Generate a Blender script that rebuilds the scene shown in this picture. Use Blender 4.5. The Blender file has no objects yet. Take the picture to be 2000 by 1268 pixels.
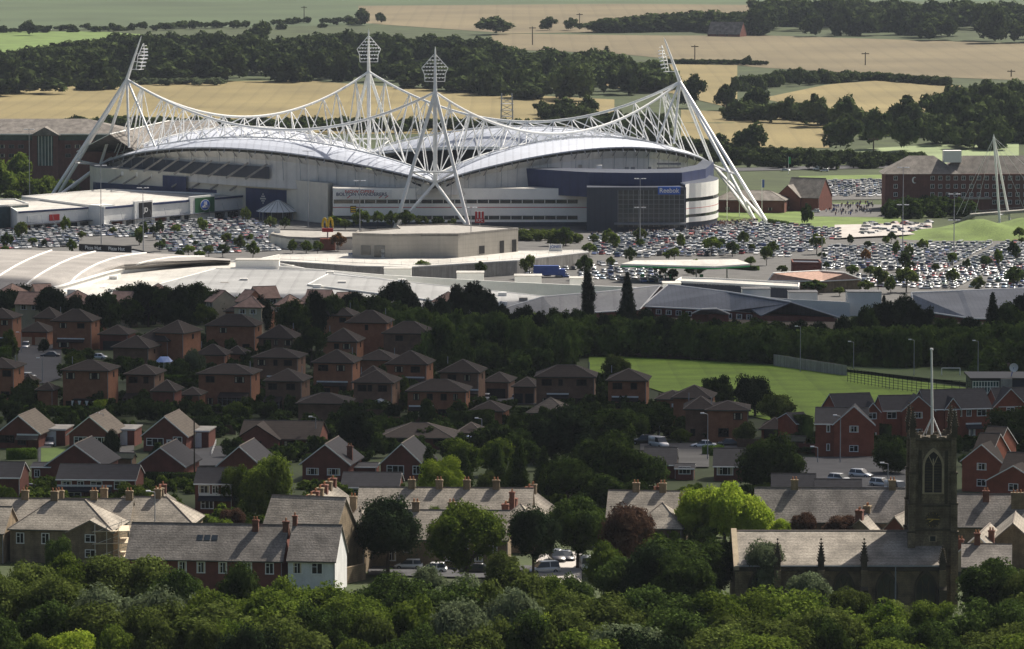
import bpy, math, random
import numpy as np
from mathutils import Vector, Matrix
R = math.radians
sc = bpy.context.scene
COL = sc.collection
# ---------------------------------------------------------------- camera
FPX, CAMZ = 9000.0, 120.0
TH = math.atan((634 + 189) / FPX)
cam_d = bpy.data.cameras.new('camera'); cam = bpy.data.objects.new('camera', cam_d); COL.objects.link(cam)
cam.location = (0, 0, CAMZ); cam.rotation_euler = (R(90) - TH, 0, 0)
cam_d.sensor_width = 36; cam_d.lens = 36 * FPX / 2000; cam_d.clip_start = 5; cam_d.clip_end = 20000
sc.camera = cam
# ---------------------------------------------------------------- light
SUN_AZ, SUN_EL = R(42), R(48)
w = bpy.data.worlds.new("World"); sc.world = w; w.use_nodes = True
nt = w.node_tree; bg = nt.nodes['Background']; sky = nt.nodes.new('ShaderNodeTexSky')
sky.sky_type = 'NISHITA'; sky.sun_disc = False; sky.sun_elevation = SUN_EL; sky.sun_rotation = SUN_AZ
sky.air_density = 1.0; sky.dust_density = 5.0
nt.links.new(sky.outputs[0], bg.inputs[0]); bg.inputs[1].default_value = 0.056
sd = Vector((math.sin(SUN_AZ) * math.cos(SUN_EL), math.cos(SUN_AZ) * math.cos(SUN_EL), math.sin(SUN_EL)))
ld = bpy.data.lights.new('sun', 'SUN'); ld.energy = 4.8; ld.angle = R(0.5); ld.color = (1, .93, .82)
lo = bpy.data.objects.new('sun', ld); COL.objects.link(lo); lo.rotation_euler = sd.to_track_quat('Z', 'Y').to_euler(); lo.location = (0, 0, 900)
sc.view_settings.view_transform = 'Standard'; sc.view_settings.look = 'None'; sc.view_settings.exposure = 0.62; sc.view_settings.gamma = 1
sc.render.engine = 'CYCLES'
cy = sc.cycles
cy.max_bounces = 6; cy.diffuse_bounces = 2; cy.glossy_bounces = 2; cy.transmission_bounces = 2; cy.transparent_max_bounces = 6; cy.volume_bounces = 0
cy.use_denoising = True; cy.denoising_prefilter = 'ACCURATE'
cy.sample_clamp_indirect = 6
# ---------------------------------------------------------------- terrain profile (row of the photo -> distance)
PROF = [(-260, 8000), (-120, 6400), (-60, 5600), (0, 4600), (50, 3900), (100, 3400), (150, 3000), (200, 2700), (240, 2450), (300, 2250), (370, 1931),
        (400, 1837), (440, 1717), (600, 1369), (650, 1182), (700, 1055), (760, 947), (860, 818), (1000, 690), (1170, 600), (1268, 552), (1450, 485)]
def ray(px, py):
    a = (px - 1000) / FPX; b = -(py - 634) / FPX
    return Vector((a, math.cos(TH) + b * math.sin(TH), -math.sin(TH) + b * math.cos(TH)))
def P(px, py, Y):
    r = ray(px, py); t = Y / r.y
    return Vector((r.x * t, Y, CAMZ + r.z * t))
_t = sorted([(Y, P(1000, py, Y).z) for py, Y in PROF] + [(-400, 122), (3, 118.2), (20, 108), (220, 62), (400, 36)])
TY = np.array([t[0] for t in _t]); TZ = np.array([t[1] for t in _t])
def hz(Y): return float(np.interp(Y, TY, TZ))
def G(px, py):
    lo_, hi = 430.0, 7900.0
    for _ in range(40):
        m = (lo_ + hi) / 2
        if P(px, py, m).z > hz(m): lo_ = m
        else: hi = m
    p = P(px, py, lo_); p.z = hz(lo_); return p
def RZ(px, py, z):      # the ray through a pixel meets the level z
    r = ray(px, py); t = (z - CAMZ) / r.z
    return Vector((r.x * t, r.y * t, z))
def proj(x, y, z):
    c, s = math.cos(TH), math.sin(TH); dz = z - CAMZ
    d = y * c - dz * s; u = y * s + dz * c
    return 1000 + FPX * x / d, 634 - FPX * u / d
def S(Y): return FPX / Y
# ---------------------------------------------------------------- materials
MATS = {}
def nodes_of(name):
    m = bpy.data.materials.new(name); m.use_nodes = True; n = m.node_tree
    b = n.nodes['Principled BSDF']; MATS[name] = m
    return m, n, b
def mat(name, col, rough=.7, var=.25, scale=1.0, metal=0, rnd=0.0, stripes=None, bump=0, spec=.3, coat=0, streak=0, hue=None):
    """base colour x soft noise (+ per-object random) (+ course lines in height)"""
    m, n, b = nodes_of(name); L = n.links; N = n.nodes.new
    b.inputs['Roughness'].default_value = rough; b.inputs['Metallic'].default_value = metal
    b.inputs['Specular IOR Level'].default_value = spec
    if coat: b.inputs['Coat Weight'].default_value = coat; b.inputs['Coat Roughness'].default_value = .05
    tc = N('ShaderNodeTexCoord'); geo = N('ShaderNodeNewGeometry')
    no = N('ShaderNodeTexNoise'); no.inputs['Scale'].default_value = scale; no.inputs['Detail'].default_value = 5
    L.new(geo.outputs['Position'], no.inputs['Vector'])
    mr = N('ShaderNodeMapRange'); mr.inputs[1].default_value = .3; mr.inputs[2].default_value = .7
    mr.inputs[3].default_value = 1 - var; mr.inputs[4].default_value = 1 + var
    L.new(no.outputs['Fac'], mr.inputs[0]); fac = mr.outputs[0]
    def mul(a, c):
        x = N('ShaderNodeMath'); x.operation = 'MULTIPLY'; L.new(a, x.inputs[0]); L.new(c, x.inputs[1]); return x.outputs[0]
    if scale < 8:
        n3 = N('ShaderNodeTexNoise'); n3.inputs['Scale'].default_value = scale * 7.3 + 1; n3.inputs['Detail'].default_value = 2
        L.new(geo.outputs['Position'], n3.inputs['Vector'])
        m3 = N('ShaderNodeMapRange'); m3.inputs[1].default_value = .35; m3.inputs[2].default_value = .65
        m3.inputs[3].default_value = 1 - var * .6; m3.inputs[4].default_value = 1 + var * .6
        L.new(n3.outputs['Fac'], m3.inputs[0]); fac = mul(fac, m3.outputs[0])
    if streak:
        mp = N('ShaderNodeMapping'); mp.inputs['Scale'].default_value = (1, 1, .08); L.new(geo.outputs['Position'], mp.inputs[0])
        n2 = N('ShaderNodeTexNoise'); n2.inputs['Scale'].default_value = 1.2; L.new(mp.outputs[0], n2.inputs['Vector'])
        m2 = N('ShaderNodeMapRange'); m2.inputs[1].default_value = .35; m2.inputs[2].default_value = .65
        m2.inputs[3].default_value = 1 - streak; m2.inputs[4].default_value = 1.0
        L.new(n2.outputs['Fac'], m2.inputs[0]); fac = mul(fac, m2.outputs[0])
    if stripes:
        ax, per, amt = stripes
        sx = N('ShaderNodeSeparateXYZ'); L.new(tc.outputs['Object'], sx.inputs[0])
        fr = N('ShaderNodeMath'); fr.operation = 'DIVIDE'; fr.inputs[1].default_value = per; L.new(sx.outputs[ax], fr.inputs[0])
        f2 = N('ShaderNodeMath'); f2.operation = 'FRACT'; L.new(fr.outputs[0], f2.inputs[0])
        m4 = N('ShaderNodeMapRange'); m4.inputs[1].default_value = 0; m4.inputs[2].default_value = .3
        m4.inputs[3].default_value = 1 - amt; m4.inputs[4].default_value = 1.0
        L.new(f2.outputs[0], m4.inputs[0]); fac = mul(fac, m4.outputs[0])
    if rnd:
        oi = N('ShaderNodeObjectInfo'); m5 = N('ShaderNodeMapRange'); m5.inputs[3].default_value = 1 - rnd; m5.inputs[4].default_value = 1 + rnd
        L.new(oi.outputs['Random'], m5.inputs[0]); fac = mul(fac, m5.outputs[0])
    mx = N('ShaderNodeVectorMath'); mx.operation = 'SCALE'; mx.inputs[0].default_value = col; L.new(fac, mx.inputs['Scale'])
    L.new(mx.outputs[0], b.inputs['Base Color'])
    if bump:
        bp = N('ShaderNodeBump'); bp.inputs['Strength'].default_value = bump; bp.inputs['Distance'].default_value = .1
        L.new(fac, bp.inputs['Height']); L.new(bp.outputs[0], b.inputs['Normal'])
    return m
def leafmat(name, col, col2, trans=.3, rnd=.3, far=False):
    m, n, b = nodes_of(name); L = n.links; N = n.nodes.new
    n.nodes.remove(b); out = n.nodes['Material Output']
    oi = N('ShaderNodeObjectInfo'); geo = N('ShaderNodeNewGeometry')
    no = N('ShaderNodeTexNoise'); no.inputs['Scale'].default_value = .12 if far else .45; no.inputs['Detail'].default_value = 6; no.inputs['Roughness'].default_value = .7
    L.new(geo.outputs['Position'], no.inputs['Vector'])
    mr = N('ShaderNodeMapRange'); mr.inputs[1].default_value = .35; mr.inputs[2].default_value = .65
    L.new(no.outputs['Fac'], mr.inputs[0])
    mx = N('ShaderNodeMix'); mx.data_type = 'RGBA'; mx.inputs[6].default_value = (*col, 1); mx.inputs[7].default_value = (*col2, 1)
    L.new(mr.outputs[0], mx.inputs[0])
    m5 = N('ShaderNodeMapRange'); m5.inputs[3].default_value = 1 - rnd; m5.inputs[4].default_value = 1 + rnd
    L.new(oi.outputs['Random'], m5.inputs[0])
    sc_ = N('ShaderNodeVectorMath'); sc_.operation = 'SCALE'; L.new(mx.outputs[2], sc_.inputs[0]); L.new(m5.outputs[0], sc_.inputs['Scale'])
    d = N('ShaderNodeBsdfDiffuse'); t = N('ShaderNodeBsdfTranslucent'); ms = N('ShaderNodeMixShader'); ms.inputs[0].default_value = trans
    L.new(sc_.outputs[0], d.inputs[0]); L.new(sc_.outputs[0], t.inputs[0]); L.new(d.outputs[0], ms.inputs[1]); L.new(t.outputs[0], ms.inputs[2])
    L.new(ms.outputs[0], out.inputs[0])
    return m
# ---------------------------------------------------------------- mesh helper
class MB:
    def __init__(s): s.v = []; s.f = []; s.m = []; s.mats = []
    def mi(s, m):
        if m not in s.mats: s.mats.append(m)
        return s.mats.index(m)
    def add(s, vs, fs, m):
        o = len(s.v); k = s.mi(m); s.v += [tuple(v) for v in vs]
        for f in fs: s.f.append(tuple(i + o for i in f)); s.m.append(k)
        return s
    def box(s, x0, x1, y0, y1, z0, z1, m, M=None):
        vs = [(x, y, z) for z in (z0, z1) for x, y in ((x0, y0), (x1, y0), (x1, y1), (x0, y1))]
        if M is not None: vs = [M @ Vector(v) for v in vs]
        return s.add(vs, [(0, 3, 2, 1), (4, 5, 6, 7), (0, 1, 5, 4), (1, 2, 6, 5), (2, 3, 7, 6), (3, 0, 4, 7)], m)
    def prism(s, poly, z0, z1, m, mtop=None):    # poly: counter-clockwise xy, z may be callable
        n = len(poly); a = [(p[0], p[1], z0(p) if callable(z0) else z0) for p in poly]; b = [(p[0], p[1], z1(p) if callable(z1) else z1) for p in poly]
        s.add(a + b, [(i, (i + 1) % n, n + (i + 1) % n, n + i) for i in range(n)] + [tuple(range(n - 1, -1, -1))], m)
        s.add(b, [tuple(range(n))], mtop or m); return s
    def tube(s, a, b, r0, m, r1=None, n=6, cap=True):
        a = Vector(a); b = Vector(b); r1 = r0 if r1 is None else r1
        d = (b - a).normalized(); u = d.orthogonal().normalized(); w_ = d.cross(u)
        vs = [p + (u * math.cos(2 * math.pi * i / n) + w_ * math.sin(2 * math.pi * i / n)) * r for p, r in ((a, r0), (b, r1)) for i in range(n)]
        fs = [(i, (i + 1) % n, n + (i + 1) % n, n + i) for i in range(n)]
        if cap: fs += [tuple(range(n - 1, -1, -1)), tuple(range(n, 2 * n))]
        return s.add(vs, fs, m)
    def path(s, pts, r, m, n=6):
        pts = [Vector(p) for p in pts]; vs = []
        for k, p in enumerate(pts):
            d = (pts[min(k + 1, len(pts) - 1)] - pts[max(k - 1, 0)]).normalized()
            u = Vector((0, 0, 1)).cross(d)
            u = u.normalized() if u.length > 1e-4 else Vector((1, 0, 0)); w_ = d.cross(u)
            rr = r[k] if isinstance(r, (list, tuple)) else r
            vs += [p + (u * math.cos(2 * math.pi * i / n) + w_ * math.sin(2 * math.pi * i / n)) * rr for i in range(n)]
        fs = [(k * n + i, k * n + (i + 1) % n, (k + 1) * n + (i + 1) % n, (k + 1) * n + i) for k in range(len(pts) - 1) for i in range(n)]
        fs += [tuple(range(n - 1, -1, -1)), tuple(range((len(pts) - 1) * n, len(pts) * n))]
        return s.add(vs, fs, m)
    def surf(s, rows, m, th=0):     # grid of points, optional thickness downward
        nr, nc = len(rows), len(rows[0]); vs = [Vector(p) for r_ in rows for p in r_]
        fs = [(i * nc + j, i * nc + j + 1, (i + 1) * nc + j + 1, (i + 1) * nc + j) for i in range(nr - 1) for j in range(nc - 1)]
        if th:
            N0 = len(vs); vs += [v - Vector((0, 0, th)) for v in vs]
            fs += [tuple(x + N0 for x in reversed(f)) for f in fs]
            rim = [j for j in range(nc)] + [i * nc + nc - 1 for i in range(1, nr)] + [(nr - 1) * nc + j for j in range(nc - 2, -1, -1)] + [i * nc for i in range(nr - 2, 0, -1)]
            fs += [(rim[k], rim[(k + 1) % len(rim)], rim[(k + 1) % len(rim)] + N0, rim[k] + N0)[::-1] for k in range(len(rim))]
        return s.add(vs, fs, m)
    def build(s, name, parent=None, local=False, smooth=False, mesh_only=False):
        o = Vector((0, 0, 0))
        if parent is not None and not local:
            r = parent
            while r is not None: o = o + r.location; r = r.parent
        me = bpy.data.meshes.new(name); me.from_pydata([tuple(Vector(v) - o) for v in s.v] if o.length else s.v, [], s.f)
        for m in s.mats: me.materials.append(m if not isinstance(m, str) else MATS[m])
        if len(s.mats) > 1: me.polygons.foreach_set('material_index', s.m)
        if smooth: me.polygons.foreach_set('use_smooth', [True] * len(s.f))
        me.update()
        if mesh_only: return me
        return obj(name, me, parent)
def obj(name, me, parent=None, loc=None, rz=0, scale=None):
    ob = bpy.data.objects.new(name, me); COL.objects.link(ob)
    if parent is not None: ob.parent = parent
    if loc is not None: ob.location = loc
    if rz: ob.rotation_euler.z = rz
    if scale is not None: ob.scale = scale
    return ob
def tag(o, label=None, cat=None, group=None, kind=None):
    if label: o['label'] = label
    if cat: o['category'] = cat
    if group: o['group'] = group
    if kind: o['kind'] = kind
    return o
def thing(name, label, cat, loc=(0, 0, 0), rz=0, group=None):
    o = bpy.data.objects.new(name, None); COL.objects.link(o); o.location = loc; o.rotation_euler.z = rz
    o.empty_display_size = .5
    return tag(o, label, cat, group)
def text(parent, s, size, loc, rz, m, depth=.05, name='lettering', sx=1, align='CENTER'):
    c = bpy.data.curves.new(name, 'FONT'); c.body = s; c.size = size; c.align_x = align; c.align_y = 'CENTER'; c.extrude = depth; c.resolution_u = 3
    c.materials.append(MATS[m]); c.offset = size * .012
    o0 = bpy.data.objects.new(name, c); COL.objects.link(o0); dg = bpy.context.evaluated_depsgraph_get(); me = bpy.data.meshes.new_from_object(o0.evaluated_get(dg))
    bpy.data.objects.remove(o0); me.materials.clear(); me.materials.append(MATS[m])
    o = bpy.data.objects.new(name, me); COL.objects.link(o); o.rotation_euler = (R(90), 0, rz); o.scale = (sx, 1, 1)
    if parent is not None:
        o.parent = parent; base = Vector((0, 0, 0)); r = parent
        while r is not None: base = base + r.location; r = r.parent
        o.location = Vector(loc) - base
    else: o.location = loc
    return o
def ccw(poly):
    a = sum(poly[i][0] * poly[(i + 1) % len(poly)][1] - poly[(i + 1) % len(poly)][0] * poly[i][1] for i in range(len(poly)))
    return list(poly) if a > 0 else list(reversed(poly))
_ORD1 = ['', 'first', 'second', 'third', 'fourth', 'fifth', 'sixth', 'seventh', 'eighth', 'ninth', 'tenth', 'eleventh', 'twelfth', 'thirteenth', 'fourteenth', 'fifteenth', 'sixteenth', 'seventeenth', 'eighteenth', 'nineteenth']
_TENS = ['', '', 'twent', 'thirt', 'fort', 'fift', 'sixt', 'sevent', 'eight', 'ninet']
def ordw(n):
    if n < 20: return _ORD1[n]
    if n >= 100: return 'hundred and ' + ordw(n - 100) if n > 100 else 'hundredth'
    return _TENS[n // 10] + ('ieth' if n % 10 == 0 else 'y-' + _ORD1[n % 10])
def inpoly(x, y, poly):
    c = False; n = len(poly); j = n - 1
    for i in range(n):
        xi, yi = poly[i]; xj, yj = poly[j]
        if (yi > y) != (yj > y) and x < (xj - xi) * (y - yi) / (yj - yi) + xi: c = not c
        j = i
    return c
# ---------------------------------------------------------------- palette
mat('grass', (.04, .055, .018), .95, .3, .05); mat('lush_grass', (.17, .26, .028), .95, .22, .1, stripes=(0, 7, .16))  # playing field green brightened to stand in for sunlight on it
mat('lawn_grass', (.115, .165, .04), .95, .3, .08); mat('park_grass', (.11, .165, .04), .95, .2, .06); mat('rough_green', (.1, .14, .05), .95, .25, .03)
mat('wheat', (.195, .157, .068), .95, .2, .012, stripes=(0, 12, .14)); mat('wheat_pale', (.145, .118, .066), .95, .22, .008, stripes=(0, 15, .12)); mat('pale_field', (.21, .26, .13), .95, .2, .03, stripes=(1, 14, .15))
mat('far_green', (.055, .08, .036), .95, .2, .01)
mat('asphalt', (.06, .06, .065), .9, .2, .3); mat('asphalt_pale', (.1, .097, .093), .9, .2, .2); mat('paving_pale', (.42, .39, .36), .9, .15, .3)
mat('road_paint', (.7, .7, .7), .8, .1)
mat('white_steel', (.9, .9, .88), .45, .05, .5); mat('white_roof', (.72, .73, .75), .5, .07, .1, stripes=(0, 2.2, .08))
mat('shell_roof', (.5, .53, .6), .42, .06, .08, stripes=(0, 3.0, .2)); mat('membrane', (.5, .48, .44), .7, .2, .07, stripes=(0, 6, .1), streak=.1)
mat('tan_membrane', (.29, .27, .25), .75, .2, .1, stripes=(1, 3, .08)); mat('grey_sheet', (.17, .185, .21), .6, .18, .12, stripes=(0, 1.2, .18)); mat('grey_sheet_pale', (.3, .3, .295), .6, .16, .08, stripes=(0, 5, .2))
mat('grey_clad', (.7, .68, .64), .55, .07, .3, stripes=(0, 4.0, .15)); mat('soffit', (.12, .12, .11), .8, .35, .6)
mat('cream_clad', (.76, .71, .6), .6, .06, .3, stripes=(0, 5, .08)); mat('white_clad', (.86, .85, .81), .5, .05, .3); mat('navy', (.035, .05, .13), .5, .1, .3, stripes=(0, 3, .15))
mat('navy_seat', (.02, .024, .04), .8, .3, 1); mat('blue_sign', (.03, .12, .5), .5, .05); mat('dark_clad', (.05, .06, .085), .5, .1, .3, stripes=(0, 2, .2))
mat('glass_dark', (.02, .028, .035), .12, .3, .4, spec=.6); mat('glass_house', (.012, .013, .015), .25, .5, .7, spec=.25, rnd=.4); mat('dark_frame', (.035, .025, .02), .7, .2); mat('glass_teal', (.05, .09, .1), .15, .3, .5, spec=.6)
mat('mullion', (.22, .23, .25), .5, .1); mat('white_paint', (.8, .8, .78), .55, .07, 1); mat('white_render', (.75, .75, .74), .8, .08, .6, streak=.12)
mat('red', (.5, .03, .03), .5, .1); mat('yellow', (.8, .52, .04), .5, .1); mat('green_sign', (.03, .12, .05), .5, .1); mat('cyan_sign', (.15, .42, .6), .5, .1); mat('bright_green', (.04, .4, .12), .5, .1)
mat('black', (.02, .02, .022), .5, .2); mat('pole_grey', (.33, .34, .36), .5, .1); mat('lamp_glass', (.85, .86, .9), .3, .05); mat('blue_paint', (.05, .1, .35), .4, .1)
mat('brick_red', (.27, .085, .05), .9, .16, .9, rnd=.12); mat('brick_orange', (.3, .135, .075), .9, .16, .9, rnd=.12); mat('brick_brown', (.2, .12, .08), .9, .18, .9, rnd=.12)
mat('brick_dark', (.19, .07, .052), .9, .14, .9, rnd=.1, streak=.12); mat('brick_hotel', (.17, .075, .06), .9, .14, .6, streak=.2)
mat('cream_render', (.55, .48, .34), .9, .1, .6); mat('beige_stone', (.38, .31, .21), .9, .15, 1)
mat('tile_brown', (.038, .028, .024), .9, .22, 1.3, stripes=(2, .32, .35), rnd=.15); mat('tile_lit', (.15, .125, .1), .9, .22, 1.2, stripes=(2, .32, .3), rnd=.1)  # two tones of one tile: cloud shade and sunlight put into the colour
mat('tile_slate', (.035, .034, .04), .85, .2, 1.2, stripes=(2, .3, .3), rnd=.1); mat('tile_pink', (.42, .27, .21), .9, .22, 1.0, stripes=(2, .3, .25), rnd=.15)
mat('stone_slate', (.265, .235, .195), .9, .34, .45, stripes=(2, .3, .3), rnd=.08, bump=.3); mat('stone_slate_grey', (.2, .18, .16), .9, .36, .4, stripes=(2, .3, .3), rnd=.1, bump=.3)
mat('ridge_tile', (.2, .17, .145), .9, .2, 2)
mat('stone_wall', (.26, .2, .125), .95, .35, .9, streak=.3, stripes=(2, .3, .25), bump=.4); mat('stone_tower', (.21, .17, .115), .95, .4, .7, streak=.4, stripes=(2, .35, .3), bump=.5); mat('stone_black', (.07, .058, .04), .95, .4, .9)
mat('gritstone', (.26, .2, .13), .95, .25, .9, streak=.3, stripes=(2, .28, .2)); mat('chimney_pot', (.4, .18, .09), .9, .2, 3); mat('brick_chimney', (.17, .075, .055), .95, .3, 2)
mat('gold', (.7, .5, .12), .35, .1, metal=.6); mat('concrete', (.36, .34, .31), .9, .15, .4, streak=.25); mat('precast', (.44, .41, .36), .85, .06, .3, stripes=(2, 1.4, .1), streak=.1)
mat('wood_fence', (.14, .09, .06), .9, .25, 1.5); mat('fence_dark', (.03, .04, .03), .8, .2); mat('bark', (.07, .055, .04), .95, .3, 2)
mat('white_panel', (.93, .92, .88), .5, .04, .3); mat('tyre', (.012, .012, .013), .85, .1); mat('car_glass', (.05, .06, .07), .12, .1, spec=.7); mat('tin_blue', (.25, .35, .62), .4, .1)
mat('scaffold', (.6, .6, .58), .4, .1, metal=.5); mat('plank', (.6, .5, .36), .8, .2, 2); mat('skin', (.45, .28, .2), .6, .1); mat('tarp', (.42, .5, .72), .6, .15)
PAINT = {}
for nm, c, q in (('silver', (.7, .72, .74), 34), ('white', (.88, .88, .87), 30), ('grey', (.25, .26, .27), 12), ('black', (.015, .015, .018), 13), ('blue', (.03, .07, .22), 12), ('red', (.35, .02, .02), 9), ('green', (.02, .09, .05), 3), ('pale blue', (.25, .35, .45), 6)):
    PAINT[nm] = (mat('paint_' + nm.replace(' ', '_'), c, .34, .03, 1, spec=.8, coat=1, metal=.3 if nm in ('silver', 'grey', 'pale blue') else 0), q)
PNAMES = [k for k in PAINT for _ in range(PAINT[k][1])]
LM = {}
for nm, a, b_, t in (('green', (.028, .056, .008), (.16, .21, .035), .3), ('dark', (.01, .024, .006), (.085, .125, .03), .25), ('deep', (.012, .024, .01), (.03, .045, .018), .15),
                     ('olive', (.036, .055, .01), (.14, .175, .045), .3), ('lime', (.17, .26, .02), (.42, .5, .07), .4), ('silver', (.08, .10, .05), (.16, .2, .11), .3),
                     ('copper', (.055, .028, .02), (.13, .08, .055), .25), ('autumn', (.16, .07, .03), (.22, .13, .05), .3), ('far', (.016, .03, .012), (.1, .13, .045), .15), ('wood', (.014, .034, .008), (.12, .17, .04), .25), ('hedge', (.05, .09, .015), (.12, .19, .03), .3), ('gold', (.3, .3, .02), (.5, .45, .05), .35)):  # second tones of far and dark leaves stand in for sunlit crown tops
    LM[nm] = leafmat('leaf_' + nm, a, b_, t, .22, nm in ('far', 'wood'))
# ---------------------------------------------------------------- setting: terrain sheet and ground cover
ys = sorted(set(list(range(-400, 500, 60)) + list(range(500, 2500, 50)) + list(range(2500, 8001, 250)) + [float(t) for t in TY]))
mb = MB(); mb.surf([[(x * max(1, y / 2200), y, hz(y)) for x in range(-900, 901, 100)] for y in ys], 'grass')
tag(mb.build('ground', smooth=True), 'gently sloping grassland under town and fields', kind='structure')
def curve(pts, x):
    return float(np.interp(x, [p[0] for p in pts], [p[1] for p in pts]))
_lift = [0.02]
def sheet(name, top, bot, m, label=None, lift=None, step=24, rows=8):
    """ground cover laid on the terrain between two outlines given on the photo's rows"""
    _lift[0] += .004; dz = lift if lift is not None else _lift[0]
    x0 = max(top[0][0], bot[0][0]); x1 = min(top[-1][0], bot[-1][0]); n = max(2, int((x1 - x0) / step) + 1)
    cols = [x0 + (x1 - x0) * i / (n - 1) for i in range(n)]; g = []
    for j in range(rows + 1):
        t = j / rows; r = []
        for x in cols:
            p = G(x, curve(bot, x) * (1 - t) + curve(top, x) * t); p.z += dz * (1 + p.y / 800); r.append(p)
        g.append(r)
    mb = MB(); mb.surf(g, m); return tag(mb.build(name), label, kind='structure')
X0, X1 = -200, 2200
sheet('far_pasture', [(X0, -60), (X1, -60)], [(X0, 62), (700, 50), (1100, 30), (1500, 12), (X1, 12)], 'far_green', 'green pasture on the far slope')
sheet('stubble_field', [(700, 12), (1200, 8), (1480, 10)], [(700, 45), (1000, 66), (1300, 60), (1480, 40)], 'wheat_pale', 'brown stubble field high on the far slope')
sheet('green_field', [(X0, 62), (200, 62), (420, 78)], [(X0, 112), (200, 110), (420, 90)], 'park_grass', 'bright green pasture behind the wood')
sheet('hay_field', [(960, 66), (1300, 70), (1500, 70), (X1, 92)], [(960, 96), (1200, 105), (1480, 132), (1750, 148), (X1, 165)], 'wheat_pale', 'wide brown hay field rising to the wood')
sheet('wheat_field', [(X0, 185), (300, 160), (600, 158), (900, 180), (1200, 195)], [(X0, 262), (300, 262), (700, 262), (1200, 262)], 'wheat', 'golden wheat field behind the stadium')
sheet('stubble_strip', [(1180, 145), (1300, 126), (1440, 128)], [(1180, 170), (1300, 180), (1440, 215)], 'wheat', 'golden stubble strip between hedgerows')
sheet('barley_field', [(1490, 192), (1620, 165), (1720, 158), (1880, 168)], [(1490, 194), (1580, 212), (1700, 226), (1880, 215)], 'wheat', 'rounded golden barley field among trees')
sheet('lower_wheat_field', [(1330, 215), (1480, 222), (1620, 245)], [(1330, 290), (1450, 290), (1620, 290)], 'wheat', 'golden field with a lone round tree')
sheet('pale_meadow', [(1600, 296), (1800, 285), (1990, 280)], [(1600, 328), (1800, 328), (1990, 320)], 'pale_field', 'pale green meadow beyond the hotel')
sheet('lawn', [(1400, 395), (1700, 398), (1760, 420)], [(1400, 450), (1560, 470), (1760, 478)], 'lawn_grass', 'bright green lawn beside the stadium foot')
sheet('verge', [(1560, 345), (1740, 342)], [(1560, 358), (1740, 356)], 'lawn_grass', 'grass verge behind the hotel car park')
sheet('hotel_car_park', [(1600, 352), (1740, 350)], [(1600, 392), (1740, 390)], 'asphalt_pale', 'tarmac of the far car park')
sheet('road', [(1400, 330), (1740, 322)], [(1400, 336), (1740, 329)], 'asphalt', 'road passing beyond the meadow')
sheet('forecourt_road', [(1590, 398), (1760, 402)], [(1590, 424), (1760, 426)], 'asphalt_pale', 'road beside the lawn')
sheet('car_park_ground', [(X0, 425), (600, 425), (1100, 430), (1400, 440), (1580, 455), (2200, 468)], [(X0, 560), (600, 575), (1100, 590), (1400, 600), (2200, 600)], 'asphalt_pale', 'tarmac of the packed car parks')
sheet('clay_court', [(1630, 444), (1820, 440)], [(1630, 470), (1800, 462), (1820, 458)], 'paving_pale', 'pale surfaced overflow parking area', lift=.3)
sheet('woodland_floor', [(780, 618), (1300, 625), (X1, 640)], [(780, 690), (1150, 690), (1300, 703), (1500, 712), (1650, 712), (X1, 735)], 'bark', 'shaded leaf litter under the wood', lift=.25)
sheet('playing_field', [(1150, 694), (1300, 703), (1500, 712), (1650, 728), (1930, 765)], [(1150, 730), (1270, 760), (1400, 800), (1560, 835), (1720, 815), (1930, 780)], 'lush_grass', 'sloping mown playing field behind the houses')
sheet('sports_pitch', [(1640, 700), (1960, 712)], [(1640, 727), (1960, 762)], 'rough_green', 'fenced sports pitch beside the wood', lift=.35)
sheet('cul_de_sac', [(35, 668), (120, 668)], [(35, 735), (60, 752), (118, 748), (120, 740)], 'asphalt', 'dark tarmac turning head between the brick houses')
sheet('close_road', [(1560, 895), (1780, 893)], [(1560, 975), (1780, 985)], 'asphalt', 'tarmac street with parked cars', rows=6)
sheet('garage_court', [(930, 765), (1055, 765)], [(930, 792), (1055, 792)], 'asphalt', 'dark drive in front of the garages')
sheet('driveway', [(75, 866), (118, 866)], [(75, 912), (100, 912)], 'asphalt', 'tarmac drive beside the first bungalow')
sheet('paved_drive', [(232, 868), (264, 868)], [(232, 902), (262, 902)], 'asphalt_pale', 'pale paved drive beside the middle bungalow')
sheet('shared_drive', [(368, 872), (455, 874)], [(368, 912), (455, 912)], 'asphalt', 'drive with a silver car beside the bungalow')
sheet('side_road', [(1250, 868), (1440, 868)], [(1250, 882), (1440, 882)], 'asphalt', 'road in front of the brown brick houses')
sheet('lane', [(1325, 880), (1385, 880)], [(1325, 915), (1385, 915)], 'asphalt_pale', 'grey lane between the slate bungalows')
sheet('sunlit_street', [(1048, 1086), (1136, 1080)], [(1048, 1146), (1136, 1140)], 'paving_pale', 'sunlit street end between the trees')  # pale colour stands in for the patch of sun on the street
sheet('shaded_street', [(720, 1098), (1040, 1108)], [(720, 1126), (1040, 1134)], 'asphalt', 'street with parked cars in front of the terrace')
sheet('town_green', [(X0, 560), (X1, 590)], [(X0, 640), (780, 640), (800, 620), (X1, 640)], 'rough_green', 'rough grass below the retail backs', lift=.01) if False else None
sheet('garden_lawn', [(80, 878), (228, 878)], [(80, 905), (228, 905)], 'park_grass', 'garden lawns among the bungalows')
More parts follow.
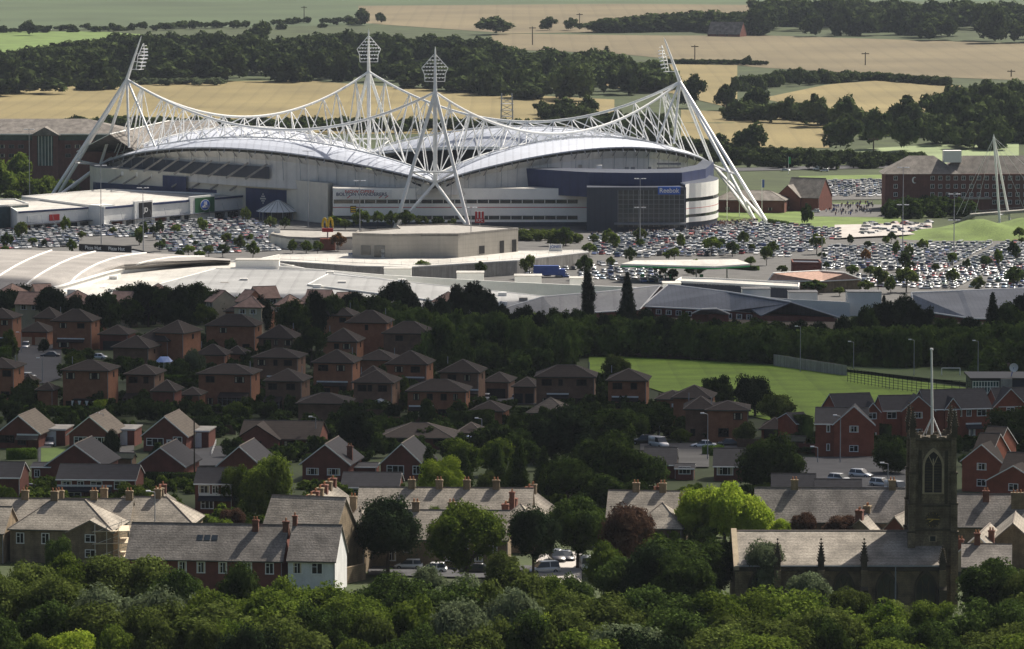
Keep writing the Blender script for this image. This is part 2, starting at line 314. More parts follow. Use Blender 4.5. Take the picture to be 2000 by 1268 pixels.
# ---------------------------------------------------------------- trees
rt = random.Random(5)
def _np_mesh(name, V, T, nv):
    """V (n,3) corners, T faces of nv corners each"""
    me = bpy.data.meshes.new(name); me.vertices.add(len(V)); me.vertices.foreach_set('co', V.astype(np.float32).ravel())
    me.loops.add(T.size); me.loops.foreach_set('vertex_index', T.astype(np.int32).ravel())
    n = T.shape[0]; me.polygons.add(n); me.polygons.foreach_set('loop_start', np.arange(0, n * nv, nv, dtype=np.int32))
    me.polygons.foreach_set('loop_total', np.full(n, nv, dtype=np.int32)); me.update(calc_edges=True); return me
def _ico():
    import bmesh
    bm = bmesh.new(); bmesh.ops.create_icosphere(bm, subdivisions=2, radius=1); bm.verts.ensure_lookup_table()
    V = np.array([v.co[:] for v in bm.verts]); T = np.array([[v.index for v in f.verts] for f in bm.faces]); bm.free(); return V, T
ICO_V, ICO_T = _ico()
def crown_arrays(seed, shape, nclump, nleaf, leaf, asp=2.3):
    """crown in metres-like units of radius 1 and tree height asp; triangles only"""
    rg = np.random.default_rng(seed); C = []; r = []
    for k in range(nclump):
        if shape == 'round':
            d = rg.normal(size=3); d /= np.linalg.norm(d); d[2] = abs(d[2]) * .95 if rg.random() < .68 else d[2] * .8
            q = rg.uniform(.5, .86); C.append([d[0] * q, d[1] * q, .56 * asp + d[2] * q * .42 * asp]); r.append(rg.choice([.11, .15, .2, .28]) * rg.uniform(.8, 1.2))
        elif shape == 'wide':
            if k == 0: lob = [(rg.uniform(-.42, .42), rg.uniform(-.42, .42), rg.uniform(.36, .6), rg.uniform(.42, .62)) for _ in range(5)] + [(0, 0, .5, .6)]
            lx, ly, lz, lr = lob[k % 6]; d = rg.normal(size=3); d /= np.linalg.norm(d); d[2] = abs(d[2]) if rg.random() < .6 else d[2] * .8
            q = rg.uniform(.55, .95) * lr; C.append([lx + d[0] * q, ly + d[1] * q, max(.1, lz + d[2] * q * .7) * asp]); r.append(rg.choice([.11, .15, .2, .27]) * rg.uniform(.8, 1.2))
        elif shape == 'cone':
            t = k / nclump; a = k * 2.4; w_ = (1 - t) ** .8 * .72
            C.append([math.cos(a) * w_ * rg.uniform(.5, 1), math.sin(a) * w_ * rg.uniform(.5, 1), asp * (.12 + .84 * t)]); r.append(.12 + .24 * (1 - t))
        elif shape == 'column':
            t = k / nclump; a = rg.uniform(0, 6.28); w_ = .62 * math.sin(math.pi * (.14 + .82 * t)) ** .6
            C.append([math.cos(a) * w_ * rg.uniform(.3, 1), math.sin(a) * w_ * rg.uniform(.3, 1), asp * (.1 + .84 * t)]); r.append(rg.uniform(.2, .38))
    C = np.array(C); r = np.array(r); w_ = r ** 2 / np.sum(r ** 2)
    idx = rg.choice(nclump, nleaf, p=w_); d = rg.normal(size=(nleaf, 3)); d /= np.linalg.norm(d, axis=1)[:, None]
    d[:, 2] = np.where(rg.random(nleaf) < .35, np.abs(d[:, 2]), d[:, 2])
    pos = C[idx] + d * (r[idx] * rg.uniform(.62, 1.55, nleaf))[:, None]
    nrm = d + rg.normal(size=(nleaf, 3)) * .55; nrm /= np.linalg.norm(nrm, axis=1)[:, None]
    t1 = np.cross(nrm, rg.normal(size=(nleaf, 3))); t1 /= np.linalg.norm(t1, axis=1)[:, None]; t2 = np.cross(nrm, t1)
    sz = leaf * rg.uniform(.6, 1.35, nleaf)[:, None]
    a = pos + t1 * sz; b = pos - t1 * sz * .5 + t2 * sz * .8; c = pos - t1 * sz * .5 - t2 * sz * .8
    V = np.stack([a, b, c], 1).reshape(-1, 3); T = np.arange(nleaf * 3).reshape(-1, 3)
    cv = [V]; ct = [T]; o = len(V)
    for k in range(nclump):
        n_ = 1 + rg.normal(size=(len(ICO_V), 1)) * .09
        cv.append(C[k] + ICO_V * n_ * r[k] * .72); ct.append(ICO_T + o); o += len(ICO_V)
    return np.concatenate(cv), np.concatenate(ct)
def trunk_mb(asp, seed, narrow=False):
    rn = random.Random(seed); t = MB(); top = asp * (.8 if narrow else .62)
    pts = [(0, 0, 0), (rn.uniform(-.02, .02), 0, asp * .2), (rn.uniform(-.05, .05), rn.uniform(-.04, .04), top * .7), (0, 0, top)]
    t.path(pts, [.075, .055, .035, .015], 'bark', 7)
    if not narrow:
        for k in range(6):
            a = k * 1.05 + rn.uniform(0, .5); z = asp * rn.uniform(.2, .42)
            t.tube((0, 0, z), (math.cos(a) * .5, math.sin(a) * .5, z + asp * .17), .03, 'bark', .01, 5)
    return t
TREE = {}
def tree_mesh(shape, lod, var):
    key = (shape, lod, var)
    if key not in TREE:
        asp = {'round': 2.3, 'wide': 1.7, 'cone': 4.0, 'column': 4.2}[shape]
        nc, nl, lf = {'near': (96, 26000, .043), 'mid': (60, 9000, .066), 'far': (26, 1600, .13)}[lod]
        V, T = crown_arrays(hash((shape, var)) % 9973 if False else {'round': 11, 'wide': 23, 'cone': 37, 'column': 51}[shape] + var * 101, shape, nc, nl, lf, asp)
        me = _np_mesh('crown', V, T, 3); me.materials.append(LM['green'])
        tr = trunk_mb(asp, var, shape in ('cone', 'column')).build('trunk', mesh_only=True)
        TREE[key] = (me, tr, asp)
    return TREE[key]
TREE_N = {}
def tree(px, top, base, wpx, leaf='green', shape='round', lod=None, label=None, group=None, name='tree', cat='tree', parts=True, gy=None):
    """a tree whose foot stands on the ground at row `base`, whose top reaches row `top`"""
    g = G(px, base); s = S(g.y); h = max(2.0, (base - top) / s); r = max(.6, wpx / s / 2)
    lod = lod or ('near' if base > 1000 else 'mid' if base > 560 else 'far')
    me, tr, asp = tree_mesh(shape, lod, rt.randrange(7 if lod == 'near' else 4))
    root = thing(name, label, cat, g, rt.uniform(0, 6.28), group); root.scale = (r, r, h / asp / 1.03)
    c = obj('crown', me, root); c.material_slots[0].link = 'OBJECT'; c.material_slots[0].material = LM[leaf]
    if parts: obj('trunk', tr, root)
    TREE_N.setdefault(group, []).append((px, root)); root['px'] = px
    return root
def number_group(group, tail, kindword='tree'):
    """labels by look and by order along the row, counted from the west end"""
    L_ = sorted(TREE_N.get(group, []), key=lambda t: t[0])
    for i, (_, r_) in enumerate(L_):
        if 'label' not in r_.keys(): r_['label'] = f"{ordw(i + 1)} {kindword} from the church-less end {tail}"
        if 'px' in r_.keys(): del r_['px']
def wood(name, top, bot, n, hm, wm, label, leaf='far', shape='wide', seed=1, lod='far', kind='stuff', excl=()):
    """a far-off wood that reads as one mass: crowns joined into one object"""
    rg = random.Random(seed); vs = []; ts = []; o = 0; ms = []
    x0, x1 = top[0][0], top[-1][0]
    base = [tree_crown_np(shape, lod, k) for k in range(4)]
    for k in range(n):
        x = x0 + (x1 - x0) * (k + rg.random()) / n; yt, yb = curve(top, x), curve(bot, x)
        t = rg.random(); 
        g = G(x, yt + (yb - yt) * t)
        hpx = hm * S(g.y)
        yb2 = max(yt + hpx * rg.uniform(.8, 1.15), yt + (yb - yt) * t); yb2 = min(yb2, max(yb, yt + 4)); g = G(x, yb2)
        if any(inpoly(x, yb2, e) for e in excl): continue
        hh = min(hm * rg.uniform(.62, 1.4), max(2.5, (yb2 - yt) / S(g.y) * 1.02)); rr = wm * rg.uniform(.7, 1.25) / 2
        V, T, asp = base[rg.randrange(4)]; a = rg.uniform(0, 6.28); ca, sa = math.cos(a), math.sin(a)
        W = np.empty_like(V); W[:, 0] = (V[:, 0] * ca - V[:, 1] * sa) * rr + g.x; W[:, 1] = (V[:, 0] * sa + V[:, 1] * ca) * rr + g.y; W[:, 2] = (V[:, 2] - .12 * asp) * hh / asp * 1.1 + g.z
        vs.append(W); ts.append(T + o); o += len(V)
    me = _np_mesh(name, np.concatenate(vs), np.concatenate(ts), 3); me.materials.append(LM[leaf])
    ob = obj(name, me)
    return tag(ob, label, kind=kind)
_TC = {}
def tree_crown_np(shape, lod, var):
    k_ = (shape, lod, var)
    if k_ not in _TC:
        asp = {'round': 2.3, 'wide': 1.7, 'cone': 4.0, 'column': 4.2}[shape]
        nc, nl, lf = {'far': (20, 800, .15), 'mid': (24, 2200, .1), 'tiny': (8, 120, .3)}[lod]
        _TC[k_] = (*crown_arrays(900 + var * 7, shape, nc, nl, lf, asp), asp)
    return _TC[k_]
def hedge(px0, py0, px1, py1, hgt, wid, label, leaf='hedge', name='hedge', group='garden hedges'):
    a, b = G(px0, py0), G(px1, py1); rg = np.random.default_rng(int(px0 * 7 + py0)); d = b - a; n_ = max(30, int(d.length * hgt * 90))
    lf = .1; L_ = d.length; u = d.normalized(); nn = Vector((-u.y, u.x, 0))
    t = rg.random(n_) * L_; q = rg.normal(size=(n_, 1)); face = rg.random(n_)
    y = np.where(face < .5, -wid / 2, np.where(face < .7, wid / 2, rg.uniform(-wid / 2, wid / 2, n_))) + rg.normal(size=n_) * .06
    z = np.where(face < .7, rg.uniform(0, hgt, n_), hgt) + rg.normal(size=n_) * .06
    pos = np.stack([t * u.x + y * nn.x, t * u.y + y * nn.y, z + t * u.z], 1)
    t1 = rg.normal(size=(n_, 3)); t1 /= np.linalg.norm(t1, axis=1)[:, None]; t2 = np.cross(t1, rg.normal(size=(n_, 3))); t2 /= np.linalg.norm(t2, axis=1)[:, None]
    V = np.stack([pos + t1 * lf * 1.5, pos - t1 * lf + t2 * lf, pos - t1 * lf - t2 * lf], 1).reshape(-1, 3); T = np.arange(n_ * 3).reshape(-1, 3)
    w2 = wid / 2 * .9; c = np.array([[*(u * (L_ if i & 1 else 0) + nn * (w2 if i & 2 else -w2))[:2], (hgt * .95 if i & 4 else 0) + (u.z * L_ if i & 1 else 0)] for i in range(8)])
    bt = np.array([[0, 1, 5], [0, 5, 4], [2, 6, 7], [2, 7, 3], [4, 5, 7], [4, 7, 6], [0, 4, 6], [0, 6, 2], [1, 3, 7], [1, 7, 5]])
    me = _np_mesh(name, np.concatenate([V, c]), np.concatenate([T, bt + len(V)]), 3); me.materials.append(LM[leaf])
    return tag(obj(name, me, loc=a), label, 'hedge', group)
# ---------------------------------------------------------------- vehicles
def loft(mb, secs, m, close=True):
    n = len(secs[0]); vs = [p for s_ in secs for p in s_]
    fs = [(k * n + i, k * n + (i + 1) % n, (k + 1) * n + (i + 1) % n, (k + 1) * n + i) for k in range(len(secs) - 1) for i in range(n)]
    fs += [tuple(range(n - 1, -1, -1)), tuple(range((len(secs) - 1) * n, len(secs) * n))]
    mb.add(vs, fs, m)
def car_pieces(kind):
    L_, W, Hb, Ht = {'hatch': (4.0, .86, .88, 1.46), 'saloon': (4.5, .88, .86, 1.42), 'mpv': (4.5, .9, .98, 1.72), 'van': (4.6, .9, 1.1, 1.95), 'suv': (4.6, .93, 1.05, 1.75)}[kind]
    h = L_ / 2; B = MB(); Gs = MB(); Wh = []
    def sec(x, w_, zb, zt, r=.12): return [(x, -w_ + r * .6, zb), (x, -w_, zb + r * 1.6), (x, -w_, zt - r * 1.2), (x, -w_ + r, zt), (x, w_ - r, zt), (x, w_, zt - r * 1.2), (x, w_, zb + r * 1.6), (x, w_ - r * .6, zb)]
    fr = Hb * (.72 if kind != 'van' else .8)
    loft(B, [sec(-h, W * .82, .38, Hb * .8), sec(-h + .12, W * .94, .27, Hb * .97), sec(-h * .6, W, .22, Hb), sec(h * .3, W, .22, Hb), sec(h * .55, W * .98, .22, Hb * .96), sec(h - .22, W * .9, .26, fr), sec(h, W * .74, .36, fr * .78)], 'PAINT')
    rx0, rx1 = {'hatch': (-h * .78, h * .12), 'saloon': (-h * .42, h * .12), 'mpv': (-h * .84, h * .25), 'van': (-h * .93, h * .3), 'suv': (-h * .82, h * .15)}[kind]
    bx0 = rx0 - {'hatch': .25, 'saloon': .62, 'mpv': .14, 'van': .04, 'suv': .18}[kind]; bx1 = rx1 + {'hatch': .85, 'saloon': .85, 'mpv': .75, 'van': .6, 'suv': .7}[kind]
    wt = W * (.74 if kind != 'van' else .86)
    def ring(x0, x1, w_, z): return [(x0, -w_, z), (x1, -w_, z), (x1, w_, z), (x0, w_, z)]
    loft(Gs, [ring(bx0, bx1, W * .95, Hb - .03), ring(rx0 - .03, rx1 + .05, wt + .01, Ht - .07)], 'car_glass')
    loft(B, [ring(rx0 - .04, rx1 + .06, wt + .02, Ht - .09), ring(rx0, rx1, wt, Ht - .02), ring(rx0 + .2, rx1 - .2, wt * .8, Ht)], 'PAINT')
    for x in (rx0 * .5 + rx1 * .5,) if kind != 'van' else (rx1 - .75,):
        for s_ in (-1, 1):
            B.add([(x - .05, s_ * W * .96, Hb - .03), (x + .05, s_ * W * .96, Hb - .03), (x + .05, s_ * (wt + .02), Ht - .05), (x - .05, s_ * (wt + .02), Ht - .05)], [(0, 1, 2, 3)], 'PAINT')
    if kind == 'van':
        B.box(rx0 - .02, rx1 - .8, -W * .97, W * .97, Hb - .1, Ht - .04, 'PAINT')
    for x in (-h * .62, h * .64):
        for s_ in (-1, 1):
            t = MB(); t.tube((x, s_ * W * .78, .31), (x, s_ * W * 1.01, .31), .31, 'tyre', n=10); t.tube((x, s_ * W * 1.0, .31), (x, s_ * W * 1.02, .31), .17, 'pole_grey', n=8); Wh.append(t)
    return B, Gs, Wh
def merge(*mbs):
    r_ = MB()
    for b in mbs:
        o = len(r_.v); r_.v += b.v
        for f, k in zip(b.f, b.m): r_.f.append(tuple(i + o for i in f)); r_.m.append(r_.mi(b.mats[k]))
    return r_
CARM = {}; CARP = {}
MATS['PAINT'] = PAINT['silver'][0]
for k in ('hatch', 'saloon', 'mpv', 'van', 'suv'):
    B, Gs, Wh = car_pieces(k); MBc = merge(B, Gs, *Wh); CARM[k] = (MBc.build('car', mesh_only=True, smooth=True), MBc)
    CARP[k] = (B.build('body', mesh_only=True, smooth=True), Gs.build('glasshouse', mesh_only=True), [x.build('wheel', mesh_only=True) for x in Wh])
def car(loc, rz, kind, colour, label, group=None, detailed=False, name=None):
    name = name or ('parked_van' if kind == 'van' else 'parked_car'); cat = 'van' if kind == 'van' else 'car'
    if detailed:
        root = thing(name, label, cat, loc, rz, group); b = obj('body', CARP[kind][0], root)
        obj('glasshouse', CARP[kind][1], root)
        for x in CARP[kind][2]: obj('wheel', x, root)
    else:
        root = b = obj(name, CARM[kind][0], None, loc, rz); tag(root, label, cat, group)
    b.material_slots[0].link = 'OBJECT'; b.material_slots[0].material = PAINT[colour][0]
    return root
# ---------------------------------------------------------------- houses
WIN = {}
def win_mesh(w_, h, frame, style=2):
    cur = rt.random() < .4; key = (round(w_, 1), round(h, 1), frame, style, cur)
    if key not in WIN:
        m = MB(); a, b = w_ / 2, h / 2; f = .09
        m.box(-a, a, -.02, .04, -b, b, 'glass_house')
        m.box(-a - .03, a + .03, -.07, .03, b - f, b + .02, frame); m.box(-a - .05, a + .05, -.11, .03, -b - .04, -b + f, frame)
        m.box(-a - .03, -a + f, -.068, .03, -b + f, b - f, frame); m.box(a - f, a + .03, -.068, .03, -b + f, b - f, frame)
        for i in range(1, style): x = -a + w_ * i / style; m.box(x - .04, x + .04, -.06, .03, -b + f, b - f, frame)
        if style > 1 and h > .9: m.box(-a + f, -a + w_ / style - .04, -.055, .03, b * .25, b * .25 + .06, frame)
        if cur and h < 1.6:
            for sg in (-1, 1): m.box(min(sg * (a - f), sg * (a - f - w_ * .16)), max(sg * (a - f), sg * (a - f - w_ * .16)), -.03, -.02, -b + f, b - f, 'cream_render')
        WIN[key] = m.build('window', mesh_only=True)
    return WIN[key]
def chimney_stack(parent, x, y, z, w_, d, h, pots=2, m='brick_chimney', yaw=0):
    """a chimney standing through the roof, local coordinates"""
    c = MB(); c.box(x - w_ / 2, x + w_ / 2, y - d / 2, y + d / 2, z - 1.0, z + h, m); c.box(x - w_ / 2 - .07, x + w_ / 2 + .07, y - d / 2 - .07, y + d / 2 + .07, z + h - .22, z + h - .02, m)
    ch = c.build('chimney', parent, local=True); q = MB()
    for i in range(pots):
        px_ = x + ((i + .5) / pots - .5) * w_ * .95 if w_ >= d else x; py_ = y if w_ >= d else y + ((i + .5) / pots - .5) * d * .95
        q = MB(); q.tube((px_, py_, z + h - .02), (px_, py_, z + h + .42), .13, 'chimney_pot', .1, 7); q.build('chimney_pot', ch, local=True)
    return ch
def house(xl, xr, eave, apex, base, style='hip', wall='brick_orange', roof='tile_brown', depth=8.0, yaw=-10, wins=((.25, 1), (.75, 1)), extras=(), label=None,
          name='brick_house', cat='house', group=None, frame='mullion', verge=None, Y=None, ridge=None, over=.45, wh=1.2, ww=1.7, wside=True, rh=None):
    """front wall between columns xl..xr, eaves at row eave, ridge at row apex, foot at row base"""
    frame = dict(mullion='dark_frame').get(frame, frame)
    cx = (xl + xr) / 2; g = G(cx, base); s = S(g.y); dep = (CAMZ - g.z) / g.y
    w_ = (xr - xl) / s; eh = max(1.9, (base - eave) / s)
    if style == 'gable_y': r_h = (eave - apex) / s
    else: r_h = (eave - apex) / s - depth / 2 * dep
    r_h = rh if rh else min(max(r_h, .9), depth * .62)
    w_ -= 2 * over * .9; a = R(yaw)
    if style != 'gable_y': w_ = (w_ - depth * abs(math.sin(a)) * .9) if yaw else w_
    w_ = max(w_, 3.0)
    root = thing(name, label, cat, g, a, group); hw = w_ / 2
    m = MB(); m.box(-hw, hw, 0, depth, -2.5, eh, wall); wl = m.build('wall', root, local=True)
    rf = MB(); o = over; zt = eh + .02; th = .16
    if style == 'hip':
        lx = max(0.0, hw + o - (depth / 2 + o) * .98) if ridge is None else ridge * hw
        ly = 0 if w_ >= depth * .9 else 0; cy_ = depth / 2
        b0 = [(-hw - o, -o, eh), (hw + o, -o, eh), (hw + o, depth + o, eh), (-hw - o, depth + o, eh)]; b1 = [(p[0], p[1], eh + th) for p in b0]
        T = [(-lx, cy_, eh + th + r_h), (lx, cy_, eh + th + r_h)]
        rf.add(b0 + b1, [(0, 3, 2, 1), (0, 1, 5, 4), (1, 2, 6, 5), (2, 3, 7, 6), (3, 0, 4, 7)], 'fence_dark')
        if lx > .05:
            rf.add(b1 + T, [(0, 1, 5, 4), (1, 2, 5), (2, 3, 4, 5), (3, 0, 4)], roof)
        else: rf.add(b1 + [T[0]], [(0, 1, 4), (1, 2, 4), (2, 3, 4), (3, 0, 4)], roof)
        for c_, t_ in ((0, 0), (1, 1), (2, 1), (3, 0)): rf.tube(b1[c_], T[t_], .09, 'ridge_tile', n=5)
        if lx > .05: rf.tube(T[0], T[1], .1, 'ridge_tile', n=5)
        apexp = (0, cy_, eh + th + r_h)
    elif style == 'gable_x':       # ridge parallel to the front
        cy_ = depth / 2; z1 = eh + r_h
        sl = r_h / (depth / 2)
        A = [(-hw - .2, -o, eh - o * sl + th), (hw + .2, -o, eh - o * sl + th), (hw + .2, cy_, z1 + th), (-hw - .2, cy_, z1 + th), (hw + .2, depth + o, eh - o * sl + th), (-hw - .2, depth + o, eh - o * sl + th)]
        Bm = [(p[0], p[1], p[2] - th) for p in A]
        rf.add(A + Bm, [(0, 1, 2, 3), (3, 2, 4, 5)], roof); rf.add(A + Bm, [(6, 9, 8, 7), (9, 11, 10, 8)], roof)
        vm = verge or roof
        rf.add(A + Bm, [(0, 6, 7, 1), (5, 4, 10, 11), (0, 3, 9, 6), (3, 5, 11, 9), (1, 7, 8, 2), (2, 8, 10, 4)], vm)
        for sg in (-1, 1): gm = MB(); gm.add([(sg * hw, 0, eh), (sg * hw, depth, eh), (sg * hw, cy_, z1)], [(0, 2, 1) if sg < 0 else (0, 1, 2)], wall); gm.build('gable', root, local=True)
        rf.tube(A[3], A[2], .1, 'ridge_tile', n=5)
    else:                            # gable faces the camera
        z1 = eh + r_h; sl = r_h / hw
        A = [(-hw - o, -.35, eh - o * sl + th), (0, -.35, z1 + th), (hw + o, -.35, eh - o * sl + th), (hw + o, depth + .3, eh - o * sl + th), (0, depth + .3, z1 + th), (-hw - o, depth + .3, eh - o * sl + th)]
        Bm = [(p[0], p[1], p[2] - th) for p in A]
        rf.add(A + Bm, [(0, 1, 4, 5), (1, 2, 3, 4), (6, 11, 10, 7), (7, 10, 9, 8)], roof)
        rf.add(A + Bm, [(0, 5, 11, 6), (2, 8, 9, 3), (3, 9, 10, 4), (4, 10, 11, 5)], roof)
        for yy in (0, depth): gm = MB(); gm.add([(-hw, yy, eh), (hw, yy, eh), (0, yy, z1)], [(0, 1, 2) if yy == 0 else (0, 2, 1)], wall); gm.build('gable', root, local=True)
        vm = MATS[verge] if verge else MATS[roof]; v_ = MB(); bb = .2
        for q in (0, 2):
            a0, a1 = Vector(A[q]), Vector(A[1]); v_.add([a0 + Vector((0, -.03, .03)), a1 + Vector((0, -.03, .03)), a1 + Vector((0, -.03, -bb)), a0 + Vector((0, -.03, -bb)), a0 + Vector((0, .03, .03)), a1 + Vector((0, .03, .03)), a1 + Vector((0, .03, -bb)), a0 + Vector((0, .03, -bb))], [(0, 1, 2, 3), (7, 6, 5, 4), (0, 4, 5, 1), (3, 2, 6, 7), (0, 3, 7, 4), (1, 5, 6, 2)], verge or roof)
        v_.build('bargeboard', root, local=True); rf.tube(A[1], A[4], .1, 'ridge_tile', n=5)
    ro = rf.build('roof', root, local=True)
    if style != 'gable_y':
        gt = MB(); gx = hw + (o if style == 'hip' else .15); gz = eh - (0 if style == 'hip' else o * r_h / (depth / 2))
        gt.box(-gx, gx, -o - .12, -o - .005, gz - .02, gz + .1, verge or 'fence_dark'); gt.box(hw - .12, hw - .04, -.09, -.01, 0, eh, 'pole_grey' if verge is None else verge); gt.build('gutter', root, local=True)
    for q in wins:
        u, row = q[0], q[1]; w2 = q[2] if len(q) > 2 else ww; h2 = q[3] if len(q) > 3 else wh; z_ = {1: eh - .35 - h2 / 2, 0: 1.0 + h2 / 2}.get(row, row)
        if abs((u - .5) * w_) + w2 / 2 > hw - .1: w2 = max(.5, 2 * (hw - .15 - abs((u - .5) * w_)))
        obj('window', win_mesh(w2, h2, frame, 1 if w2 < .8 else 2 if w2 < 1.9 else 3), root, ((u - .5) * w_, 0, z_))
    if wside and depth > 5 and eh > 3.5:
        obj('window', win_mesh(.8, 1.0, frame, 1), root, (hw, depth * .55, eh - .95), R(90))
    for e in extras:
        k = e[0]
        if k == 'leanto':      # pent roof across part of the front with a pale edge
            u0, u1, z_ = e[1], e[2], e[3] if len(e) > 3 else eh * .52; x0, x1 = (u0 - .5) * w_, (u1 - .5) * w_
            q = MB(); q.add([(x0, -1.3, z_ - .55), (x1, -1.3, z_ - .55), (x1, 0, z_), (x0, 0, z_), (x0, -1.3, z_ - .7), (x1, -1.3, z_ - .7), (x1, 0, z_ - .15), (x0, 0, z_ - .15)], [(0, 1, 2, 3), (4, 7, 6, 5), (0, 4, 5, 1), (1, 5, 6, 2), (0, 3, 7, 4)], roof)
            q.box(x0, x1, -.06, -.001, z_ + .002, z_ + .3, 'white_paint'); q.build('porch_roof', root, local=True)
            q = MB(); q.box(x0 + .2, x0 + (x1 - x0) * .5, -.9, -.002, 0, z_ - .6, wall); q.build('porch_wall', root, local=True)
            obj('window', win_mesh((x1 - x0) * .38, 1.2, frame, 3), root, (x0 + .2 + (x1 - x0) * .24, -.9, 1.35))
        elif k == 'cons':      # conservatory
            u0, u1, ht, rm, fm = e[1], e[2], e[3], e[4], e[5]; x0, x1 = (u0 - .5) * w_, (u1 - .5) * w_; xm = (x0 + x1) / 2
            q = MB(); q.box(x0, x1, -2.6, -.005, .7, ht, 'glass_house'); q.box(x0 - .04, x1 + .04, -2.65, -.006, -1, .7, wall)
            n_ = max(3, int((x1 - x0) / .8))
            for i in range(n_ + 1): x = x0 + (x1 - x0) * i / n_; q.box(x - .04, x + .04, -2.64, -2.59, .7, ht, fm)
            q.box(x0, x1, -2.66, -2.585, ht - .45, ht - .38, fm)
            cs = q.build('conservatory', root, local=True); q = MB()
            if rm == 'gable': q.add([(x0 - .1, -2.7, ht), (x1 + .1, -2.7, ht), (xm, -2.7, ht + .9), (x0 - .1, -.01, ht), (x1 + .1, -.01, ht), (xm, -.01, ht + .9)], [(0, 1, 2), (3, 5, 4), (0, 2, 5, 3), (1, 4, 5, 2), (0, 3, 4, 1)], 'white_render')
            else: q.add([(x0 - .1, -2.75, ht), (x1 + .1, -2.75, ht), (x1 + .1, -.01, ht + .8), (x0 - .1, -.01, ht + .8), (x0 - .1, -.01, ht), (x1 + .1, -.01, ht)], [(0, 1, 2, 3), (0, 3, 4), (1, 5, 2), (0, 4, 5, 1)], rm)
            q.build('roof', cs, local=True)
        elif k == 'arches':    # white arcaded veranda
            x0, x1 = (e[1] - .5) * w_, (e[2] - .5) * w_; n_ = 4; zt = 2.5; q = MB(); q.box(x0, x1, -1.9, -.005, 2.5, 2.72, 'hedge_roof' if False else roof); q.build('porch_roof', root, local=True)
            q = MB()
            for i in range(n_ + 1):
                x = x0 + (x1 - x0) * i / n_; q.box(x - .1, x + .1, -1.9, -1.75, .1, zt, 'white_paint')
                for sg in (-1, 1):
                    if 0 <= i + sg <= n_:
                        pts = [(x + sg * .1, -1.82, 1.2), (x + sg * .16, -1.82, 1.8), (x + sg * .35, -1.82, 2.48), (x + sg * .1, -1.82, 2.48)]
                        q.add(pts + [(p[0], -1.75, p[2]) for p in pts], [(0, 1, 2, 3), (7, 6, 5, 4), (0, 4, 5, 1), (1, 5, 6, 2), (3, 2, 6, 7)], 'white_paint')
            q.box(x0, x1, -1.95, -1.72, -.6, .1, wall); q.build('arcade', root, local=True)
        elif k == 'doors':     # garage doors
            for i in range(e[1]):
                x = (((i + .5) / e[1]) - .5) * w_; q = MB(); wd = w_ / e[1] * .38; q.box(x - wd, x + wd, -.05, -.002, .02, 2.15, e[2])
                for j in range(4): q.box(x - wd, x + wd, -.07, -.05, .3 + j * .5, .33 + j * .5, e[2])
                q.build('garage_door', root, local=True)
        elif k == 'door':
            x = (e[1] - .5) * w_; q = MB(); q.box(x - .45, x + .45, -.05, -.002, .05, 2.1, e[2]); q.box(x - .2, x + .2, -.07, -.05, 1.2, 1.85, 'glass_house'); d_ = q.build('door', root, local=True)
            q = MB(); q.box(x + .3, x + .38, -.12, -.05, 1.0, 1.06, 'gold'); q.build('handle', d_, local=True)
        elif k == 'chim':      # (u, v, height)
            x = (e[1] - .5) * w_; y = e[2] * depth; z_ = eh + r_h * (1 - abs(e[2] - .5) * 2) if style != 'gable_y' else eh + r_h * (1 - abs(e[1] - .5) * 2)
            chimney_stack(ro, x, y, z_, e[4] if len(e) > 4 else .9, e[5] if len(e) > 5 else .6, e[3], e[6] if len(e) > 6 else 2, e[7] if len(e) > 7 else 'brick_chimney')
        elif k == 'sky':       # rooflights on the front slope: u, v(0 eave..1 ridge), count
            for i in range(e[3]):
                x = (e[1] - .5) * w_ + i * 1.0; v0 = e[2]; y0 = depth / 2 * v0; z0 = eh + r_h * v0 + th; y1 = y0 + .7; z1_ = z0 + .7 * r_h / (depth / 2); q = MB()
                q.add([(x - .4, y0, z0 + .06), (x + .4, y0, z0 + .06), (x + .4, y1, z1_ + .06), (x - .4, y1, z1_ + .06), (x - .4, y0, z0 - .02), (x + .4, y0, z0 - .02), (x + .4, y1, z1_ - .02), (x - .4, y1, z1_ - .02)], [(0, 1, 2, 3), (0, 4, 5, 1), (1, 5, 6, 2), (2, 6, 7, 3), (3, 7, 4, 0)], 'glass_dark'); q.build('rooflight', ro, local=True)
        elif k == 'pipe':
            x = (e[1] - .5) * w_; y = depth * .5; z_ = eh + r_h * .9; q = MB(); q.tube((x, y, z_ - .5), (x, y, z_ + .9), .09, 'pole_grey'); q.build('flue', ro, local=True)
        elif k == 'fgable':    # small cross gable on the front: u centre, half width m, rise m, projection
            x = (e[1] - .5) * w_; hw2, rr, pj = e[2], e[3], e[4]; z0 = eh; q = MB()
            q.add([(x - hw2, -pj, -1), (x + hw2, -pj, -1), (x + hw2, -pj, z0), (x, -pj, z0 + rr), (x - hw2, -pj, z0), (x - hw2, -.001, -1), (x + hw2, -.001, -1), (x + hw2, -.001, z0), (x - hw2, -.001, z0)], [(0, 1, 2, 3, 4), (1, 6, 7, 2), (0, 4, 8, 5)], wall); q.build('wall', root, local=True)
            q = MB(); yb = depth * .5; ov = .3; sl = rr / hw2
            A = [(x - hw2 - ov, -pj - .25, z0 - ov * sl + .1), (x, -pj - .25, z0 + rr + .1), (x + hw2 + ov, -pj - .25, z0 - ov * sl + .1)]; Bk = [(x - hw2 - ov, .4, z0 - ov * sl + .1), (x, yb, z0 + rr + .1), (x + hw2 + ov, .4, z0 - ov * sl + .1)]
            q.add(A + Bk, [(0, 1, 4, 3), (1, 2, 5, 4)], roof); q.build('roof', root, local=True)
            v_ = MB()
